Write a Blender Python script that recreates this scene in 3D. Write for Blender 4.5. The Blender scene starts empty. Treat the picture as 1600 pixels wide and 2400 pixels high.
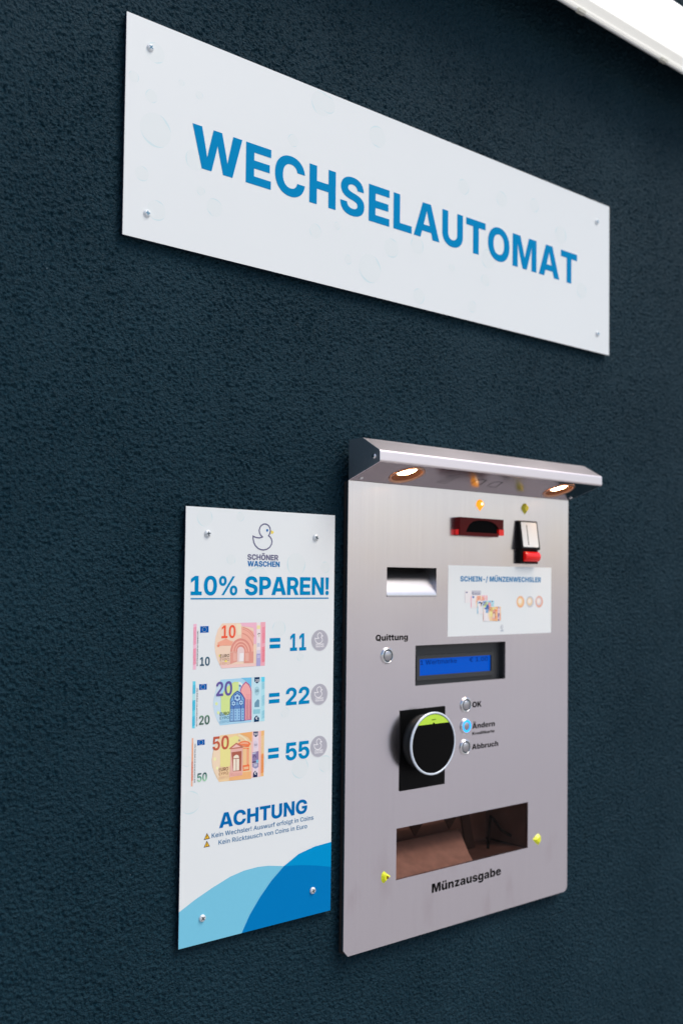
import bpy, bmesh, math, random
import numpy as np
from mathutils import Vector, Matrix
from mathutils.geometry import tessellate_polygon, delaunay_2d_cdt

C = bpy.context.scene.collection
SC = bpy.context.scene
R = math.radians

# ------------------------------------------------------------------ camera
cam_data = bpy.data.cameras.new("camera")
cam = bpy.data.objects.new("camera", cam_data)
C.objects.link(cam)
SC.camera = cam
cam_data.sensor_fit = 'HORIZONTAL'
cam_data.sensor_width = 24.0
cam_data.lens = 2348.45 / 1600 * 24
cam_data.shift_x = -2.2 / 1600
cam_data.shift_y = 70.6 / 1600
cam_data.clip_start = 0.01
cam_data.clip_end = 2000
YAW, PITCH, ROLL = R(39.4758), R(2.08621), R(0.658482)
fw = Vector((math.sin(YAW) * math.cos(PITCH), math.cos(YAW) * math.cos(PITCH), math.sin(PITCH)))
rt = Vector((math.cos(YAW), -math.sin(YAW), 0))
up = rt.cross(fw)
rt, up = math.cos(ROLL) * rt + math.sin(ROLL) * up, -math.sin(ROLL) * rt + math.cos(ROLL) * up
m = Matrix((rt, up, -fw)).transposed().to_4x4()
m.translation = Vector((-0.520276, -1.0, 1.45))
cam.matrix_world = m
cam_data.dof.use_dof = True
cam_data.dof.focus_distance = 1.20
cam_data.dof.aperture_fstop = 35.2 / 10.5
cam_data.dof.aperture_blades = 7

# ------------------------------------------------------------------ light
SUN_EL, SUN_AZ = 55.0, 32.0            # azimuth counted from straight in front of the wall, to the right
w = bpy.data.worlds.new("World")
SC.world = w
w.use_nodes = True
nt = w.node_tree
bg = nt.nodes['Background']
sky = nt.nodes.new('ShaderNodeTexSky')
sky.sky_type = 'NISHITA'
sky.sun_disc = False
sky.sun_elevation = R(SUN_EL)
sky.sun_rotation = R(180 - SUN_AZ)
sky.air_density = 1.0
sky.dust_density = 2.2
sky.ozone_density = 1.0
nt.links.new(sky.outputs[0], bg.inputs[0])
bg.inputs[1].default_value = 0.11
sun_data = bpy.data.lights.new("sun", 'SUN')
sun_data.energy = 1.5
sun_data.angle = R(30)
sun_data.color = (1.0, 0.965, 0.92)
sun = bpy.data.objects.new("sun", sun_data)
C.objects.link(sun)
sdir = Vector((math.sin(R(SUN_AZ)) * math.cos(R(SUN_EL)), -math.cos(R(SUN_AZ)) * math.cos(R(SUN_EL)), math.sin(R(SUN_EL))))
sun.rotation_euler = sdir.to_track_quat('Z', 'Y').to_euler()
sun.location = (2, -4, 4)
SC.view_settings.view_transform = 'Standard'
SC.view_settings.look = 'None'
SC.view_settings.exposure = 0.47
SC.view_settings.gamma = 1.0

# ------------------------------------------------------------------ materials
def lin(c):
    c /= 255.0
    return c / 12.92 if c <= 0.04045 else ((c + 0.055) / 1.055) ** 2.4

WHITE = [lin(v) for v in (226, 230, 236)]
def ink_colour(rgb):                    # print colour as albedo, relative to the white board
    return tuple(min(0.85, 0.78 * lin(v) / k) for v, k in zip(rgb, WHITE))

def new_mat(name):
    mt = bpy.data.materials.new(name)
    mt.use_nodes = True
    return mt, mt.node_tree, mt.node_tree.nodes['Principled BSDF']

def plain(name, col, rough=0.5, metal=0.0, var=0.06, scale=40.0, emit=None, estr=0.0, spec=0.5, bump=0.0):
    mt, t, p = new_mat(name)
    tc = t.nodes.new('ShaderNodeTexCoord')
    nz = t.nodes.new('ShaderNodeTexNoise')
    nz.inputs['Scale'].default_value = scale
    nz.inputs['Detail'].default_value = 3
    t.links.new(tc.outputs['Object'], nz.inputs['Vector'])
    mx = t.nodes.new('ShaderNodeMix'); mx.data_type = 'RGBA'
    mx.inputs['A'].default_value = (*[c * (1 - var) for c in col], 1)
    mx.inputs['B'].default_value = (*[min(1, c * (1 + var)) for c in col], 1)
    t.links.new(nz.outputs['Fac'], mx.inputs['Factor'])
    t.links.new(mx.outputs['Result'], p.inputs['Base Color'])
    p.inputs['Roughness'].default_value = rough
    p.inputs['Metallic'].default_value = metal
    p.inputs['Specular IOR Level'].default_value = spec
    if emit:
        p.inputs['Emission Color'].default_value = (*emit, 1)
        p.inputs['Emission Strength'].default_value = estr
    if bump:
        b = t.nodes.new('ShaderNodeBump'); b.inputs['Strength'].default_value = bump
        b.inputs['Distance'].default_value = 0.001
        t.links.new(nz.outputs['Fac'], b.inputs['Height'])
        t.links.new(b.outputs['Normal'], p.inputs['Normal'])
    return mt

def ramp_mat(name, stops, z0, z1):      # a printed vertical colour gradient (number tints on the notes)
    mt, t, p = new_mat(name)
    g = t.nodes.new('ShaderNodeNewGeometry')
    s = t.nodes.new('ShaderNodeSeparateXYZ')
    t.links.new(g.outputs['Position'], s.inputs[0])
    r = t.nodes.new('ShaderNodeMapRange')
    r.inputs['From Min'].default_value = z0; r.inputs['From Max'].default_value = z1
    t.links.new(s.outputs['Z'], r.inputs['Value'])
    cr = t.nodes.new('ShaderNodeValToRGB')
    el = cr.color_ramp.elements
    while len(el) < len(stops): el.new(0.5)
    for e, (pos, c) in zip(el, stops):
        e.position = pos; e.color = (*ink_colour(c), 1)
    t.links.new(r.outputs[0], cr.inputs[0])
    t.links.new(cr.outputs[0], p.inputs['Base Color'])
    p.inputs['Roughness'].default_value = 0.4
    return mt

INKS = {}
def ink(rgb):
    if rgb not in INKS:
        INKS[rgb] = plain('ink_%d_%d_%d' % rgb, tuple(max(0.0, c * 1.03 - 0.012) for c in ink_colour(rgb)), 0.6, 0, 0.02, 200, spec=0.03)
    return INKS[rgb]

def stucco():
    mt, t, p = new_mat('blue_stucco')
    tc = t.nodes.new('ShaderNodeTexCoord')
    def noise(sc, det, rough):
        n = t.nodes.new('ShaderNodeTexNoise')
        n.inputs['Scale'].default_value = sc; n.inputs['Detail'].default_value = det
        n.inputs['Roughness'].default_value = rough
        t.links.new(tc.outputs['Object'], n.inputs['Vector']); return n
    n1 = noise(225, 3.0, 0.5)
    n2 = noise(460, 2.0, 0.5)
    n3 = noise(4.5, 4.0, 0.6)
    vo = t.nodes.new('ShaderNodeTexVoronoi'); vo.feature = 'SMOOTH_F1'
    vo.inputs['Scale'].default_value = 260
    t.links.new(tc.outputs['Object'], vo.inputs['Vector'])
    def mathn(op, a, b):
        n = t.nodes.new('ShaderNodeMath'); n.operation = op
        for i, v in enumerate((a, b)):
            if hasattr(v, 'type'): t.links.new(v, n.inputs[i])
            else: n.inputs[i].default_value = v
        return n.outputs[0]
    h = mathn('ADD', n1.outputs['Fac'], mathn('MULTIPLY', n2.outputs['Fac'], 0.12))
    h = mathn('SUBTRACT', h, mathn('MULTIPLY', vo.outputs['Distance'], 0.18))
    n4 = noise(7, 2, 0.5)                     # the float pressed harder in places
    amp = mathn('ADD', mathn('MULTIPLY', n4.outputs['Fac'], 0.9), 0.55)
    h = mathn('ADD', mathn('MULTIPLY', mathn('SUBTRACT', h, 0.51), amp), 0.51)
    d = t.nodes.new('ShaderNodeDisplacement')
    d.inputs['Midlevel'].default_value = 0.74
    d.inputs['Scale'].default_value = 0.0100
    t.links.new(h, d.inputs['Height'])
    t.links.new(d.outputs[0], t.nodes['Material Output'].inputs['Displacement'])
    mt.displacement_method = 'BOTH'
    cr = t.nodes.new('ShaderNodeValToRGB')
    cr.color_ramp.elements[0].position = 0.3; cr.color_ramp.elements[0].color = (0.0030, 0.0225, 0.0355, 1)
    cr.color_ramp.elements[1].position = 0.7; cr.color_ramp.elements[1].color = (0.0066, 0.0305, 0.0455, 1)
    t.links.new(n3.outputs['Fac'], cr.inputs[0])
    v2 = t.nodes.new('ShaderNodeTexVoronoi'); v2.inputs['Scale'].default_value = 45   # stray pale grit in the paint
    t.links.new(tc.outputs['Object'], v2.inputs['Vector'])
    sp = t.nodes.new('ShaderNodeSeparateColor'); t.links.new(v2.outputs['Color'], sp.inputs[0])
    g1 = mathn('GREATER_THAN', sp.outputs[0], 0.955); g2 = mathn('LESS_THAN', v2.outputs['Distance'], 0.045)
    mx = t.nodes.new('ShaderNodeMix'); mx.data_type = 'RGBA'
    t.links.new(mathn('MULTIPLY', g1, g2), mx.inputs['Factor'])
    t.links.new(cr.outputs[0], mx.inputs['A']); mx.inputs['B'].default_value = (0.16, 0.21, 0.24, 1)
    t.links.new(mx.outputs['Result'], p.inputs['Base Color'])
    p.inputs['Roughness'].default_value = 0.55
    p.inputs['Specular IOR Level'].default_value = 0.14
    return mt

def steel(name, col, rough, smudge=0.06, vertical=True, stain=0.0):
    mt, t, p = new_mat(name)
    tc = t.nodes.new('ShaderNodeTexCoord')
    mp = t.nodes.new('ShaderNodeMapping')
    mp.inputs['Scale'].default_value = (500, 20, 3) if vertical else (3, 500, 500)
    t.links.new(tc.outputs['Object'], mp.inputs['Vector'])
    br = t.nodes.new('ShaderNodeTexNoise'); br.inputs['Scale'].default_value = 1.0; br.inputs['Detail'].default_value = 2
    t.links.new(mp.outputs[0], br.inputs['Vector'])
    sm = t.nodes.new('ShaderNodeTexNoise'); sm.inputs['Scale'].default_value = 9; sm.inputs['Detail'].default_value = 5
    t.links.new(tc.outputs['Object'], sm.inputs['Vector'])
    r1 = t.nodes.new('ShaderNodeMapRange')
    r1.inputs['From Min'].default_value = 0.3; r1.inputs['From Max'].default_value = 0.7
    r1.inputs['To Min'].default_value = rough - smudge; r1.inputs['To Max'].default_value = rough + smudge
    t.links.new(sm.outputs['Fac'], r1.inputs['Value'])
    t.links.new(r1.outputs[0], p.inputs['Roughness'])
    bp = t.nodes.new('ShaderNodeBump'); bp.inputs['Strength'].default_value = 0.04; bp.inputs['Distance'].default_value = 0.0001
    t.links.new(br.outputs['Fac'], bp.inputs['Height'])
    t.links.new(bp.outputs['Normal'], p.inputs['Normal'])
    mx = t.nodes.new('ShaderNodeMix'); mx.data_type = 'RGBA'
    mx.inputs['A'].default_value = (*col, 1)
    mx.inputs['B'].default_value = (*[c * (0.72 if i else 0.78) for i, c in enumerate(col)], 1)
    if stain:                            # rusty finger marks and dirt round the tray
        st = t.nodes.new('ShaderNodeTexNoise'); st.inputs['Scale'].default_value = 22; st.inputs['Detail'].default_value = 4
        mp2 = t.nodes.new('ShaderNodeMapping'); mp2.inputs['Scale'].default_value = (1.6, 1, 0.7)
        t.links.new(tc.outputs['Object'], mp2.inputs['Vector']); t.links.new(mp2.outputs[0], st.inputs['Vector'])
        r2 = t.nodes.new('ShaderNodeMapRange')
        r2.inputs['From Min'].default_value = 0.55; r2.inputs['From Max'].default_value = 0.78
        r2.inputs['To Max'].default_value = stain
        t.links.new(st.outputs['Fac'], r2.inputs['Value'])
        ge = t.nodes.new('ShaderNodeNewGeometry'); sp = t.nodes.new('ShaderNodeSeparateXYZ')
        t.links.new(ge.outputs['Position'], sp.inputs[0])
        r3 = t.nodes.new('ShaderNodeMapRange')
        r3.inputs['From Min'].default_value = 1.16; r3.inputs['From Max'].default_value = 1.04
        t.links.new(sp.outputs['Z'], r3.inputs['Value'])
        ml = t.nodes.new('ShaderNodeMath'); ml.operation = 'MULTIPLY'
        t.links.new(r2.outputs[0], ml.inputs[0]); t.links.new(r3.outputs[0], ml.inputs[1])
        t.links.new(ml.outputs[0], mx.inputs['Factor'])
    else:
        mx.inputs['Factor'].default_value = 0.0
    mp3 = t.nodes.new('ShaderNodeMapping'); mp3.inputs['Scale'].default_value = (420, 40, 2.5) if vertical else (1.5, 160, 160)
    t.links.new(tc.outputs['Object'], mp3.inputs['Vector'])
    sk = t.nodes.new('ShaderNodeTexNoise'); sk.inputs['Scale'].default_value = 1.0; sk.inputs['Detail'].default_value = 3
    t.links.new(mp3.outputs[0], sk.inputs['Vector'])
    r4 = t.nodes.new('ShaderNodeMapRange')
    r4.inputs['From Min'].default_value = 0.25; r4.inputs['From Max'].default_value = 0.75
    r4.inputs['To Min'].default_value = 0.980; r4.inputs['To Max'].default_value = 1.020
    t.links.new(sk.outputs['Fac'], r4.inputs['Value'])
    vm = t.nodes.new('ShaderNodeVectorMath'); vm.operation = 'SCALE'
    t.links.new(mx.outputs['Result'], vm.inputs[0]); t.links.new(r4.outputs[0], vm.inputs['Scale'])
    t.links.new(vm.outputs[0], p.inputs['Base Color'])
    p.inputs['Metallic'].default_value = 1.0
    return mt

def concrete():
    mt, t, p = new_mat('concrete_paving')
    tc = t.nodes.new('ShaderNodeTexCoord')
    n = t.nodes.new('ShaderNodeTexNoise'); n.inputs['Scale'].default_value = 3; n.inputs['Detail'].default_value = 8
    t.links.new(tc.outputs['Object'], n.inputs['Vector'])
    cr = t.nodes.new('ShaderNodeValToRGB')
    cr.color_ramp.elements[0].color = (0.34, 0.325, 0.32, 1); cr.color_ramp.elements[0].position = 0.3
    cr.color_ramp.elements[1].color = (0.46, 0.44, 0.43, 1); cr.color_ramp.elements[1].position = 0.7
    t.links.new(n.outputs['Fac'], cr.inputs[0]); t.links.new(cr.outputs[0], p.inputs['Base Color'])
    p.inputs['Roughness'].default_value = 0.85
    return mt

def smoky():
    mt = bpy.data.materials.new('smoky_brown_flap'); mt.use_nodes = True
    t = mt.node_tree; t.nodes.remove(t.nodes['Principled BSDF'])
    tr = t.nodes.new('ShaderNodeBsdfTransparent'); tr.inputs[0].default_value = (0.95, 0.67, 0.57, 1)
    gl = t.nodes.new('ShaderNodeBsdfGlossy'); gl.inputs['Roughness'].default_value = 0.06
    fr = t.nodes.new('ShaderNodeFresnel'); fr.inputs[0].default_value = 1.22
    nz = t.nodes.new('ShaderNodeTexNoise'); nz.inputs['Scale'].default_value = 30
    tc = t.nodes.new('ShaderNodeTexCoord'); t.links.new(tc.outputs['Object'], nz.inputs['Vector'])
    t.links.new(nz.outputs['Fac'], gl.inputs['Color'])
    mx = t.nodes.new('ShaderNodeMixShader')
    t.links.new(fr.outputs[0], mx.inputs[0]); t.links.new(tr.outputs[0], mx.inputs[1]); t.links.new(gl.outputs[0], mx.inputs[2])
    t.links.new(mx.outputs[0], t.nodes['Material Output'].inputs['Surface'])
    return mt

M = dict(
    smoky=smoky(),
    stucco=stucco(), ground=concrete(),
    white=plain('white_board', ink_colour((224, 231, 235)), 0.38, 0, 0.018, 5),
    bubble=plain('pale_bubble', ink_colour((221, 229.5, 233)), 0.38, 0, 0.01, 60),
    bubble_rim=plain('pale_bubble_rim', ink_colour((203, 224, 230)), 0.38, 0, 0.01, 60),
    edge=plain('board_edge', (0.004, 0.010, 0.03), 0.5),
    zinc=plain('zinc_screw', (0.72, 0.75, 0.76), 0.5, 0.35, 0.05, 400),
    whitezinc=plain('white_screw', (0.80, 0.83, 0.84), 0.4, 0.0, 0.03, 400),
    bluecross=plain('blue_reflection_cross', (0.06, 0.22, 0.34), 0.5),  # bluish reflection in the screw cross put into its colour
    dark=plain('dark_recess', (0.04, 0.06, 0.07), 0.5),
    blue=ink((0, 134, 190)),
    steel=steel('brushed_steel', (0.77, 0.722, 0.755), 0.24, 0.03, True, 0.45),
    steel_h=steel('brushed_steel_hood', (0.84, 0.765, 0.765), 0.43, 0.04, False),
    steel_u=steel('shaded_hood_steel', (0.42, 0.375, 0.38), 0.17, 0.03, False),  # hood steel again, the underside's shade put into a darker colour
    steel_cap=steel('end_cap_steel', (0.80, 0.77, 0.80), 0.42, 0.05, False),
    black=plain('black_plastic', (0.003, 0.003, 0.0032), 0.4, spec=0.09),
    blackmatt=plain('black_print', (0.002, 0.002, 0.002), 0.6, spec=0.03),
    charcoal=plain('charcoal_plastic', (0.028, 0.030, 0.032), 0.5, 0, 0.1, 120),
    gasket=plain('gasket_rubber', (0.02, 0.016, 0.015), 0.8),
    red=plain('red_plastic', (0.68, 0.005, 0.004), 0.25, 0, 0.06, 40, (1.0, 0.01, 0.005), 0.12, spec=0.5),
    darkred=plain('dark_red_translucent', (0.085, 0.001, 0.0015), 0.3, spec=0.12),
    yellow=plain('yellow_lens', (0.72, 0.74, 0.015), 0.3, 0, 0.1, 300, (0.75, 0.8, 0.0), 0.06),
    olive=plain('yellow_green_lens', (0.60, 0.53, 0.02), 0.25, 0, 0.1, 300),
    orange=plain('orange_lit_lens', (0.8, 0.30, 0.01), 0.25, 0, 0.1, 300, (1.0, 0.34, 0.01), 0.75),
    ember=plain('lit_filament', (1, 0.75, 0.4), 0.3, 0, 0.0, 300, (1.0, 0.78, 0.45), 2.2),
    lens=plain('spotlight_lens', (1, 0.85, 0.65), 0.2, 0, 0.0, 300, (1.0, 0.62, 0.33), 36.0),
    lamplit_flange=plain('lamp_flange', (0.62, 0.36, 0.24), 0.30, 1.0, 0.05, 80),  # orange lamplight on the ring put into its metal colour
    well=plain('darkened_lamp_well', (0.030, 0.014, 0.009), 0.35, 0, 0.05, 80, spec=0.2),  # dark reflection inside the recess put into the wall colour
    lcd=plain('lcd_backlight', (0.0, 0.02, 0.08), 0.25, 0, 0.12, 30, (0.0, 0.075, 0.52), 0.66, spec=0.1),
    lcdtext=plain('lcd_segments', (0.0, 0.008, 0.05), 0.4, 0, 0, 30, (0.0, 0.018, 0.14), 0.5, spec=0.05),
    lime=plain('lime_badge', (0.52, 0.78, 0.05), 0.4),
    silver=plain('silver_ring', (0.72, 0.78, 0.84), 0.35, 0.25),
    glass=plain('black_glass', (0.002, 0.002, 0.002), 0.15, spec=0.08),
    ledblue=plain('blue_ring_light', (0.0, 0.2, 0.7), 0.3, 0, 0, 30, (0.0, 0.30, 1.0), 1.3),
    chrome=plain('polished_steel', (0.78, 0.77, 0.77), 0.18, 1.0, 0.03, 200),
    cap=plain('turned_steel', (0.50, 0.49, 0.51), 0.30, 1.0, 0.06, 300),
    tray=plain('mottled_tray_metal', (0.80, 0.70, 0.66), 0.42, 0.1, 0.35, 60),  # pale warm-tinted metal, mottled at random
    traydark=plain('shaded_tray_metal', (0.19, 0.15, 0.135), 0.45, 0.1, 0.45, 35, spec=0.25),  # tray interior metal, its shade put into the dark colour
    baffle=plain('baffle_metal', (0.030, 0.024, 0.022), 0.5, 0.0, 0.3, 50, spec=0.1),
    sheet=plain('slot_steel', (0.72, 0.70, 0.70), 0.30, 1.0, 0.04, 50),
    lampbody=plain('grey_lamp_body', (0.10, 0.10, 0.10), 0.5),
    lamplip=plain('white_lamp_lip', (0.66, 0.66, 0.64), 0.4),
    neck=plain('reader_neck', (0.009, 0.0095, 0.010), 0.45, spec=0.3),
    clip=plain('cream_clip', (0.78, 0.76, 0.66), 0.4),
    diffuser=plain('lamp_diffuser', (0.85, 0.85, 0.83), 0.35, 0, 0.01, 20, (1.0, 0.992, 0.95), 0.66),
    rim=plain('diffuser_side', (0.72, 0.72, 0.69), 0.35, 0, 0.01, 20, (1.0, 0.985, 0.93), 0.38),
    rail=plain('black_mounting_rail', (0.006, 0.006, 0.007), 0.7),
    coin=ink((174, 175, 187)), coin_rim=ink((196, 197, 206)), white_ink=ink((232, 233, 238)),
)

# ------------------------------------------------------------------ mesh helpers
ORG = Vector((0, 0, 0))
class MB:
    """collects shapes in world metres; build() links them as ONE mesh object"""
    def __init__(self):
        self.v = []; self.f = []; self.mi = []; self.sm = []; self.mats = []
    def m(self, mt):
        if mt not in self.mats: self.mats.append(mt)
        return self.mats.index(mt)
    def face(self, pts, mt, smooth=False):
        b = len(self.v); self.v += [tuple(p) for p in pts]
        self.f.append(tuple(range(b, b + len(pts)))); self.mi.append(self.m(mt)); self.sm.append(smooth)
    def flat(self, loops, y, mt, nz=False):          # loops of (x,z): first outer, the rest holes; faces the street (-y)
        ax, az = loops[0][0]
        sz = max(max(abs(q[0] - ax), abs(q[1] - az)) for q in loops[0]) or 1.0
        k = 10.0 / sz
        pts, edges, L2 = [], [], []
        for l in loops:
            q = [((u - ax) * k, (v - az) * k) for u, v in l]
            q = [p for i, p in enumerate(q) if abs(p[0] - q[i - 1][0]) + abs(p[1] - q[i - 1][1]) > 1e-4]
            n0 = len(pts); pts += [Vector(p) for p in q]; L2.append(q)
            edges += [(n0 + i, n0 + (i + 1) % len(q)) for i in range(len(q))]
        vs, _, fs, _, _, _ = delaunay_2d_cdt(pts, edges, [], 0, 1e-5)
        for f in fs:
            c = sum((vs[i] for i in f), Vector((0, 0))) / len(f)
            if nz:
                if sum(winding(c, q) for q in L2) == 0: continue
            elif sum(inside(c, q) for q in L2) % 2 == 0: continue
            s = (vs[f[1]] - vs[f[0]]).cross(vs[f[2]] - vs[f[0]])
            if abs(s) < 1e-9: continue
            f = f if s > 0 else f[::-1]
            self.face([(ax + vs[i].x / k, y, az + vs[i].y / k) for i in f], mt)
    def extrude(self, loops, y0, y1, mt, side=None, back=True):   # y0 front, y1 back
        self.flat(loops, y0, mt)
        if back: self.flat(loops, y1, mt)
        for l in loops:
            for (a, b), (c, d) in zip(l, l[1:] + l[:1]):
                self.face([(a, y0, b), (c, y0, d), (c, y1, d), (a, y1, b)], side or mt)
    def box(self, x0, x1, y0, y1, z0, z1, mt):
        p = [(x, y, z) for x in (x0, x1) for y in (y0, y1) for z in (z0, z1)]
        for f in ((0, 1, 3, 2), (4, 6, 7, 5), (0, 4, 5, 1), (2, 3, 7, 6), (0, 2, 6, 4), (1, 5, 7, 3)):
            self.face([p[i] for i in f], mt)
    def prism(self, prof, x0, x1, mt, caps=True, closed=True):    # profile of (y,z) swept along x
        n = len(prof)
        for i in range(n if closed else n - 1):
            a, b = prof[i], prof[(i + 1) % n]
            self.face([(x0, *a), (x1, *a), (x1, *b), (x0, *b)], mt)
        if caps:
            self.face([(x0, *q) for q in prof], mt); self.face([(x1, *q) for q in prof][::-1], mt)
    def lathe(self, cx, cz, prof, mt, n=40, smooth=True):         # prof of (radius, y): turned about the y axis
        for (r0, y0), (r1, y1) in zip(prof, prof[1:]):
            for i in range(n):
                a, b = 2 * math.pi * i / n, 2 * math.pi * (i + 1) / n
                q = [(cx + r0 * math.cos(a), y0, cz + r0 * math.sin(a)), (cx + r0 * math.cos(b), y0, cz + r0 * math.sin(b)),
                     (cx + r1 * math.cos(b), y1, cz + r1 * math.sin(b)), (cx + r1 * math.cos(a), y1, cz + r1 * math.sin(a))]
                if r0 < 1e-7: q = q[1:]
                elif r1 < 1e-7: q = q[:3]
                self.face(q, mt, smooth)
    def tube(self, path, r, mt, n=8):
        P = [Vector(p) for p in path]; rings = []
        for i, p in enumerate(P):
            t = (P[min(i + 1, len(P) - 1)] - P[max(i - 1, 0)]).normalized()
            u = t.cross(Vector((0.3, 0.2, 1))).normalized(); v = t.cross(u)
            rings.append([p + r * (math.cos(2 * math.pi * k / n) * u + math.sin(2 * math.pi * k / n) * v) for k in range(n)])
        for a, b in zip(rings, rings[1:]):
            for k in range(n): self.face([a[k], a[(k + 1) % n], b[(k + 1) % n], b[k]], mt, True)
        self.face(rings[0], mt); self.face(rings[-1][::-1], mt)
    def build(self, name, parent=None, bevel=0.0):
        me = bpy.data.meshes.new(name)
        me.from_pydata([tuple(Vector(v) - ORG) for v in self.v], [], self.f)
        for mt in self.mats: me.materials.append(mt)
        bm = bmesh.new(); bm.from_mesh(me)
        for f, i, s in zip(bm.faces, self.mi, self.sm):
            f.material_index = i; f.smooth = s
        if any(self.sm) or bevel: bmesh.ops.remove_doubles(bm, verts=bm.verts, dist=1e-6)
        bm.to_mesh(me); bm.free()
        o = bpy.data.objects.new(name, me)
        C.objects.link(o)
        if parent is not None: o.parent = parent
        else: o.location = ORG
        if bevel:
            b = o.modifiers.new('bevel', 'BEVEL'); b.width = bevel; b.segments = 2; b.limit_method = 'ANGLE'; b.angle_limit = R(40)
        return o

def thing(name, label, cat, loc):
    global ORG
    ORG = Vector(loc)
    o = bpy.data.objects.new(name, None)
    o.empty_display_size = 0.05
    o.location = loc; C.objects.link(o)
    o['label'] = label; o['category'] = cat
    return o

def circle(cx, cz, rx, rz=None, n=36, a0=0.0):
    rz = rz or rx
    return [(cx + rx * math.cos(a0 + 2 * math.pi * i / n), cz + rz * math.sin(a0 + 2 * math.pi * i / n)) for i in range(n)]

def rect(x0, x1, z0, z1): return [(x0, z0), (x1, z0), (x1, z1), (x0, z1)]

def rrect(x0, x1, z0, z1, r, n=6):
    out = []
    for cx, cz, a in ((x1 - r, z1 - r, 0), (x0 + r, z1 - r, 90), (x0 + r, z0 + r, 180), (x1 - r, z0 + r, 270)):
        for i in range(n + 1):
            t = R(a + 90 * i / n); out.append((cx + r * math.cos(t), cz + r * math.sin(t)))
    return out

def stroke(pts, wd, closed=True):        # a line of even width as loops for MB.flat
    n = len(pts); L = []; Rr = []
    for i in range(n):
        a = Vector(pts[i - 1] if (closed or i) else pts[i]); b = Vector(pts[i]); c = Vector(pts[(i + 1) % n] if (closed or i < n - 1) else pts[i])
        d1 = (b - a).normalized() if (b - a).length else (c - b).normalized()
        d2 = (c - b).normalized() if (c - b).length else d1
        nn = Vector((-(d1 + d2).y, (d1 + d2).x)).normalized()
        k = wd / 2 / max(0.5, nn.dot(Vector((-d1.y, d1.x))))
        L.append((b.x + nn.x * k, b.y + nn.y * k)); Rr.append((b.x - nn.x * k, b.y - nn.y * k))
    return L, Rr

def draw_stroke(mb, pts, wd, y, mt, closed=True):
    L, Rr = stroke(pts, wd, closed)
    n = len(pts)
    for i in range(n if closed else n - 1):
        j = (i + 1) % n
        mb.face([(L[i][0], y, L[i][1]), (Rr[i][0], y, Rr[i][1]), (Rr[j][0], y, Rr[j][1]), (L[j][0], y, L[j][1])], mt)

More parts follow.
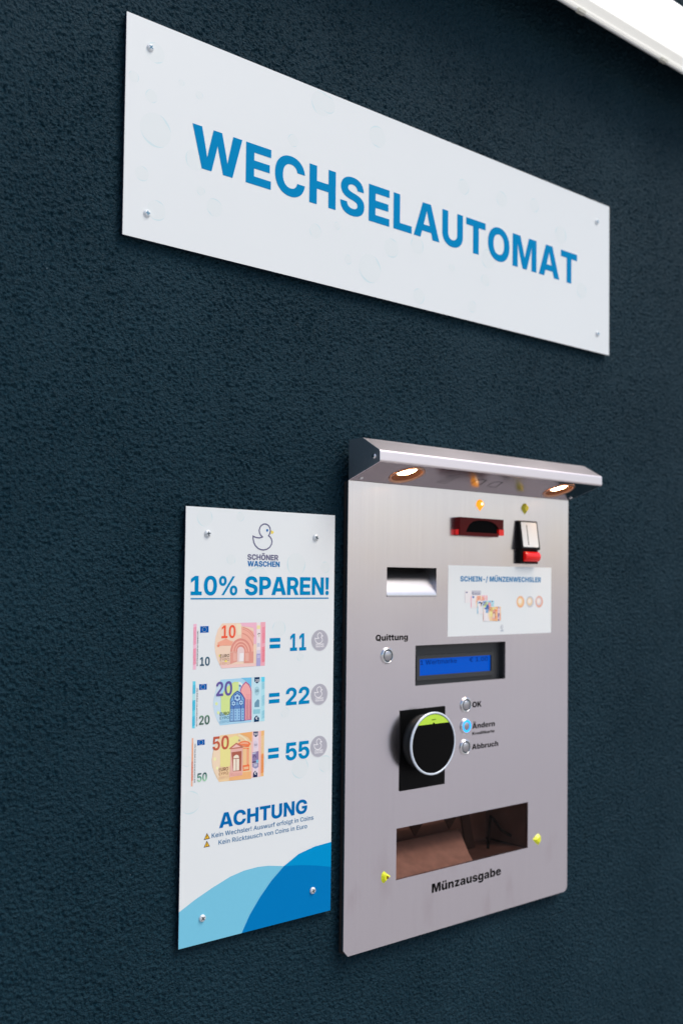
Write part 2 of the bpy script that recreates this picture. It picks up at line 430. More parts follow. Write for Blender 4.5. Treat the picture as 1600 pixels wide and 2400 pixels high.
# ------------------------------------------------------------------ lettering (outlines kept as quadratic contours)
GLYPHS = {
 'b': {
  ' ': '550|',
  '!': '528|112 455,80 1490,447 1490,415 455;264 -19,186 -19*,76 92*,76 170,76 248*,186 358*,264 358,342 358*,452 248*,452 170,452 92*,342 -19*',
  '%': '1999|486 726,381 726*,219 820*,126 990*,126 1104,126 1134,126 1250*,219 1420*,381 1514*,486 1514,591 1514*,754 1420*,847 1250*,847 1134,847 1104,847 990*,754 820*,591 726*;486 931,542 931*,610 1016*,610 1104,610 1134,610 1223*,542 1311*,486 1311,431 1311*,363 1223*,363 1134,363 1104,363 1016*,431 931*;1511 -24,1407 -24*,1244 70*,1151 240*,1151 354,1151 384,1151 499*,1244 669*,1407 764*,1511 764,1617 764*,1779 669*,1873 499*,1873 384,1873 354,1873 240*,1779 70*,1617 -24*;1511 180,1567 180*,1636 266*,1636 354,1636 384,1636 473*,1567 561*,1511 561,1456 561*,1388 473*,1388 384,1388 354,1388 266*,1456 180*;368 0,1392 1490,1629 1490,605 0',
  '0': '1320|660 -24,464 -24*,194 163*,55 507*,55 744,55 982*,194 1327*,464 1514*,660 1514,857 1514*,1126 1327*,1265 982*,1265 744,1265 507*,1126 162*,857 -24*;660 258,750 258*,868 375*,926 593*,926 744,926 896*,868 1114*,750 1232*,660 1232,570 1232*,452 1114*,394 896*,394 744,394 593*,452 375*,570 258*',
  '1': '1320|181 0,181 283,1186 283,1186 0;885 1490,885 0,539 0,539 1168,537 1168,196 955,196 1260,563 1490',
  '2': '1320|113 0,113 257,666 716,721 763*,817 853*,878 959*,878 1026,878 1088*,825 1181*,730 1232*,664 1232,594 1232*,490 1169*,433 1050*,433 965,103 965,103 1133*,240 1380*,492 1514*,665 1514,824 1514*,1071 1400*,1212 1189*,1212 1045,1212 937*,1131 765*,982 607*,880 522,600 285,600 283,1217 283,1217 0',
  '5': '1320|657 -23,492 -23*,241 97*,93 318*,84 468,420 468,422 405*,485 306*,592 248*,660 248,729 248*,834 311*,893 423*,893 497,893 572*,834 686*,731 750*,663 750,575 750*,451 675*,430 610,106 610,150 1490,1142 1490,1142 1205,465 1205,442 906,444 906,496 959*,641 1012*,729 1012,829 1012*,1010 936*,1151 798*,1231 614*,1231 507,1231 352*,1089 113*,831 -23*',
  '=': '1320|144 706,144 990,1176 990,1176 706;144 209,144 495,1176 495,1176 209',
  'A': '1511|5 0,517 1490,991 1490,1506 0,1104 0,902 655,853 819*,757 1153*,707 1348,804 1348,752 1153*,655 819*,604 655,396 0;356 287,356 568,1155 568,1155 287',
  'C': '1490|768 -24,564 -24*,239 159*,52 503*,52 744,52 987*,239 1332*,564 1514*,768 1514,904 1514*,1136 1433*,1313 1284*,1424 1076*,1441 947,1078 947,1067 1007*,1014 1101*,936 1166*,834 1200*,774 1200,659 1200*,499 1090*,414 886*,414 744,414 603*,498 400*,659 290*,774 290,834 290*,935 323*,1013 389*,1066 482*,1079 541,1441 541,1424 413*,1313 205*,1135 56*,904 -24*',
  'E': '1268|96 0,96 1490,1206 1490,1206 1184,456 1184,456 897,1149 897,1149 600,456 600,456 306,1206 306,1206 0',
  'G': '1511|772 -24,556 -24*,232 166*,52 512*,52 744,52 987*,240 1332*,564 1514*,766 1514,898 1514*,1130 1438*,1310 1297*,1423 1103*,1435 984,1069 984,1059 1034*,1011 1114*,937 1170*,839 1200*,779 1200,663 1200*,500 1091*,414 888*,414 744,414 601*,501 398*,666 290*,783 290,879 290*,1019 356*,1094 475*,1094 554,1174 547,796 547,796 811,1446 811,1446 609,1446 420*,1275 135*,972 -24*',
  'H': '1479|96 0,96 1490,456 1490,456 911,1023 911,1023 1490,1383 1490,1383 0,1023 0,1023 605,456 605,456 0',
  'L': '1158|96 0,96 1490,456 1490,456 306,1116 306,1116 0',
  'M': '1861|96 0,96 1490,628 1490,820 905,836 852*,880 698*,926 529*,966 375*,978 323,887 323,899 375*,938 529*,984 698*,1027 852*,1042 905,1232 1490,1765 1490,1765 0,1412 0,1412 645,1412 695*,1416 845*,1421 1019*,1426 1197*,1426 1276,1468 1276,1446 1193*,1396 1013*,1349 840*,1307 695*,1291 645,1077 0,786 0,568 645,553 695*,509 840*,461 1013*,410 1193*,387 1276,435 1276,436 1197*,440 1019*,445 845*,449 695*,449 645,449 0',
  'N': '1498|96 0,96 1490,468 1490,891 813,915 776*,985 652*,1063 510*,1097 446,1055 349,1051 423*,1045 614*,1042 792*,1042 844,1042 1490,1402 1490,1402 0,1029 0,641 620,613 666*,527 812*,426 994*,373 1092,441 1122,448 1015*,454 817*,456 664*,456 621,456 0',
  'O': '1529|765 -24,563 -24*,240 159*,52 503*,52 744,52 987*,240 1332*,563 1514*,765 1514,967 1514*,1289 1332*,1477 987*,1477 744,1477 502*,1289 158*,967 -24*;765 290,872 290*,1029 397*,1115 600*,1115 744,1115 889*,1029 1093*,872 1200*,765 1200,659 1200*,501 1093*,414 889*,414 744,414 600*,501 397*,659 290*',
  'P': '1309|96 0,96 1490,706 1490,878 1490*,1130 1367*,1267 1141*,1267 986,1267 832*,1129 606*,876 482*,704 482,300 482,300 781,681 781,753 781*,858 831*,916 924*,916 986,916 1050*,858 1141*,753 1192*,681 1192,456 1192,456 0',
  'R': '1347|96 0,96 1490,710 1490,883 1490*,1135 1367*,1272 1141*,1272 986,1272 835*,1128 614*,868 495*,690 495,315 495,315 778,686 778,758 778*,863 830*,920 924*,920 986,920 1050*,863 1143*,758 1195*,685 1195,456 1195,456 0;931 0,599 675,971 675,1311 0',
  'S': '1368|689 -24,491 -24*,213 97*,67 328*,67 492,410 492,412 421*,482 319*,607 265*,692 265,769 265*,882 305*,945 378*,945 427,945 469*,892 532*,779 579*,689 598,536 629,318 674*,96 887*,96 1050,96 1189*,243 1397*,507 1514*,682 1514,861 1514*,1119 1397*,1262 1179*,1267 1026,934 1026,927 1119*,794 1225*,687 1225,620 1225*,515 1185*,456 1114*,456 1067,456 1026*,506 967*,612 923*,697 906,828 880,952 855*,1131 780*,1246 676*,1301 539*,1301 453,1301 303*,1155 90*,881 -24*',
  'T': '1321|42 1184,42 1490,1279 1490,1279 1184,841 1184,841 0,481 0,481 1184',
  'U': '1443|722 -24,532 -24*,250 113*,94 360*,94 524,94 1490,445 1490,445 553,445 475*,515 353*,639 282*,722 282,805 282*,929 352*,998 474*,998 553,998 1490,1349 1490,1349 524,1349 360*,1193 113*,912 -24*',
  'W': '2081|402 0,5 1490,392 1490,540 828,562 727*,601 526*,638 326*,655 225,577 225,597 326*,636 526*,679 727*,703 828,862 1490,1219 1490,1378 828,1401 727*,1444 526*,1484 326*,1504 225,1424 225,1442 326*,1479 526*,1518 727*,1540 828,1688 1490,2076 1490,1678 0,1280 0,1089 753,1068 838*,1023 1062*,989 1214,1091 1214,1057 1062*,1013 838*,991 753,801 0',
  'Ö': '1529|765 -24,563 -24*,240 159*,52 503*,52 744,52 987*,240 1332*,563 1514*,765 1514,967 1514*,1289 1332*,1477 987*,1477 744,1477 502*,1289 158*,967 -24*;765 290,872 290*,1029 397*,1115 600*,1115 744,1115 889*,1029 1093*,872 1200*,765 1200,659 1200*,501 1093*,414 889*,414 744,414 600*,501 397*,659 290*;993 1597,914 1597*,812 1695*,812 1769,812 1843*,915 1940*,993 1940,1071 1940*,1173 1844*,1173 1769,1173 1694*,1071 1597*;537 1597,458 1597*,356 1695*,356 1769,356 1843*,458 1940*,537 1940,615 1940*,717 1844*,717 1769,717 1694*,615 1597*',
 },
 's': {
  ' ': '550|',
  '!': '692|206 472,184 1490,507 1490,485 472;346 -19,268 -19*,169 75*,169 150,169 226*,268 320*,346 320,425 320*,524 226*,524 150,524 75*,425 -19*',
  '-': '1324|999 733,999 493,322 493,322 733',
  '/': '795|768 1560,288 -224,28 -224,508 1560',
  '0': '1324|662 -20,474 -20*,220 161*,92 503*,92 744,92 985*,221 1328*,474 1510*,662 1510,850 1510*,1104 1327*,1231 985*,1231 744,1231 503*,1104 161*,851 -20*;662 233,752 233*,870 346*,929 573*,929 744,929 917*,870 1145*,752 1258*,662 1258,572 1258*,453 1145*,394 917*,394 744,394 573*,453 346*,572 233*',
  '1': '1324|177 0,177 247,1184 247,1184 0;874 1490,874 0,569 0,569 1221,559 1221,218 979,218 1259,547 1490',
  '2': '1324|142 0,142 220,670 715,738 781*,832 888*,881 991*,881 1051,881 1118*,820 1214*,716 1266*,649 1266,580 1266*,476 1210*,420 1106*,420 1033,129 1033,129 1178*,261 1393*,497 1510*,652 1510,809 1510*,1045 1397*,1176 1199*,1176 1070,1176 987*,1111 825*,945 624*,792 484,566 262,566 251,1196 251,1196 0',
  '5': '1324|649 -20,496 -20*,256 93*,117 291*,114 418,411 418,414 360*,479 271*,585 222*,649 222,724 222*,839 289*,904 409*,904 488,904 567*,837 690*,720 758*,643 758,576 758*,453 705*,419 660,145 708,217 1490,1118 1490,1118 1238,470 1238,431 861,439 861,479 915*,636 985*,733 985,833 985*,1004 913*,1130 782*,1200 602*,1200 495,1200 345*,1061 113*,813 -20*',
  'A': '1529|49 0,558 1490,958 1490,1480 0,1141 0,902 719,859 858*,770 1189*,721 1385,788 1385,740 1188*,657 855*,616 719,386 0;367 346,367 585,1162 585,1162 346',
  'C': '1515|786 -20,588 -20*,275 160*,94 502*,94 744,94 987*,276 1330*,590 1510*,786 1510,913 1510*,1132 1439*,1302 1303*,1410 1106*,1427 980,1118 980,1108 1042*,1051 1137*,966 1204*,856 1239*,792 1239,676 1239*,501 1123*,404 902*,404 744,404 583*,502 363*,676 251*,791 251,855 251*,964 286*,1051 353*,1108 449*,1119 510,1428 510,1416 406*,1317 216*,1153 66*,927 -20*',
  'E': '1244|135 0,135 1490,1132 1490,1132 1237,440 1237,440 877,1080 877,1080 628,440 628,440 253,1134 253,1134 0',
  'H': '1530|135 0,135 1490,440 1490,440 888,1089 888,1089 1490,1395 1490,1395 0,1089 0,1089 635,440 635,440 0',
  'I': '976|74 0,74 253,335 253,335 1237,74 1237,74 1490,902 1490,902 1237,641 1237,641 253,902 253,902 0',
  'K': '1473|360 337,360 615,406 698*,494 838*,600 979*,668 1062,1033 1490,1406 1490,777 762,752 771;135 0,135 1490,440 1490,440 1083,435 703,440 554,440 0;1061 0,619 672,812 900,1422 0',
  'L': '1158|135 0,135 1490,440 1490,440 253,1083 253,1083 0',
  'M': '1908|135 0,135 1490,603 1490,845 806,860 758*,899 606*,939 430*,974 264*,985 203,926 203,937 263*,972 428*,1012 604*,1051 758*,1066 806,1304 1490,1774 1490,1774 0,1467 0,1467 702,1467 751*,1470 897*,1475 1066*,1479 1237*,1480 1313,1499 1313,1480 1230*,1434 1053*,1387 887*,1345 748*,1330 702,1083 0,826 0,575 702,560 748*,518 885*,471 1051*,423 1228*,402 1313,425 1313,426 1241*,430 1071*,435 900*,438 753*,438 702,438 0',
  'N': '1561|135 0,135 1490,475 1490,946 736,982 678*,1056 542*,1133 376*,1171 272,1140 272,1133 355*,1122 543*,1114 715*,1114 775,1114 1490,1426 1490,1426 0,1085 0,657 684,610 761*,530 906*,443 1081*,383 1203,422 1203,428 1095*,440 897*,447 736*,447 685,447 0',
  'O': '1578|789 -20,592 -20*,277 160*,94 502*,94 744,94 987*,277 1330*,592 1510*,789 1510,987 1510*,1301 1330*,1484 987*,1484 744,1484 502*,1301 160*,987 -20*;789 251,905 251*,1078 364*,1174 585*,1174 744,1174 905*,1078 1126*,905 1239*,789 1239,674 1239*,500 1125*,404 904*,404 744,404 585*,500 365*,674 251*',
  'Q': '1591|695 512,956 512,1094 335,1217 191,1466 -124,1181 -124,1011 88,928 206;789 -20,592 -20*,277 160*,94 502*,94 744,94 987*,277 1330*,592 1510*,789 1510,987 1510*,1301 1330*,1484 987*,1484 744,1484 502*,1301 160*,987 -20*;789 251,905 251*,1078 364*,1174 585*,1174 744,1174 905*,1078 1126*,905 1239*,789 1239,674 1239*,500 1125*,404 904*,404 744,404 585*,500 365*,674 251*',
  'R': '1345|135 0,135 1490,716 1490,886 1490*,1124 1370*,1249 1152*,1249 1005,1249 858*,1122 645*,881 532*,709 532,315 532,315 779,660 779,754 779*,874 830*,934 931*,934 1005,934 1081*,874 1184*,753 1238*,659 1238,440 1238,440 0;964 0,601 678,932 678,1302 0',
  'S': '1341|681 -22,502 -22*,237 88*,89 304*,85 462,382 462,388 387*,466 286*,596 236*,678 236,760 236*,881 283*,949 369*,949 426,949 477*,888 546*,774 596*,692 615,528 656,339 702*,125 899*,125 1061,125 1196*,270 1398*,523 1510*,685 1510,850 1510*,1096 1397*,1234 1196*,1236 1065,941 1065,933 1155*,796 1253*,682 1253,605 1253*,495 1209*,438 1131*,438 1081,438 1026*,504 953*,614 908*,676 893,811 860,905 839*,1067 767*,1189 662*,1256 518*,1256 424,1256 289*,1120 88*,862 -22*',
  'W': '2125|449 0,49 1490,382 1490,555 757,576 665*,611 456*,645 245*,661 148,607 148,625 245*,661 456*,699 665*,722 757,904 1490,1221 1490,1402 757,1425 665*,1463 456*,1500 245*,1518 148,1462 148,1479 245*,1512 456*,1549 665*,1569 757,1742 1490,2076 1490,1675 0,1327 0,1129 762,1097 889*,1052 1185*,1024 1342,1100 1342,1069 1189*,1030 897*,995 762,798 0',
  'Z': '1360|115 0,115 183,719 1036,775 1114*,909 1271*,977 1348,1000 1249,900 1240*,699 1237*,599 1237,112 1237,112 1490,1245 1490,1245 1306,652 468,593 386*,454 223*,383 142,360 241,465 250*,674 253*,778 253,1248 253,1248 0',
  'a': '1189|440 -22,334 -22*,165 53*,68 202*,68 313,68 406*,137 532*,256 608*,407 648*,490 656,587 666*,706 683*,761 720*,761 756,761 761,761 809*,721 875*,642 910*,586 910,528 910*,442 875*,388 817*,375 781,100 826,129 924*,263 1060*,462 1132*,587 1132,677 1132*,847 1089*,982 999*,1061 854*,1061 753,1061 0,777 0,777 155,767 155,740 103*,650 24*,523 -22*;525 189,596 189*,703 245*,763 341*,763 400,763 521,750 511*,696 495*,630 483*,566 473*,541 470,486 462*,402 426*,356 367*,356 321,356 278*,400 219*,476 189*',
  'b': '1291|754 -19,663 -19*,537 43*,458 134*,437 179,423 179,423 0,128 0,128 1490,428 1490,428 930,437 930,458 974*,535 1068*,661 1132*,756 1132,880 1132*,1086 1004*,1209 748*,1209 557,1209 371*,1089 114*,883 -19*;662 222,740 222*,847 308*,902 460*,902 558,902 656*,847 806*,741 892*,662 892,585 892*,477 809*,421 660*,421 558,421 457*,478 306*,586 222*',
  'c': '1205|628 -22,459 -22*,214 123*,81 382*,81 554,81 728*,214 987*,459 1132*,628 1132,727 1132*,895 1080*,1025 984*,1109 846*,1125 760,846 708,837 752*,799 821*,745 870*,674 896*,631 896,551 896*,442 810*,387 656*,387 555,387 456*,442 302*,551 214*,631 214,674 214*,746 241*,802 292*,840 364*,848 409,1127 358,1111 269*,1027 130*,897 30*,728 -22*',
  'd': '1291|536 -19,408 -19*,201 114*,81 371*,81 557,81 748*,205 1004*,411 1132*,535 1132,630 1132*,756 1068*,834 974*,853 930,863 930,863 1490,1163 1490,1163 0,868 0,868 179,853 179,833 134*,754 43*,628 -19*;629 222,705 222*,813 306*,869 457*,869 558,869 660*,814 809*,706 892*,629 892,550 892*,443 806*,389 656*,389 558,389 460*,444 308*,551 222*',
  'e': '1220|633 -22,462 -22*,214 118*,81 376*,81 553,81 726*,213 986*,455 1132*,618 1132,728 1132*,918 1062*,1062 921*,1143 709*,1143 565,1143 481,204 481,204 669,996 669,856 619,856 706*,803 835*,698 906*,621 906,543 906*,434 834*,378 711*,378 632,378 499,378 402*,443 270*,560 204*,638 204,691 204*,777 234*,838 293*,854 336,1126 285,1099 193*,965 54*,764 -22*',
  'g': '1294|625 -442,485 -442*,277 -371*,147 -247*,122 -168,380 -96,394 -127*,453 -186*,551 -224*,623 -224,738 -224*,869 -119*,869 -8,869 198,846 198,826 153*,750 69*,627 16*,536 16,410 16*,204 134*,81 376*,81 561,81 750*,206 1004*,413 1132*,537 1132,631 1132*,759 1069*,838 974*,858 930,871 930,871 1118,1166 1118,1166 9,1166 -142*,1027 -342*,783 -442*;630 244,707 244*,814 320*,870 463*,870 563,870 662*,814 810*,707 892*,630 892,551 892*,444 807*,389 659*,389 563,389 465*,444 322*,552 244*',
  'h': '1275|428 647,428 0,128 0,128 1490,422 1490,422 839,398 839,442 979*,621 1132*,763 1132,879 1132*,1052 1031*,1148 842*,1148 711,1148 0,847 0,847 659,847 763*,740 881*,645 881,582 881*,483 826*,428 722*',
  'i': '555|128 0,128 1118,428 1118,428 0;278 1264,210 1264*,113 1354*,113 1418,113 1482*,210 1572*,278 1572,346 1572*,443 1483*,443 1418,443 1354*,346 1264*',
  'k': '1188|400 327,400 688,445 688,811 1118,1158 1118,675 557,604 557;128 0,128 1490,428 1490,428 0;826 0,490 490,691 703,1179 0',
  'n': '1275|428 647,428 0,128 0,128 1118,411 1118,416 839,398 839,442 979*,621 1132*,763 1132,879 1132*,1052 1031*,1147 842*,1147 711,1147 0,847 0,847 659,847 763*,740 881*,645 881,582 881*,483 826*,428 722*',
  'r': '834|128 0,128 1118,418 1118,418 923,430 923,461 1027*,606 1133*,700 1133,723 1133*,777 1128*,797 1123,797 855,777 862*,701 870*,667 870,599 870*,489 811*,428 706*,428 636,428 0',
  's': '1147|572 -22,437 -22*,229 55*,97 202*,78 306,357 354,379 276*,489 198*,581 198,667 198*,766 263*,766 313,766 357*,695 413*,622 428,429 468,267 501*,107 660*,107 785,107 893*,225 1048*,435 1132*,577 1132,709 1132*,903 1059*,1023 925*,1043 834,777 787,760 844*,663 917*,581 917,507 917*,407 855*,407 803,407 761*,472 703*,551 687,752 647,914 614*,1072 465*,1072 345,1072 235*,944 70*,719 -22*',
  't': '750|683 1118,683 889,20 889,20 1118;174 1384,474 1384,474 327,474 274*,521 223*,576 223,593 223*,655 232*,671 236,714 11,664 -4*,565 -16*,520 -16,352 -16*,174 148*,174 301',
  'u': '1275|513 -14,397 -14*,223 87*,128 276*,128 407,128 1118,428 1118,428 459,428 355*,536 237*,630 237,694 237*,792 292*,847 397*,847 471,847 1118,1148 1118,1148 0,864 0,860 279,877 279,833 138*,652 -14*',
  'z': '1173|120 0,120 182,671 868,671 876,137 876,137 1118,1034 1118,1034 919,514 250,514 242,1053 242,1053 0',
  'Ä': '1529|49 0,558 1490,958 1490,1480 0,1141 0,902 719,859 858*,770 1189*,721 1385,788 1385,740 1188*,657 855*,616 719,386 0;367 346,367 585,1162 585,1162 346;984 1644,922 1644*,834 1730*,834 1790,834 1850*,922 1935*,984 1935,1046 1935*,1133 1850*,1133 1790,1133 1729*,1046 1644*;541 1644,479 1644*,391 1730*,391 1790,391 1850*,479 1935*,541 1935,603 1935*,690 1850*,690 1790,690 1729*,603 1644*',
  'Ö': '1578|789 -20,592 -20*,277 160*,94 502*,94 744,94 987*,277 1330*,592 1510*,789 1510,987 1510*,1301 1330*,1484 987*,1484 744,1484 502*,1301 160*,987 -20*;789 251,905 251*,1078 364*,1174 585*,1174 744,1174 905*,1078 1126*,905 1239*,789 1239,674 1239*,500 1125*,404 904*,404 744,404 585*,500 365*,674 251*;1011 1644,949 1644*,861 1730*,861 1790,861 1850*,949 1935*,1011 1935,1073 1935*,1161 1850*,1161 1790,1161 1729*,1073 1644*;568 1644,506 1644*,418 1730*,418 1790,418 1850*,506 1935*,568 1935,630 1935*,717 1850*,717 1790,717 1729*,630 1644*',
  'Ü': '1499|749 -21,565 -21*,288 116*,135 360*,135 523,135 1490,440 1490,440 548,440 461*,517 326*,656 249*,749 249,843 249*,982 326*,1059 461*,1059 548,1059 1490,1365 1490,1365 523,1365 360*,1211 116*,934 -21*;971 1644,909 1644*,822 1730*,822 1790,822 1850*,909 1935*,971 1935,1033 1935*,1121 1850*,1121 1790,1121 1729*,1033 1644*;528 1644,466 1644*,378 1730*,378 1790,378 1850*,466 1935*,528 1935,590 1935*,677 1850*,677 1790,677 1729*,590 1644*',
  'ü': '1275|513 -14,397 -14*,223 87*,128 276*,128 407,128 1118,428 1118,428 459,428 355*,536 237*,630 237,694 237*,792 292*,847 397*,847 471,847 1118,1148 1118,1148 0,864 0,860 279,877 279,833 138*,652 -14*;860 1272,798 1272*,710 1358*,710 1418,710 1478*,798 1563*,860 1563,922 1563*,1009 1478*,1009 1418,1009 1357*,922 1272*;417 1272,355 1272*,267 1358*,267 1418,267 1478*,355 1563*,417 1563,479 1563*,566 1478*,566 1418,566 1357*,479 1272*',
  '€': '1402|1101 975,1030 818,58 818,117 975;963 672,886 510,58 510,117 672;1290 1374,1176 1131,1147 1153*,1063 1202*,957 1237*,892 1237,790 1237*,637 1132*,552 914*,552 743,552 572*,637 354*,790 252*,892 252,957 252*,1062 286*,1143 334*,1170 354,1285 113,1206 47*,1005 -20*,892 -20,703 -20*,411 161*,245 503*,245 743,245 984*,411 1327*,703 1510*,892 1510,1008 1510*,1208 1441*',
 },
 'h': {
  ' ': '550|',
  '-': '1321|1007 733,1007 445,313 445,313 733',
  '/': '822|812 1560,332 -224,9 -224,489 1560',
  'A': '1586|32 0,526 1490,1048 1490,1554 0,1118 0,933 608,881 786*,783 1164*,737 1362,830 1362,784 1163*,694 785*,642 608,460 0;386 286,386 580,1200 580,1200 286',
  'C': '1516|780 -21,577 -21*,253 157*,65 498*,65 744,65 991*,255 1334*,580 1511*,780 1511,918 1511*,1151 1434*,1329 1289*,1439 1080*,1454 947,1063 947,1055 1000*,1010 1084*,941 1143*,847 1174*,790 1174,685 1174*,537 1072*,460 880*,460 744,460 605*,538 414*,685 316*,789 316,846 316*,938 347*,1009 406*,1055 490*,1064 542,1455 542,1445 434*,1346 232*,1173 72*,933 -21*',
  'E': '1263|98 0,98 1490,1182 1490,1182 1172,485 1172,485 906,1126 906,1126 596,485 596,485 318,1181 318,1181 0',
  'H': '1518|98 0,98 1490,485 1490,485 919,1033 919,1033 1490,1420 1490,1420 0,1033 0,1033 601,485 601,485 0',
  'I': '975|58 0,58 311,294 311,294 1179,58 1179,58 1490,916 1490,916 1179,681 1179,681 311,916 311,916 0',
  'K': '1517|388 262,388 641,433 724*,520 866*,623 1010*,691 1097,1002 1490,1459 1490,835 731,800 741;98 0,98 1490,485 1490,485 1151,480 733,485 546,485 0;1033 0,656 614,897 901,1485 0',
  'L': '1162|98 0,98 1490,485 1490,485 318,1108 318,1108 0',
  'M': '1925|98 0,98 1490,695 1490,852 978,869 920*,912 740*,957 535*,994 347*,1005 281,923 281,935 346*,971 535*,1015 739*,1058 920*,1075 978,1229 1490,1827 1490,1827 0,1441 0,1441 603,1441 653*,1445 815*,1451 1007*,1456 1201*,1456 1285,1486 1285,1466 1195*,1419 999*,1371 812*,1328 655*,1312 603,1123 0,804 0,612 603,596 655*,552 812*,502 999*,454 1195*,433 1285,469 1285,469 1202*,474 1007*,480 816*,484 654*,484 603,484 0',
  'N': '1551|98 0,98 1490,512 1490,894 869,931 809*,1008 667*,1084 498*,1122 398,1084 361,1078 442*,1067 647*,1058 843*,1058 907,1058 1490,1452 1490,1452 0,1038 0,685 574,639 649*,554 804*,466 986*,414 1098,467 1106,474 1001*,486 797*,492 628*,492 574,492 0',
  'O': '1567|783 -21,581 -21*,255 157*,65 498*,65 744,65 991*,255 1334*,581 1511*,783 1511,986 1511*,1311 1334*,1502 991*,1502 744,1502 498*,1311 156*,986 -21*;783 316,887 316*,1031 415*,1107 607*,1107 744,1107 882*,1031 1075*,887 1174*,783 1174,681 1174*,536 1074*,460 882*,460 744,460 607*,536 416*,681 316*',
  'Q': '1581|656 544,959 544,1078 394,1256 192,1508 -113,1168 -113,994 94,876 255;783 -21,581 -21*,255 157*,65 498*,65 744,65 991*,255 1334*,581 1511*,783 1511,986 1511*,1311 1334*,1502 991*,1502 744,1502 498*,1311 156*,986 -21*;783 316,887 316*,1031 415*,1107 607*,1107 744,1107 882*,1031 1075*,887 1174*,783 1174,681 1174*,536 1074*,460 882*,460 744,460 607*,536 416*,681 316*',
  'R': '1361|98 0,98 1490,726 1490,896 1490*,1146 1368*,1283 1141*,1283 984,1283 828*,1142 608*,885 493*,711 493,332 493,332 795,658 795,732 795*,834 837*,889 921*,889 984,889 1048*,834 1133*,732 1177*,658 1177,485 1177,485 0;915 0,564 680,971 680,1332 0',
  'S': '1369|698 -21,503 -21*,219 96*,65 330*,64 506,432 506,436 438*,501 343*,617 295*,696 295,765 295*,863 330*,915 394*,915 435,915 473*,867 529*,762 572*,678 590,527 622,324 665*,99 872*,99 1042,99 1182*,251 1393*,519 1511*,695 1511,874 1511*,1135 1393*,1278 1176*,1281 1029,914 1029,908 1108*,797 1196*,697 1196,632 1196*,543 1163*,497 1104*,497 1066,497 1027*,544 971*,640 931*,712 916,837 889,957 865*,1134 784*,1249 674*,1305 532*,1305 445,1305 297*,1160 89*,889 -21*',
  'W': '2167|428 0,32 1490,459 1490,589 879,612 774*,649 537*,684 302*,702 195,623 195,643 302*,682 537*,724 774*,748 879,891 1490,1276 1490,1419 879,1443 774*,1485 537*,1524 302*,1544 195,1464 195,1482 302*,1517 537*,1555 774*,1577 879,1708 1490,2135 1490,1739 0,1305 0,1140 664,1109 792*,1064 1102*,1031 1266,1136 1266,1099 1102*,1059 794*,1027 664,862 0',
  'Z': '1382|87 0,87 242,655 977,719 1060*,869 1225*,947 1308,978 1182,874 1174*,665 1172*,561 1172,93 1172,93 1490,1293 1490,1293 1247,736 523,670 437*,516 267*,437 182,405 308,515 316*,734 318*,843 318,1295 318,1295 0',
  'a': '1204|418 -19,311 -19*,146 52*,54 195*,54 304,54 395*,117 522*,230 602*,379 645*,464 651,559 659*,672 678*,724 716*,724 748,724 752,724 783*,691 826*,631 850*,589 850,547 850*,482 825*,441 778*,434 744,89 769,104 872*,228 1027*,444 1115*,597 1115,712 1115*,899 1063*,1032 965*,1102 829*,1102 745,1102 0,741 0,741 154,734 154,702 94*,610 18*,491 -19*;538 224,588 224*,674 265*,727 339*,727 390,727 485,712 479*,674 467*,629 456*,581 448*,555 443,508 436*,444 404*,411 356*,411 324,411 292*,444 247*,501 224*',
  'b': '1300|792 -18,715 -18*,594 32*,508 120*,485 177,477 177,477 0,102 0,102 1490,481 1490,481 921,486 921,512 976*,596 1064*,716 1115*,796 1115,916 1115*,1117 988*,1240 736*,1240 548,1240 365*,1122 112*,920 -18*;664 278,724 278*,807 343*,851 466*,851 549,851 632*,807 753*,724 820*,664 820,605 820*,518 754*,470 632*,470 549,470 466*,518 345*,605 278*',
  'c': '1213|627 -22,452 -22*,197 121*,60 377*,60 546,60 716*,197 972*,452 1115*,627 1115,740 1115*,926 1054*,1064 942*,1146 784*,1155 688,801 651,795 693*,767 757*,724 802*,668 825*,633 825,575 825*,491 761*,446 637*,446 548,446 459*,491 334*,575 268*,633 268,668 268*,725 292*,768 338*,796 405*,801 447,1155 411,1148 313*,1066 154*,928 40*,741 -22*',
  'd': '1300|508 -18,381 -18*,178 112*,60 365*,60 548,60 736*,182 988*,385 1115*,504 1115,584 1115*,704 1064*,789 976*,814 921,818 921,818 1490,1198 1490,1198 0,823 0,823 177,815 177,791 120*,706 32*,585 -18*;635 278,695 278*,782 345*,829 466*,829 549,829 632*,782 754*,695 820*,635 820,576 820*,492 753*,449 632*,449 549,449 466*,493 343*,576 278*',
  'e': '1220|626 -22,453 -22*,198 117*,60 373*,60 546,60 715*,199 971*,448 1115*,615 1115,738 1115*,939 1037*,1085 890*,1164 683*,1164 552,1164 458,181 458,181 673,986 673,810 628,810 696*,766 792*,682 843*,621 843,560 843*,476 792*,432 697*,432 630,432 471,432 398*,481 298*,573 247*,635 247,680 247*,751 272*,802 318*,815 350,1151 316,1126 214*,983 63*,765 -22*',
  'g': '1302|631 -439,474 -439*,250 -357*,120 -212*,102 -116,444 -79,452 -108*,500 -153*,578 -179*,630 -179,727 -179*,826 -85*,826 10,826 193,807 193,784 136*,701 56*,583 14*,508 14,381 14*,179 134*,60 374*,60 553,60 738*,183 988*,386 1115*,505 1115,585 1115*,707 1063*,793 974*,818 920,824 920,824 1097,1201 1097,1201 46,1201 -116*,1060 -331*,804 -439*;635 293,695 293*,782 356*,829 474*,829 555,829 638*,782 757*,695 822*,635 822,576 822*,493 757*,449 637*,449 555,449 474*,493 356*,576 293*',
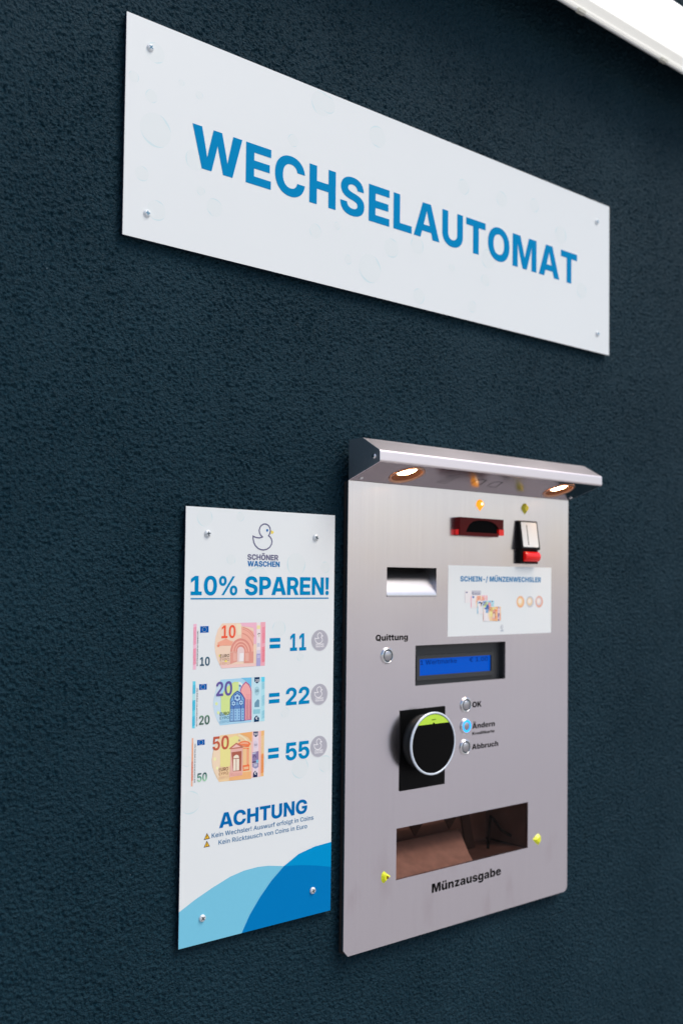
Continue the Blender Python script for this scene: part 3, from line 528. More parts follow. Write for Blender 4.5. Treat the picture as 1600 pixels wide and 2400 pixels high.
  'h': '1296|481 610,481 0,102 0,102 1490,475 1490,475 812,443 812,486 944*,663 1115*,816 1115,934 1115*,1103 1010*,1195 822*,1195 696,1195 0,815 0,815 617,815 704*,729 801*,650 801,599 801*,523 756*,481 672*',
  'i': '583|102 0,102 1097,481 1097,481 0;291 1205,208 1205*,95 1310*,95 1386,95 1462*,208 1566*,290 1566,373 1566*,486 1462*,486 1385,486 1310*,373 1205*',
  'k': '1216|442 269,442 720,492 720,782 1097,1212 1097,754 526,650 526;102 0,102 1490,481 1490,481 0;791 0,519 442,767 710,1225 0',
  'n': '1296|481 610,481 0,102 0,102 1097,464 1097,469 812,443 812,486 944*,663 1115*,816 1115,934 1115*,1103 1010*,1195 822*,1195 696,1195 0,815 0,815 617,815 704*,729 801*,650 801,599 801*,523 756*,481 672*',
  'r': '862|102 0,102 1097,470 1097,470 894,479 894,508 1006*,639 1107*,735 1107,762 1107*,812 1102*,835 1097,835 778,810 785*,725 791*,692 791,631 791*,535 736*,481 637*,481 569,481 0',
  's': '1171|588 -22,439 -22*,209 64*,68 224*,52 333,411 368,427 306*,517 236*,597 236,662 236*,734 279*,734 315,734 348*,671 388*,606 400,409 436,244 466*,77 628*,77 757,77 869*,199 1029*,423 1114*,578 1114,727 1114*,945 1033*,1074 883*,1087 779,749 745,739 799*,651 858*,588 858,530 858*,455 815*,455 779,455 750*,505 706*,566 695,788 656,956 626*,1120 480*,1120 359,1120 243*,984 72*,745 -22*',
  't': '814|759 1097,759 815,20 815,20 1097;176 1371,556 1371,556 359,556 317*,594 280*,641 280,662 280*,734 286*,747 288,779 9,726 -3*,609 -11*,552 -11,363 -11*,176 152*,176 315',
  'u': '1296|481 -17,364 -17*,193 87*,102 276*,102 401,102 1097,481 1097,481 480,481 394*,568 296*,646 296,698 296*,774 341*,815 426*,815 487,815 1097,1195 1097,1195 0,832 0,827 286,853 286,811 153*,634 -17*',
  'z': '1178|109 0,109 224,606 801,606 806,120 806,120 1097,1053 1097,1053 854,588 296,588 291,1068 291,1068 0',
  'Ä': '1586|32 0,526 1490,1048 1490,1554 0,1118 0,933 608,881 786*,783 1164*,737 1362,830 1362,784 1163*,694 785*,642 608,460 0;386 286,386 580,1200 580,1200 286;1021 1609,946 1609*,843 1708*,843 1779,843 1851*,946 1949*,1021 1949,1096 1949*,1199 1851*,1199 1779,1199 1707*,1096 1609*;561 1609,485 1609*,383 1708*,383 1779,383 1851*,486 1949*,561 1949,636 1949*,739 1851*,739 1779,739 1707*,636 1609*',
  'Ü': '1469|734 -20,543 -20*,257 116*,98 364*,98 531,98 1490,481 1490,481 564,481 490*,546 377*,660 313*,734 313,809 313*,924 377*,988 490*,988 564,988 1490,1372 1490,1372 531,1372 364*,1212 115*,925 -20*;964 1609,889 1609*,786 1708*,786 1779,786 1851*,889 1949*,964 1949,1039 1949*,1142 1851*,1142 1779,1142 1707*,1039 1609*;504 1609,429 1609*,326 1708*,326 1779,326 1851*,429 1949*,504 1949,580 1949*,682 1851*,682 1779,682 1707*,580 1609*',
  'ü': '1296|481 -17,364 -17*,193 87*,102 276*,102 401,102 1097,481 1097,481 480,481 394*,568 296*,646 296,698 296*,774 341*,815 426*,815 487,815 1097,1195 1097,1195 0,832 0,827 286,853 286,811 153*,634 -17*;879 1216,803 1216*,701 1315*,701 1386,701 1458*,804 1556*,879 1556,954 1556*,1057 1459*,1057 1387,1057 1315*,954 1216*;419 1216,343 1216*,241 1315*,241 1386,241 1458*,344 1556*,419 1556,494 1556*,597 1459*,597 1387,597 1315*,494 1216*',
 },
 'r': {
  ' ': '550|',
  '!': '630|205 476,189 1490,440 1490,424 476;316 -15,251 -15*,163 70*,163 133,163 196*,251 281*,316 281,381 281*,467 196*,467 133,467 70*,381 -15*',
  '.': '550|278 -15,215 -15*,128 72*,128 134,128 197*,215 284*,278 284,341 284*,428 197*,428 134,428 72*,341 -15*',
  '0': '1326|663 -20,488 -20*,247 160*,122 502*,122 744,122 986*,248 1328*,489 1510*,663 1510,837 1510*,1079 1328*,1204 986*,1204 744,1204 502*,1080 160*,839 -20*;663 181,765 181*,903 311*,974 562*,974 744,974 928*,903 1180*,765 1310*,663 1310,562 1310*,423 1180*,352 928*,352 744,352 562*,423 311*,562 181*',
  '1': '1326|206 0,206 195,1161 195,1161 0;836 1490,836 0,602 0,602 1277,592 1277,240 1020,240 1254,566 1490',
  '2': '1326|170 0,170 170,678 690,755 771*,859 895*,912 1010*,912 1076,912 1149*,843 1256*,726 1313*,651 1313,573 1313*,456 1249*,393 1133*,393 1053,167 1053,167 1191*,293 1396*,514 1510*,655 1510,798 1510*,1016 1398*,1138 1206*,1138 1084,1138 1002*,1077 846*,923 649*,783 509,497 212,497 200,1161 200,1161 0',
  '5': '1326|647 -20,507 -20*,287 87*,157 273*,152 393,382 393,386 330*,459 232*,577 177*,647 177,731 177*,862 254*,936 391*,936 479,936 568*,859 708*,725 788*,638 788,570 788*,435 740*,395 702,179 734,260 1490,1091 1490,1091 1289,457 1289,411 877,419 877,463 922*,610 979*,694 979,796 979*,968 906*,1095 772*,1166 591*,1166 484,1166 338*,1033 111*,799 -20*',
  'A': '1459|51 0,579 1490,871 1490,1409 0,1153 0,868 818,833 923*,752 1202*,699 1395,747 1395,696 1201*,615 918*,583 818,307 0;341 388,341 583,1118 583,1118 388',
  'B': '1346|162 0,162 1490,715 1490,874 1490*,1084 1386*,1187 1210*,1187 1100,1187 1007*,1118 880*,1003 802*,933 784,933 770,1009 766*,1152 678*,1245 517*,1245 402,1245 288*,1137 106*,914 0*,741 0;398 201,714 201,872 201*,1009 323*,1009 415,1009 485*,939 600*,811 668*,723 668,398 668;398 847,691 847,765 847*,885 904*,954 1008*,954 1078,954 1169*,827 1290*,697 1290,398 1290',
  'C': '1504|784 -20,590 -20*,286 163*,111 506*,111 744,111 984*,286 1326*,591 1510*,784 1510,903 1510*,1111 1442*,1275 1311*,1383 1124*,1401 1005,1164 1005,1150 1076*,1081 1183*,980 1258*,856 1296*,787 1296,660 1296*,460 1168*,346 922*,346 744,346 566*,461 320*,661 194*,786 194,856 194*,980 233*,1081 307*,1150 415*,1164 485,1402 485,1385 375*,1282 191*,1120 55*,909 -20*',
  'E': '1236|162 0,162 1490,1106 1490,1106 1288,398 1288,398 852,1055 852,1055 652,398 652,398 202,1112 202,1112 0',
  'K': '1415|330 390,330 623,379 699*,475 832*,581 961*,642 1030,1055 1490,1353 1490,720 790,704 794;162 0,162 1490,398 1490,398 1021,394 677,398 561,398 0;1081 0,581 724,729 904,1360 0',
  'O': '1571|786 -20,593 -20*,287 163*,111 506*,111 744,111 984*,287 1326*,593 1510*,786 1510,980 1510*,1284 1326*,1460 984*,1460 744,1460 505*,1284 163*,980 -20*;786 194,912 194*,1110 320*,1225 566*,1225 744,1225 923*,1110 1170*,912 1296*,786 1296,660 1296*,461 1169*,346 923*,346 744,346 566*,461 321*,660 194*',
  'P': '1316|162 0,162 1490,700 1490,873 1490*,1103 1362*,1218 1143*,1218 1004,1218 866*,1102 646*,871 518*,698 518,332 518,332 717,673 717,781 717*,916 791*,979 922*,979 1004,979 1087*,916 1216*,781 1289*,672 1289,398 1289,398 0',
  'R': '1329|162 0,162 1490,700 1490,873 1490*,1103 1371*,1218 1158*,1218 1020,1218 881*,1102 674*,871 559*,698 559,298 559,298 760,673 760,781 760*,916 822*,979 938*,979 1020,979 1104*,916 1224*,781 1289*,672 1289,398 1289,398 0;1007 0,646 674,907 674,1275 0',
  'T': '1340|89 1288,89 1490,1251 1490,1251 1288,789 1288,789 0,553 0,553 1288',
  'U': '1514|758 -23,578 -23*,310 115*,162 357*,162 513,162 1490,398 1490,398 532,398 433*,486 279*,647 191*,758 191,868 191*,1029 279*,1116 433*,1116 532,1116 1490,1352 1490,1352 513,1352 357*,1204 115*,937 -23*',
  'W': '2061|454 0,51 1490,300 1490,511 649,531 568*,565 393*,598 216*,613 128,578 128,594 216*,627 393*,664 568*,685 649,902 1490,1159 1490,1375 649,1396 568*,1432 393*,1467 216*,1483 128,1445 128,1461 216*,1494 393*,1530 568*,1549 649,1759 1490,2010 1490,1605 0,1333 0,1100 871,1072 977*,1027 1226*,1002 1374,1057 1374,1031 1232*,990 989*,959 871,727 0',
  'Y': '1433|600 0,600 590,51 1490,326 1490,604 1016,649 939*,719 796*,757 690,684 690,721 797*,791 942*,834 1016,1108 1490,1382 1490,836 590,836 0',
  'Z': '1317|124 0,124 153,765 1090,815 1161*,929 1305*,987 1375,1009 1298,914 1291*,722 1288*,627 1288,118 1288,118 1490,1193 1490,1193 1335,562 415,510 339*,390 189*,330 115,308 192,405 199*,598 202*,695 202,1199 202,1199 0',
  'a': '1166|459 -24,352 -24*,181 54*,81 206*,81 316,81 411*,154 533*,278 605*,431 642*,511 651,610 662*,733 678*,792 713*,792 752,792 757,792 819*,744 903*,651 949*,581 949,510 949*,407 905*,343 836*,327 798,113 851,151 951*,292 1074*,477 1132*,578 1132,648 1132*,802 1099*,936 1014*,1020 863*,1020 743,1020 0,800 0,800 153,789 153,766 109*,680 27*,549 -24*;511 155,599 155*,725 225*,793 338*,793 402,793 544,780 532*,715 513*,631 498*,552 488*,527 485,466 477*,364 439*,305 370*,305 314,305 262*,358 191*,451 155*',
  'c': '1184|619 -23,460 -23*,225 121*,95 381*,95 553,95 727*,225 988*,460 1132*,619 1132,707 1132*,861 1086*,984 1000*,1069 876*,1090 798,874 748,863 791*,818 862*,754 913*,670 941*,620 941,521 941*,391 836*,327 661*,327 553,327 447*,391 272*,521 168*,620 168,671 168*,756 197*,822 250*,867 325*,878 370,1093 319,1073 239*,987 113*,863 24*,708 -23*',
  'e': '1204|630 -23,464 -23*,224 119*,95 377*,95 551,95 724*,222 985*,455 1132*,612 1132,709 1132*,889 1069*,1031 934*,1113 720*,1113 570,1113 491,217 491,217 658,997 658,890 604,890 705*,828 859*,704 946*,612 946,521 946*,391 857*,323 713*,323 627,323 513,323 400*,400 243*,540 163*,633 163,693 163*,792 198*,864 268*,883 319,1096 270,1069 183*,942 51*,751 -23*',
  'f': '781|707 1118,707 934,20 934,20 1118;231 0,231 1242,231 1348*,323 1489*,477 1560*,567 1560,633 1560*,731 1538*,754 1530,702 1347,686 1352*,639 1363*,604 1363,527 1363*,458 1286*,458 1214,458 0',
  'g': '1271|616 -442,486 -442*,295 -376*,170 -264*,140 -195,330 -110,350 -142*,416 -213*,528 -261*,616 -261,742 -261*,899 -142*,899 -14,899 202,879 202,860 165*,788 79*,661 17*,560 17,429 17*,218 141*,95 384*,95 563,95 742*,218 997*,430 1132*,563 1132,665 1132*,794 1064*,867 971*,887 935,902 935,902 1118,1125 1118,1125 -14,1125 -160*,992 -351*,761 -442*;616 204,708 204*,834 290*,900 453*,900 566,900 677*,835 845*,708 939*,616 939,521 939*,392 840*,328 672*,328 566,328 458*,393 295*,521 204*',
  'h': '1237|374 661,374 0,146 0,146 1490,372 1490,372 844,343 844,391 993*,577 1132*,709 1132,824 1132*,996 1036*,1091 848*,1091 710,1091 0,862 0,862 681,862 800*,738 935*,630 935,557 935*,441 870*,374 748*',
  'i': '520|146 0,146 1118,374 1118,374 0;260 1286,203 1286*,120 1364*,120 1419,120 1475*,203 1552*,260 1552,319 1552*,402 1475*,402 1419,402 1364*,319 1286*',
  'k': '1149|356 372,356 650,394 650,827 1118,1100 1118,596 575,556 575;146 0,146 1490,374 1490,374 0;849 0,458 524,615 686,1129 0',
  'l': '591|430 -8,285 -8*,146 133*,146 265,146 1490,374 1490,374 308,374 241*,411 183*,463 183,490 183*,518 187*,530 191,571 12,547 5*,472 -8*',
  'm': '1824|146 0,146 1118,362 1118,369 857,352 857,376 953*,476 1076*,610 1137*,683 1137,804 1137*,954 985*,982 848,953 848,975 942*,1084 1070*,1236 1137*,1324 1137,1423 1137*,1584 1051*,1678 881*,1678 754,1678 0,1450 0,1450 728,1450 839*,1327 938*,1243 938,1176 938*,1077 881*,1024 779*,1024 713,1024 0,800 0,800 742,800 831*,687 938*,599 938,539 938*,436 882*,374 773*,374 693,374 0',
  'n': '1236|374 661,374 0,146 0,146 1118,363 1118,365 844,343 844,391 993*,577 1132*,709 1132,824 1132*,995 1036*,1090 848*,1090 710,1090 0,862 0,862 681,862 800*,738 935*,630 935,557 935*,441 870*,374 748*',
  'o': '1239|619 -23,461 -23*,225 121*,95 381*,95 553,95 727*,225 988*,461 1132*,619 1132,778 1132*,1014 988*,1144 727*,1144 553,1144 381*,1014 121*,778 -23*;619 168,719 168*,850 273*,913 448*,913 553,913 659*,850 835*,719 941*,619 941,520 941*,390 835*,327 660*,327 553,327 448*,390 273*,520 168*',
  'r': '796|146 0,146 1118,367 1118,367 937,379 937,409 1029*,563 1134*,660 1134,682 1134*,736 1130*,754 1128,754 912,741 916*,672 924*,637 924,562 924*,442 860*,374 748*,374 675,374 0',
  's': '1108|552 -23,429 -23*,238 48*,116 186*,96 285,310 329,333 242*,457 159*,554 159,658 159*,782 246*,782 307,782 359*,705 428*,625 446,437 488,281 523*,128 677*,128 798,128 898*,240 1049*,436 1132*,564 1132,686 1132*,861 1061*,969 935*,992 851,788 807,767 866*,664 954*,567 954,477 954*,357 874*,357 812,357 758*,437 689*,528 669,709 629,865 594*,1016 444*,1016 327,1016 224*,898 66*,689 -23*',
  't': '702|632 1118,632 934,20 934,20 1118;182 1384,410 1384,410 305,410 239*,466 177*,530 177,547 177*,604 185*,624 189,663 8,626 -4*,544 -15*,505 -15,351 -15*,182 142*,182 286',
  'u': '1237|527 -14,413 -14*,241 82*,146 271*,146 408,146 1118,374 1118,374 437,374 318*,499 183*,607 183,680 183*,795 248*,862 371*,862 457,862 1118,1091 1118,1091 0,873 0,871 274,893 274,844 124*,657 -14*',
  'v': '1182|466 0,45 1118,291 1118,508 488,545 383*,597 171*,625 66,560 66,588 171*,640 383*,676 488,893 1118,1137 1118,716 0',
  'w': '1702|390 0,54 1118,295 1118,415 660,442 555*,504 299*,532 140,500 140,528 294*,590 551*,618 660,740 1118,965 1118,1084 660,1111 553*,1173 297*,1201 140,1169 140,1198 295*,1257 552*,1285 660,1405 1118,1647 1118,1311 0,1082 0,945 476,925 548*,885 707*,848 873*,828 954,873 954,854 874*,816 707*,776 546*,756 476,619 0',
  'ü': '1237|527 -14,413 -14*,241 82*,146 271*,146 408,146 1118,374 1118,374 437,374 318*,499 183*,607 183,680 183*,795 248*,862 371*,862 457,862 1118,1091 1118,1091 0,873 0,871 274,893 274,844 124*,657 -14*;834 1289,779 1289*,702 1366*,702 1419,702 1473*,779 1548*,834 1548,888 1548*,964 1473*,964 1419,964 1366*,888 1289*;404 1289,349 1289*,272 1366*,272 1419,272 1473*,349 1548*,404 1548,458 1548*,534 1473*,534 1419,534 1366*,458 1289*',
  'Ω': '1587|115 0,115 199,487 199,487 265,361 299*,193 457*,111 683*,111 818,111 970*,210 1224*,393 1409*,643 1510*,793 1510,943 1510*,1193 1409*,1376 1224*,1476 970*,1476 818,1476 683*,1393 457*,1226 299*,1099 265,1099 199,1472 199,1472 0,915 0,915 337,1066 376*,1236 621*,1236 809,1236 961*,1127 1177*,928 1293*,794 1293,660 1293*,460 1177*,351 960*,351 809,351 621*,520 377*,672 337,672 0',
  '€': '1380|1083 968,1013 818,55 818,110 968;951 672,880 519,55 519,110 672;1262 1364,1173 1171,1134 1204*,1040 1260*,929 1295*,865 1295,751 1295*,573 1172*,472 928*,472 744,472 561*,573 316*,751 194*,865 194,930 194*,1040 228*,1131 283*,1167 311,1257 120,1180 50*,977 -20*,865 -20,682 -20*,398 163*,238 506*,238 744,238 982*,398 1325*,682 1510*,865 1510,979 1510*,1180 1436*',
 },
}


def area(l):
    return sum(a[0] * b[1] - b[0] * a[1] for a, b in zip(l, l[1:] + l[:1])) / 2

def inside(p, l):
    c = False
    for (x0, y0), (x1, y1) in zip(l, l[1:] + l[:1]):
        if (y0 > p[1]) != (y1 > p[1]) and p[0] < (x1 - x0) * (p[1] - y0) / (y1 - y0) + x0: c = not c
    return c

def winding(p, l):
    w_ = 0
    for (x0, y0), (x1, y1) in zip(l, l[1:] + l[:1]):
        if (y0 > p[1]) != (y1 > p[1]) and p[0] < (x1 - x0) * (p[1] - y0) / (y1 - y0) + x0: w_ += 1 if y1 > y0 else -1
    return w_

GC = {}
def glyph(font, ch):
    if (font, ch) in GC: return GC[font, ch]
    a, s = GLYPHS[font][ch].split('|')
    loops = []
    for con in s.split(';'):
        if not con: continue
        q = []
        for t in con.split(','):
            on = not t.endswith('*'); x, y = t.rstrip('*').split(); q.append((float(x), float(y), on))
        full = []
        for i, p in enumerate(q):
            nx = q[(i + 1) % len(q)]
            full.append(p)
            if not p[2] and not nx[2]: full.append(((p[0] + nx[0]) / 2, (p[1] + nx[1]) / 2, True))
        while not full[0][2]: full = full[1:] + full[:1]
        out = []; i = 0; n = len(full)
        while i < n:
            p = full[i]; c = full[(i + 1) % n]
            out.append((p[0], p[1]))
            if not c[2]:
                e = full[(i + 2) % n]
                for k in (1, 2, 3):
                    u = k / 4
                    out.append(((1 - u) ** 2 * p[0] + 2 * u * (1 - u) * c[0] + u * u * e[0], (1 - u) ** 2 * p[1] + 2 * u * (1 - u) * c[1] + u * u * e[1]))
                i += 2
            else: i += 1
        loops.append(out)
    outer = [l for l in loops if area(l) < 0]; holes = [l for l in loops if area(l) > 0]
    groups = [outer + holes]
    GC[font, ch] = (float(a), groups)
    return GC[font, ch]

def text(mb, font, s, x0, x1, zb, cap, y, mt, mode='scale', rot=False, slope=0.0):
    """lettering on a plane facing the street: from x0 to x1, baseline zb, cap height cap"""
    k = cap / 1490.0
    items = []; x = 0.0; lo = 1e9; hi = -1e9
    for ch in s:
        a, g = glyph(font, ch); items.append((x, g))
        for gr in g:
            for px, _ in (q for l in gr for q in l): lo = min(lo, x + px); hi = max(hi, x + px)
        x += a
    nat = (hi - lo) * k
    if x1 is None: x1 = x0 + nat
    kx, tr = k, 0.0
    if mode == 'scale': kx = (x1 - x0) / (hi - lo)
    else: tr = (x1 - x0 - nat) / max(1, len(s) - 1)
    for i, (gx, g) in enumerate(items):
        for j, gr in enumerate(g):
            L = []
            for l in gr:
                q = []
                for px, py in l:
                    u, v = (gx + px - lo) * kx + tr * i, py * k
                    q.append((x0 - v, zb + u) if rot else (x0 + u, zb + v + slope * u))
                L.append(q)
            if L: mb.flat(L, y, mt, True)

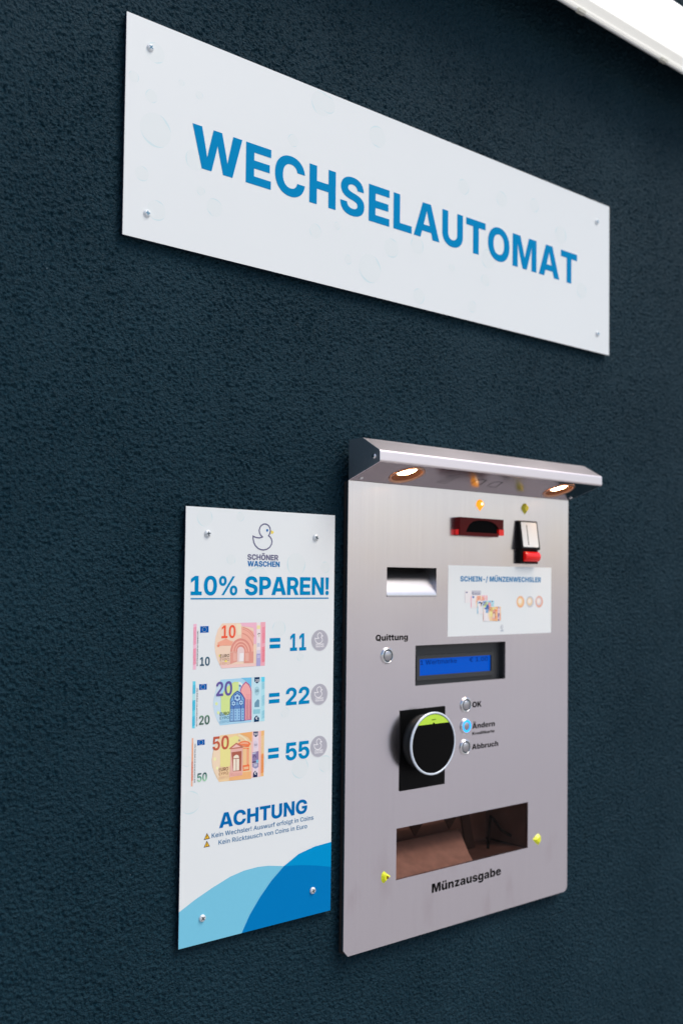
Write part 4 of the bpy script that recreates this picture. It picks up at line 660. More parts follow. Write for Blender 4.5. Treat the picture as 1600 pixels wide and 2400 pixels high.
# ------------------------------------------------------------------ printed artwork, metres on the wall plane (x, z)
NOTE_ART = {
 'ten': ([
  (1,(240,185,208),[(0.0803,1.396),(0.0844,1.396),(0.0844,1.3437),(0.0805,1.3439)]),
  (2,(226,95,130),[(0.0802,1.3914),(0.0841,1.3926),(0.0841,1.3922),(0.0802,1.391)]),
  (2,(226,95,130),[(0.0802,1.3902),(0.0841,1.3914),(0.0841,1.3909),(0.0802,1.3898)]),
  (2,(226,95,130),[(0.0803,1.3889),(0.0841,1.3901),(0.0841,1.3897),(0.0803,1.3885)]),
  (2,(226,95,130),[(0.0803,1.3877),(0.0842,1.3889),(0.0842,1.3884),(0.0803,1.3873)]),
  (2,(226,95,130),[(0.0803,1.3865),(0.0842,1.3876),(0.0842,1.3872),(0.0803,1.386)]),
  (2,(226,95,130),[(0.0803,1.3852),(0.0842,1.3864),(0.0842,1.3859),(0.0803,1.3848)]),
  (2,(226,95,130),[(0.0804,1.384),(0.0842,1.3851),(0.0842,1.3847),(0.0804,1.3835)]),
  (2,(226,95,130),[(0.0804,1.3827),(0.0843,1.3839),(0.0843,1.3834),(0.0804,1.3823)]),
  (2,(226,95,130),[(0.0804,1.3815),(0.0843,1.3826),(0.0843,1.3822),(0.0804,1.3811)]),
  (2,(226,95,130),[(0.0804,1.3802),(0.0843,1.3814),(0.0843,1.3809),(0.0804,1.3798)]),
  (2,(226,95,130),[(0.0804,1.379),(0.0843,1.3801),(0.0843,1.3797),(0.0805,1.3786)]),
  (2,(226,95,130),[(0.0805,1.3778),(0.0843,1.3789),(0.0843,1.3784),(0.0805,1.3773)]),
  (2,(226,95,130),[(0.0805,1.3765),(0.0844,1.3776),(0.0844,1.3772),(0.0805,1.3761)]),
  (2,(226,95,130),[(0.0805,1.3753),(0.0844,1.3764),(0.0844,1.376),(0.0805,1.3748)]),
  (2,(226,95,130),[(0.0805,1.374),(0.0844,1.3752),(0.0844,1.3747),(0.0805,1.3736)]),
  (2,(226,95,130),[(0.0806,1.3728),(0.0844,1.3739),(0.0844,1.3735),(0.0806,1.3723)]),
  (2,(226,80,110),[(0.0803,1.3669),(0.0843,1.3681),(0.0843,1.3676),(0.0803,1.3664)]),
  (2,(226,80,110),[(0.0803,1.3656),(0.0844,1.3668),(0.0844,1.3663),(0.0803,1.3651)]),
  (2,(226,80,110),[(0.0803,1.3643),(0.0844,1.3655),(0.0844,1.365),(0.0803,1.3638)]),
  (2,(226,80,110),[(0.0803,1.363),(0.0844,1.3642),(0.0844,1.3637),(0.0803,1.3625)]),
  (2,(226,80,110),[(0.0804,1.3617),(0.0844,1.3629),(0.0844,1.3624),(0.0804,1.3612)]),
  (2,(226,80,110),[(0.0804,1.3604),(0.0845,1.3616),(0.0845,1.3611),(0.0804,1.3599)]),
  (2,(226,80,110),[(0.0804,1.3591),(0.0845,1.3603),(0.0845,1.3598),(0.0804,1.3586)]),
  (2,(226,80,110),[(0.0804,1.3578),(0.0845,1.359),(0.0845,1.3585),(0.0804,1.3573)]),
  (2,(226,80,110),[(0.0805,1.3565),(0.0845,1.3577),(0.0846,1.3572),(0.0805,1.356)]),
  (2,(226,80,110),[(0.0805,1.3552),(0.0846,1.3564),(0.0846,1.3559),(0.0805,1.3547)]),
  (2,(226,80,110),[(0.0805,1.3539),(0.0846,1.3551),(0.0846,1.3546),(0.0805,1.3534)]),
  (2,(226,80,110),[(0.0805,1.3526),(0.0846,1.3538),(0.0846,1.3533),(0.0805,1.3521)]),
  (2,(226,80,110),[(0.0806,1.3513),(0.0846,1.3524),(0.0847,1.3519),(0.0806,1.3508)]),
  (2,(226,80,110),[(0.0806,1.3499),(0.0847,1.3511),(0.0847,1.3506),(0.0806,1.3495)]),
  (1,(248,172,186),[(0.1737,1.3963),(0.1806,1.3964),(0.1806,1.3437),(0.1742,1.3439)]),
  (2,(232,90,120),[(0.1759,1.3896),(0.1802,1.3908),(0.1802,1.3903),(0.1759,1.3891)]),
  (2,(232,90,120),[(0.1759,1.3882),(0.1802,1.3895),(0.1802,1.389),(0.1759,1.3878)]),
  (2,(232,90,120),[(0.1759,1.3869),(0.1802,1.3881),(0.1802,1.3877),(0.1759,1.3865)]),
  (2,(232,90,120),[(0.1759,1.3856),(0.1802,1.3868),(0.1802,1.3864),(0.1759,1.3852)]),
  (2,(232,90,120),[(0.1759,1.3843),(0.1802,1.3855),(0.1802,1.3851),(0.1759,1.3839)]),
  (2,(232,90,120),[(0.176,1.383),(0.1803,1.3842),(0.1803,1.3838),(0.176,1.3825)]),
  (2,(232,90,120),[(0.176,1.3817),(0.1803,1.3829),(0.1803,1.3824),(0.176,1.3812)]),
  (2,(232,90,120),[(0.176,1.3804),(0.1803,1.3816),(0.1803,1.3811),(0.176,1.3799)]),
  (2,(232,90,120),[(0.176,1.3791),(0.1803,1.3803),(0.1803,1.3798),(0.176,1.3786)]),
  (2,(232,90,120),[(0.1761,1.3778),(0.1804,1.379),(0.1804,1.3785),(0.1761,1.3773)]),
  (2,(232,90,120),[(0.1761,1.3765),(0.1804,1.3777),(0.1804,1.3772),(0.1761,1.376)]),
  (2,(232,90,120),[(0.1761,1.3752),(0.1804,1.3763),(0.1804,1.3759),(0.1761,1.3747)]),
  (2,(232,90,120),[(0.1761,1.3738),(0.1804,1.375),(0.1804,1.3746),(0.1761,1.3734)]),
  (2,(232,90,120),[(0.1762,1.3725),(0.1804,1.3737),(0.1804,1.3733),(0.1762,1.3721)]),
  (2,(232,90,120),[(0.1762,1.3712),(0.1805,1.3724),(0.1805,1.3719),(0.1762,1.3708)]),
  (2,(232,80,100),[(0.1758,1.3656),(0.1802,1.3669),(0.1802,1.3664),(0.1758,1.3651)]),
  (2,(232,80,100),[(0.1758,1.3643),(0.1803,1.3656),(0.1803,1.3651),(0.1758,1.3638)]),
  (2,(232,80,100),[(0.1758,1.363),(0.1803,1.3643),(0.1803,1.3638),(0.1759,1.3625)]),
  (2,(232,80,100),[(0.1759,1.3617),(0.1803,1.363),(0.1803,1.3624),(0.1759,1.3612)]),
  (2,(232,80,100),[(0.1759,1.3604),(0.1803,1.3617),(0.1803,1.3611),(0.1759,1.3599)]),
  (2,(232,80,100),[(0.1759,1.3591),(0.1804,1.3603),(0.1804,1.3598),(0.1759,1.3586)]),
  (2,(232,80,100),[(0.1759,1.3578),(0.1804,1.359),(0.1804,1.3585),(0.1759,1.3573)]),
  (2,(232,80,100),[(0.1759,1.3565),(0.1804,1.3577),(0.1804,1.3572),(0.176,1.3559)]),
  (2,(232,80,100),[(0.176,1.3552),(0.1804,1.3564),(0.1804,1.3559),(0.176,1.3546)]),
  (2,(232,80,100),[(0.176,1.3538),(0.1804,1.3551),(0.1805,1.3546),(0.176,1.3533)]),
  (2,(232,80,100),[(0.176,1.3525),(0.1805,1.3538),(0.1805,1.3533),(0.176,1.352)]),
  (2,(232,80,100),[(0.176,1.3512),(0.1805,1.3525),(0.1805,1.352),(0.1761,1.3507)]),
  (2,(232,80,100),[(0.1761,1.3499),(0.1805,1.3512),(0.1805,1.3506),(0.1761,1.3494)]),
  (2,(232,80,100),[(0.1761,1.3486),(0.1805,1.3499),(0.1805,1.3493),(0.1761,1.3481)]),
  (1,(243,210,190),[(0.1188,1.3959),(0.1133,1.3889),(0.1101,1.3801),(0.1092,1.3714),(0.1099,1.3625),(0.1128,1.3542),(0.1163,1.3477),(0.1192,1.3435),(0.1678,1.3439),(0.1677,1.396)]),
  (2,(240,184,204),[(0.1443,1.3961),(0.1675,1.3961),(0.1676,1.3704),(0.164,1.3705),(0.1636,1.3897),(0.1459,1.3925)]),
  (2,(240,200,196),[(0.1163,1.3477),(0.1192,1.3435),(0.1678,1.3439),(0.1679,1.3473),(0.1318,1.3473)]),
  (2,(245,170,148),[(0.1137,1.3693),(0.1131,1.3738),(0.1199,1.3764),(0.1244,1.3782),(0.1305,1.3754),(0.1347,1.3743),(0.1321,1.3696),(0.12,1.37)]),
  (2,(246,222,196),[(0.1378,1.3948),(0.1458,1.3949),(0.1461,1.3824),(0.1407,1.3819)]),
  (3,(240,176,160),[(0.1459,1.3917),(0.1549,1.3896),(0.1632,1.3852),(0.1638,1.3618),(0.1499,1.3623),(0.1498,1.37),(0.1462,1.3753)]),
  (4,(218,150,138),[(0.1482,1.3912),(0.1506,1.3906),(0.153,1.3897),(0.1553,1.3886),(0.1576,1.3872),(0.1597,1.3856),(0.1617,1.3838),(0.1636,1.3818),(0.1653,1.3795),(0.1645,1.3788),(0.1628,1.381),(0.1611,1.3829),(0.1592,1.3847),(0.1571,1.3862),(0.155,1.3876),(0.1527,1.3886),(0.1504,1.3895),(0.148,1.39)]),
  (4,(218,150,138),[(0.1479,1.3888),(0.1502,1.3883),(0.1524,1.3875),(0.1545,1.3864),(0.1566,1.3852),(0.1585,1.3837),(0.1604,1.382),(0.1621,1.3801),(0.1636,1.3781),(0.1631,1.3776),(0.1615,1.3796),(0.1599,1.3814),(0.1581,1.383),(0.1562,1.3845),(0.1542,1.3857),(0.1522,1.3867),(0.15,1.3875),(0.1478,1.388)]),
  (4,(218,150,138),[(0.1474,1.3842),(0.1501,1.3835),(0.1526,1.3824),(0.155,1.3809),(0.1572,1.3791),(0.1592,1.3769),(0.161,1.3745),(0.1624,1.3718),(0.1636,1.3689),(0.1624,1.3685),(0.1613,1.3712),(0.16,1.3737),(0.1583,1.376),(0.1564,1.378),(0.1544,1.3797),(0.1521,1.3811),(0.1497,1.3821),(0.1473,1.3828)]),
  (5,(243,180,164),[(0.1609,1.3612),(0.1606,1.3644),(0.1596,1.3675),(0.1582,1.3704),(0.1562,1.3729),(0.1539,1.375),(0.1512,1.3766),(0.1483,1.3776),(0.1454,1.378),(0.1424,1.3778),(0.1396,1.3769),(0.1371,1.3755),(0.1348,1.3736),(0.133,1.3712),(0.1317,1.3685),(0.1309,1.3655),(0.1306,1.3623)]),
  (6,(217,146,136),[(0.1606,1.3612),(0.1602,1.3648),(0.159,1.3682),(0.1572,1.3713),(0.1547,1.3739),(0.1519,1.3759),(0.1487,1.3771),(0.1454,1.3776),(0.1421,1.3773),(0.139,1.3762),(0.1362,1.3744),(0.134,1.372),(0.1323,1.3691),(0.1313,1.3658),(0.131,1.3623),(0.1334,1.3622),(0.1336,1.3652),(0.1345,1.368),(0.1359,1.3704),(0.1378,1.3725),(0.1401,1.374),(0.1427,1.3749),(0.1454,1.3752),(0.1482,1.3747),(0.1508,1.3737),(0.1532,1.372),(0.1552,1.3698),(0.1568,1.3672),(0.1577,1.3643),(0.1581,1.3613)]),
  (6,(217,146,136),[(0.1562,1.3614),(0.1558,1.364),(0.155,1.3665),(0.1537,1.3687),(0.152,1.3706),(0.15,1.3721),(0.1478,1.373),(0.1455,1.3734),(0.1431,1.3732),(0.141,1.3724),(0.139,1.3711),(0.1374,1.3693),(0.1362,1.3671),(0.1355,1.3647),(0.1353,1.3622),(0.1372,1.3621),(0.1374,1.3642),(0.138,1.3662),(0.1389,1.3679),(0.1403,1.3694),(0.1418,1.3705),(0.1436,1.3711),(0.1455,1.3713),(0.1474,1.371),(0.1492,1.3702),(0.1508,1.3691),(0.1522,1.3675),(0.1533,1.3656),(0.154,1.3636),(0.1542,1.3615)]),
  (6,(217,146,136),[(0.1528,1.3615),(0.1526,1.3634),(0.152,1.3652),(0.1511,1.3668),(0.15,1.3682),(0.1486,1.3692),(0.1471,1.3699),(0.1455,1.3701),(0.1439,1.37),(0.1424,1.3694),(0.1411,1.3685),(0.14,1.3672),(0.1392,1.3656),(0.1387,1.3639),(0.1386,1.362),(0.1404,1.362),(0.1405,1.3633),(0.1409,1.3645),(0.1415,1.3656),(0.1423,1.3665),(0.1433,1.3672),(0.1444,1.3676),(0.1456,1.3677),(0.1467,1.3675),(0.1479,1.367),(0.1489,1.3663),(0.1497,1.3653),(0.1504,1.3642),(0.1508,1.3629),(0.1509,1.3616)]),
  (7,(222,160,148),[(0.1306,1.3617),(0.1403,1.3617),(0.1405,1.3506),(0.1306,1.3478)]),
  (7,(220,155,143),[(0.1503,1.3617),(0.1638,1.3616),(0.1637,1.3479),(0.1502,1.3481)]),
  (8,(243,196,182),[(0.1352,1.3608),(0.1359,1.3607),(0.136,1.3516),(0.1353,1.3514)]),
  (8,(243,196,182),[(0.137,1.3607),(0.1378,1.3607),(0.1379,1.3515),(0.1371,1.3514)]),
  (8,(243,196,182),[(0.1387,1.3606),(0.1395,1.3606),(0.1396,1.3514),(0.1388,1.3513)]),
  (8,(243,196,182),[(0.1524,1.3601),(0.1532,1.3601),(0.1533,1.3509),(0.1525,1.3507)]),
  (8,(243,196,182),[(0.1542,1.36),(0.1549,1.36),(0.155,1.3508),(0.1542,1.3506)]),
  (8,(243,196,182),[(0.1557,1.36),(0.1565,1.3599),(0.1566,1.3507),(0.1558,1.3505)]),
  (7,(228,206,206),[(0.1502,1.3632),(0.1499,1.3646),(0.1492,1.3658),(0.1482,1.3668),(0.1468,1.3675),(0.1453,1.3678),(0.1439,1.3676),(0.1425,1.367),(0.1415,1.3661),(0.1408,1.3649),(0.1406,1.3636),(0.1406,1.3636),(0.1407,1.3504),(0.1501,1.3503),(0.1502,1.3632)]),
  (8,(236,232,234),[(0.1442,1.3602),(0.1499,1.3603),(0.1498,1.3505),(0.1436,1.3504)]),
  (3,(245,135,112),[(0.114,1.3722),(0.1147,1.3707),(0.1166,1.3705),(0.1151,1.3696),(0.1156,1.368),(0.114,1.369),(0.1125,1.3681),(0.113,1.3697),(0.1115,1.3707),(0.1134,1.3707)]),
  (3,(244,222,120),[(0.1169,1.3583),(0.1166,1.3594),(0.1159,1.3599),(0.1151,1.3595),(0.1148,1.3584),(0.1152,1.3573),(0.1159,1.3568),(0.1167,1.3572)]),
  (3,(246,226,110),[(0.1265,1.3516),(0.126,1.3525),(0.1247,1.3529),(0.1234,1.3526),(0.1229,1.3517),(0.1235,1.3508),(0.1247,1.3504),(0.126,1.3507)]),
  (2,(233,222,226),[(0.1677,1.3961),(0.1735,1.3961),(0.174,1.3439),(0.168,1.3439)]),
  (3,(232,224,170),[(0.1682,1.3925),(0.1731,1.3925),(0.1732,1.3882),(0.1681,1.3882)]),
  (3,(60,55,60),[(0.1732,1.3821),(0.173,1.3825),(0.1727,1.3828),(0.1724,1.383),(0.172,1.3832),(0.1716,1.3834),(0.1713,1.3834),(0.1709,1.3833),(0.1705,1.3832),(0.1701,1.383),(0.1699,1.3827),(0.1697,1.3824),(0.1695,1.3821),(0.1695,1.3817),(0.1695,1.3813),(0.1702,1.3814),(0.1702,1.3816),(0.1702,1.3819),(0.1703,1.3821),(0.1704,1.3822),(0.1706,1.3824),(0.1708,1.3825),(0.1711,1.3826),(0.1713,1.3826),(0.1716,1.3826),(0.1718,1.3825),(0.172,1.3824),(0.1722,1.3823),(0.1724,1.3821),(0.1725,1.3819)]),
  (3,(215,205,200),[(0.1725,1.38),(0.1722,1.3812),(0.1716,1.3819),(0.1708,1.3819),(0.1702,1.3812),(0.17,1.3801),(0.1702,1.3789),(0.1709,1.3782),(0.1717,1.3782),(0.1723,1.3789)]),
  (3,(204,200,214),[(0.1728,1.3702),(0.1727,1.3707),(0.1722,1.3712),(0.1716,1.3715),(0.1708,1.3716),(0.17,1.3715),(0.1693,1.3713),(0.1689,1.3708),(0.1687,1.3704),(0.1688,1.3668),(0.1729,1.3668)]),
  (3,(214,206,226),[(0.1685,1.3629),(0.1736,1.363),(0.1737,1.3594),(0.1683,1.3595)]),
  (3,(172,168,212),[(0.1682,1.3588),(0.174,1.3588),(0.174,1.3439),(0.168,1.3439)]),
  (1,(0,92,172),[(0.0893,1.3931),(0.1005,1.3932),(0.1006,1.3858),(0.0893,1.3857)]),
  (2,(225,225,190),[(0.0952,1.3921),(0.095,1.3924),(0.0945,1.3923),(0.0945,1.3919),(0.095,1.3917)]),
  (2,(225,225,190),[(0.0966,1.3917),(0.0964,1.3921),(0.0959,1.3919),(0.0959,1.3915),(0.0964,1.3913)]),
  (2,(225,225,190),[(0.0977,1.3907),(0.0974,1.3911),(0.097,1.3909),(0.097,1.3905),(0.0974,1.3903)]),
  (2,(225,225,190),[(0.098,1.3894),(0.0978,1.3897),(0.0974,1.3896),(0.0974,1.3892),(0.0978,1.389)]),
  (2,(225,225,190),[(0.0977,1.3881),(0.0974,1.3884),(0.097,1.3883),(0.097,1.3879),(0.0974,1.3877)]),
  (2,(225,225,190),[(0.0967,1.3871),(0.0964,1.3875),(0.096,1.3874),(0.096,1.3869),(0.0964,1.3868)]),
  (2,(225,225,190),[(0.0953,1.3868),(0.095,1.3872),(0.0946,1.387),(0.0947,1.3866),(0.0951,1.3864)]),
  (2,(225,225,190),[(0.0939,1.3872),(0.0937,1.3876),(0.0932,1.3874),(0.0933,1.387),(0.0937,1.3868)]),
  (2,(225,225,190),[(0.0929,1.3882),(0.0926,1.3885),(0.0922,1.3884),(0.0922,1.388),(0.0926,1.3878)]),
  (2,(225,225,190),[(0.0925,1.3895),(0.0922,1.3899),(0.0918,1.3897),(0.0918,1.3893),(0.0922,1.3892)]),
  (2,(225,225,190),[(0.0928,1.3908),(0.0926,1.3912),(0.0922,1.391),(0.0922,1.3906),(0.0926,1.3905)]),
  (2,(225,225,190),[(0.0938,1.3918),(0.0936,1.3921),(0.0932,1.392),(0.0932,1.3915),(0.0936,1.3914)]),
 ],[
  (5, (236, 100, 76), 's', '10', 0.11835, 0.13768, 1.37865, 0.01492),
  (5, (88, 60, 52), 'r', 'EURO', 0.11668, 0.12949, 1.35622, 0.00361),
  (5, (176, 138, 122), 'r', 'EYPΩ', 0.11676, 0.12957, 1.35185, 0.00342),
  (5, (222, 172, 158), 'r', 'EBPO', 0.11684, 0.12965, 1.34755, 0.00316),
  (4, (225, 222, 235), 's', '10', 0.16949, 0.17298, 1.35373, 0.00293),
  (2, (70, 70, 80), 'r', 'BCE ECB EZB EKP EKT EKB BCE EBC', 0.08538, 0.08691, 1.34787, 1.38829, 1),
  (2, 'teal', 's', '10', 0.08958, 0.10275, 1.34767, 0.00999),
 ]),
 'twenty': ([
  (1,(108,208,232),[(0.0805,1.3307),(0.0842,1.3305),(0.0843,1.2767),(0.0807,1.277)]),
  (2,(170,224,232),[(0.0805,1.3166),(0.0843,1.3163),(0.0842,1.3089),(0.0805,1.3091)]),
  (3,(40,160,205),[(0.0805,1.3253),(0.0845,1.3265),(0.0845,1.326),(0.0805,1.3248)]),
  (3,(40,160,205),[(0.0805,1.324),(0.0845,1.3253),(0.0845,1.3248),(0.0805,1.3236)]),
  (3,(40,160,205),[(0.0805,1.3228),(0.0845,1.324),(0.0846,1.3236),(0.0805,1.3223)]),
  (3,(40,160,205),[(0.0806,1.3216),(0.0846,1.3228),(0.0846,1.3223),(0.0806,1.3211)]),
  (3,(40,160,205),[(0.0806,1.3203),(0.0846,1.3216),(0.0846,1.3211),(0.0806,1.3198)]),
  (3,(40,160,205),[(0.0806,1.3191),(0.0846,1.3203),(0.0846,1.3198),(0.0806,1.3186)]),
  (3,(40,160,205),[(0.0806,1.3178),(0.0846,1.3191),(0.0847,1.3186),(0.0806,1.3174)]),
  (3,(40,160,205),[(0.0807,1.3166),(0.0847,1.3178),(0.0847,1.3174),(0.0807,1.3161)]),
  (3,(30,175,215),[(0.0804,1.3075),(0.0844,1.3089),(0.0844,1.3082),(0.0804,1.3069)]),
  (3,(30,175,215),[(0.0804,1.3063),(0.0844,1.3076),(0.0844,1.307),(0.0804,1.3057)]),
  (3,(30,175,215),[(0.0805,1.3051),(0.0844,1.3064),(0.0845,1.3058),(0.0805,1.3044)]),
  (3,(30,175,215),[(0.0805,1.3038),(0.0845,1.3052),(0.0845,1.3045),(0.0805,1.3032)]),
  (3,(30,175,215),[(0.0805,1.3026),(0.0845,1.3039),(0.0845,1.3033),(0.0805,1.302)]),
  (3,(30,175,215),[(0.0805,1.3013),(0.0845,1.3027),(0.0845,1.302),(0.0805,1.3007)]),
  (3,(30,175,215),[(0.0805,1.3001),(0.0846,1.3014),(0.0846,1.3008),(0.0806,1.2995)]),
  (3,(30,175,215),[(0.0806,1.2989),(0.0846,1.3002),(0.0846,1.2996),(0.0806,1.2982)]),
  (3,(30,175,215),[(0.0806,1.2976),(0.0846,1.2989),(0.0846,1.2983),(0.0806,1.297)]),
  (3,(30,170,215),[(0.0805,1.2896),(0.0844,1.2909),(0.0844,1.2902),(0.0805,1.2889)]),
  (3,(30,170,215),[(0.0805,1.2882),(0.0844,1.2895),(0.0844,1.2889),(0.0805,1.2876)]),
  (3,(30,170,215),[(0.0805,1.2869),(0.0844,1.2882),(0.0845,1.2875),(0.0805,1.2862)]),
  (3,(30,170,215),[(0.0805,1.2855),(0.0845,1.2868),(0.0845,1.2861),(0.0806,1.2848)]),
  (3,(30,170,215),[(0.0806,1.2842),(0.0845,1.2854),(0.0845,1.2848),(0.0806,1.2835)]),
  (3,(30,170,215),[(0.0806,1.2828),(0.0845,1.2841),(0.0845,1.2834),(0.0806,1.2821)]),
  (3,(30,170,215),[(0.0806,1.2814),(0.0846,1.2827),(0.0846,1.282),(0.0806,1.2808)]),
  (3,(30,170,215),[(0.0807,1.2801),(0.0846,1.2814),(0.0846,1.2807),(0.0807,1.2794)]),
  (1,(172,222,234),[(0.1748,1.3304),(0.1808,1.3304),(0.1813,1.2772),(0.1749,1.2774)]),
  (2,(100,208,236),[(0.1758,1.3304),(0.1808,1.3304),(0.1808,1.3249),(0.1759,1.3248)]),
  (3,(90,170,200),[(0.1767,1.3243),(0.1805,1.3255),(0.1805,1.3251),(0.1767,1.3239)]),
  (3,(90,170,200),[(0.1767,1.3229),(0.1805,1.3241),(0.1805,1.3238),(0.1767,1.3225)]),
  (3,(90,170,200),[(0.1767,1.3216),(0.1805,1.3228),(0.1805,1.3224),(0.1767,1.3212)]),
  (3,(90,170,200),[(0.1767,1.3202),(0.1805,1.3214),(0.1806,1.321),(0.1767,1.3198)]),
  (3,(90,170,200),[(0.1768,1.3188),(0.1806,1.32),(0.1806,1.3196),(0.1768,1.3184)]),
  (3,(90,170,200),[(0.1768,1.3175),(0.1806,1.3187),(0.1806,1.3183),(0.1768,1.3171)]),
  (3,(90,170,200),[(0.1768,1.3161),(0.1806,1.3173),(0.1806,1.3169),(0.1768,1.3157)]),
  (3,(90,170,200),[(0.177,1.3073),(0.1808,1.3085),(0.1808,1.3081),(0.177,1.3069)]),
  (3,(90,170,200),[(0.177,1.306),(0.1808,1.3072),(0.1808,1.3068),(0.177,1.3056)]),
  (3,(90,170,200),[(0.177,1.3046),(0.1808,1.3058),(0.1808,1.3054),(0.177,1.3042)]),
  (3,(90,170,200),[(0.177,1.3032),(0.1809,1.3044),(0.1809,1.304),(0.1771,1.3028)]),
  (3,(90,170,200),[(0.1771,1.3019),(0.1809,1.303),(0.1809,1.3026),(0.1771,1.3015)]),
  (3,(90,170,200),[(0.1771,1.3005),(0.1809,1.3017),(0.1809,1.3013),(0.1771,1.3001)]),
  (3,(90,170,200),[(0.1771,1.2991),(0.1809,1.3003),(0.1809,1.2999),(0.1771,1.2987)]),
  (3,(90,170,200),[(0.1771,1.2977),(0.1809,1.2989),(0.1809,1.2985),(0.1772,1.2974)]),
  (3,(90,170,200),[(0.1772,1.2964),(0.181,1.2975),(0.181,1.2972),(0.1772,1.296)]),
  (3,(90,170,200),[(0.1773,1.2891),(0.1811,1.2902),(0.1811,1.2898),(0.1773,1.2887)]),
  (3,(90,170,200),[(0.1773,1.2877),(0.1811,1.2889),(0.1811,1.2885),(0.1773,1.2873)]),
  (3,(90,170,200),[(0.1773,1.2863),(0.1812,1.2875),(0.1812,1.2871),(0.1774,1.2859)]),
  (3,(90,170,200),[(0.1774,1.285),(0.1812,1.2861),(0.1812,1.2857),(0.1774,1.2846)]),
  (3,(90,170,200),[(0.1774,1.2836),(0.1812,1.2847),(0.1812,1.2844),(0.1774,1.2832)]),
  (3,(90,170,200),[(0.1774,1.2822),(0.1812,1.2834),(0.1812,1.283),(0.1774,1.2818)]),
  (3,(90,170,200),[(0.1774,1.2809),(0.1812,1.282),(0.1812,1.2816),(0.1774,1.2805)]),
  (1,(168,212,236),[(0.1181,1.3303),(0.1127,1.3214),(0.1092,1.3103),(0.1083,1.301),(0.1103,1.292),(0.1142,1.2836),(0.1182,1.2772),(0.1622,1.2776),(0.1618,1.3307)]),
  (2,(198,220,236),[(0.1178,1.3287),(0.1127,1.3208),(0.1094,1.3103),(0.1085,1.301),(0.1104,1.292),(0.1142,1.2842),(0.1187,1.2788),(0.1185,1.3103)]),
  (3,(206,226,152),[(0.1187,1.311),(0.1255,1.3207),(0.1367,1.3269),(0.1436,1.3263),(0.1431,1.3138),(0.1332,1.3107),(0.1319,1.291),(0.1261,1.288),(0.1191,1.2933)]),
  (3,(226,234,232),[(0.1542,1.3118),(0.1538,1.3134),(0.1533,1.315),(0.1528,1.3164),(0.1522,1.3179),(0.1515,1.3192),(0.1507,1.3205),(0.1499,1.3216),(0.1491,1.3227),(0.1482,1.3237),(0.1473,1.3246),(0.1463,1.3254),(0.1453,1.326),(0.1443,1.3265),(0.1433,1.3269),(0.143,1.3238),(0.1438,1.3235),(0.1447,1.323),(0.1455,1.3224),(0.1463,1.3218),(0.147,1.321),(0.1478,1.3202),(0.1485,1.3193),(0.1491,1.3183),(0.1498,1.3172),(0.1503,1.316),(0.1509,1.3148),(0.1513,1.3135),(0.1517,1.3122),(0.1521,1.3109)]),
  (3,(120,195,232),[(0.1466,1.331),(0.1617,1.3306),(0.1618,1.3185),(0.156,1.3253)]),
  (4,(220,236,170),[(0.1146,1.3027),(0.1143,1.3039),(0.1134,1.3047),(0.1123,1.3048),(0.1114,1.3041),(0.111,1.303),(0.1114,1.3018),(0.1123,1.301),(0.1134,1.3009),(0.1143,1.3016)]),
  (4,(220,236,170),[(0.1173,1.2921),(0.1169,1.2933),(0.116,1.2941),(0.1149,1.2942),(0.114,1.2936),(0.1137,1.2924),(0.1141,1.2912),(0.115,1.2904),(0.1161,1.2903),(0.117,1.291)]),
  (4,(76,120,190),[(0.1452,1.3236),(0.1458,1.3223),(0.1474,1.3222),(0.1462,1.3214),(0.1466,1.3201),(0.1452,1.3209),(0.1439,1.3202),(0.1443,1.3215),(0.143,1.3224),(0.1447,1.3224)]),
  (4,(176,92,146),[(0.1452,1.3153),(0.1464,1.3194),(0.1491,1.3231),(0.1533,1.3264),(0.158,1.3229),(0.1608,1.3182),(0.1619,1.3136),(0.1623,1.2803),(0.1522,1.2802),(0.152,1.3062)]),
  (5,(240,172,172),[(0.1463,1.3149),(0.1476,1.3187),(0.1499,1.3221),(0.1533,1.3248),(0.1573,1.3218),(0.1599,1.3176),(0.1609,1.3134),(0.1613,1.2812),(0.1531,1.2811),(0.1529,1.3061)]),
  (6,(225,140,150),[(0.1538,1.3109),(0.1602,1.3106),(0.1602,1.3102),(0.1538,1.3105)]),
  (6,(225,140,150),[(0.1538,1.3096),(0.1602,1.3093),(0.1602,1.309),(0.1538,1.3092)]),
  (6,(225,140,150),[(0.1538,1.3083),(0.1602,1.308),(0.1602,1.3077),(0.1538,1.3079)]),
  (6,(225,140,150),[(0.1539,1.3071),(0.1603,1.3068),(0.1603,1.3064),(0.1539,1.3067)]),
  (6,(225,140,150),[(0.1539,1.3058),(0.1603,1.3055),(0.1603,1.3051),(0.1539,1.3054)]),
  (6,(156,84,122),[(0.1542,1.3048),(0.1552,1.3047),(0.1552,1.3039),(0.1542,1.304)]),
  (6,(156,84,122),[(0.1558,1.3047),(0.1568,1.3046),(0.1568,1.3038),(0.1558,1.3039)]),
  (6,(156,84,122),[(0.1581,1.3045),(0.1591,1.3044),(0.1591,1.3037),(0.1581,1.3037)]),
  (6,(156,84,122),[(0.1597,1.3044),(0.1607,1.3043),(0.1607,1.3036),(0.1597,1.3036)]),
  (6,(156,84,122),[(0.1542,1.3035),(0.1552,1.3034),(0.1553,1.3026),(0.1542,1.3027)]),
  (6,(156,84,122),[(0.1558,1.3034),(0.1568,1.3033),(0.1568,1.3025),(0.1558,1.3026)]),
  (6,(156,84,122),[(0.1581,1.3032),(0.1592,1.3031),(0.1592,1.3024),(0.1581,1.3024)]),
  (6,(156,84,122),[(0.1597,1.3031),(0.1607,1.303),(0.1607,1.3023),(0.1597,1.3023)]),
  (6,(156,84,122),[(0.1542,1.3022),(0.1553,1.3021),(0.1553,1.3014),(0.1543,1.3014)]),
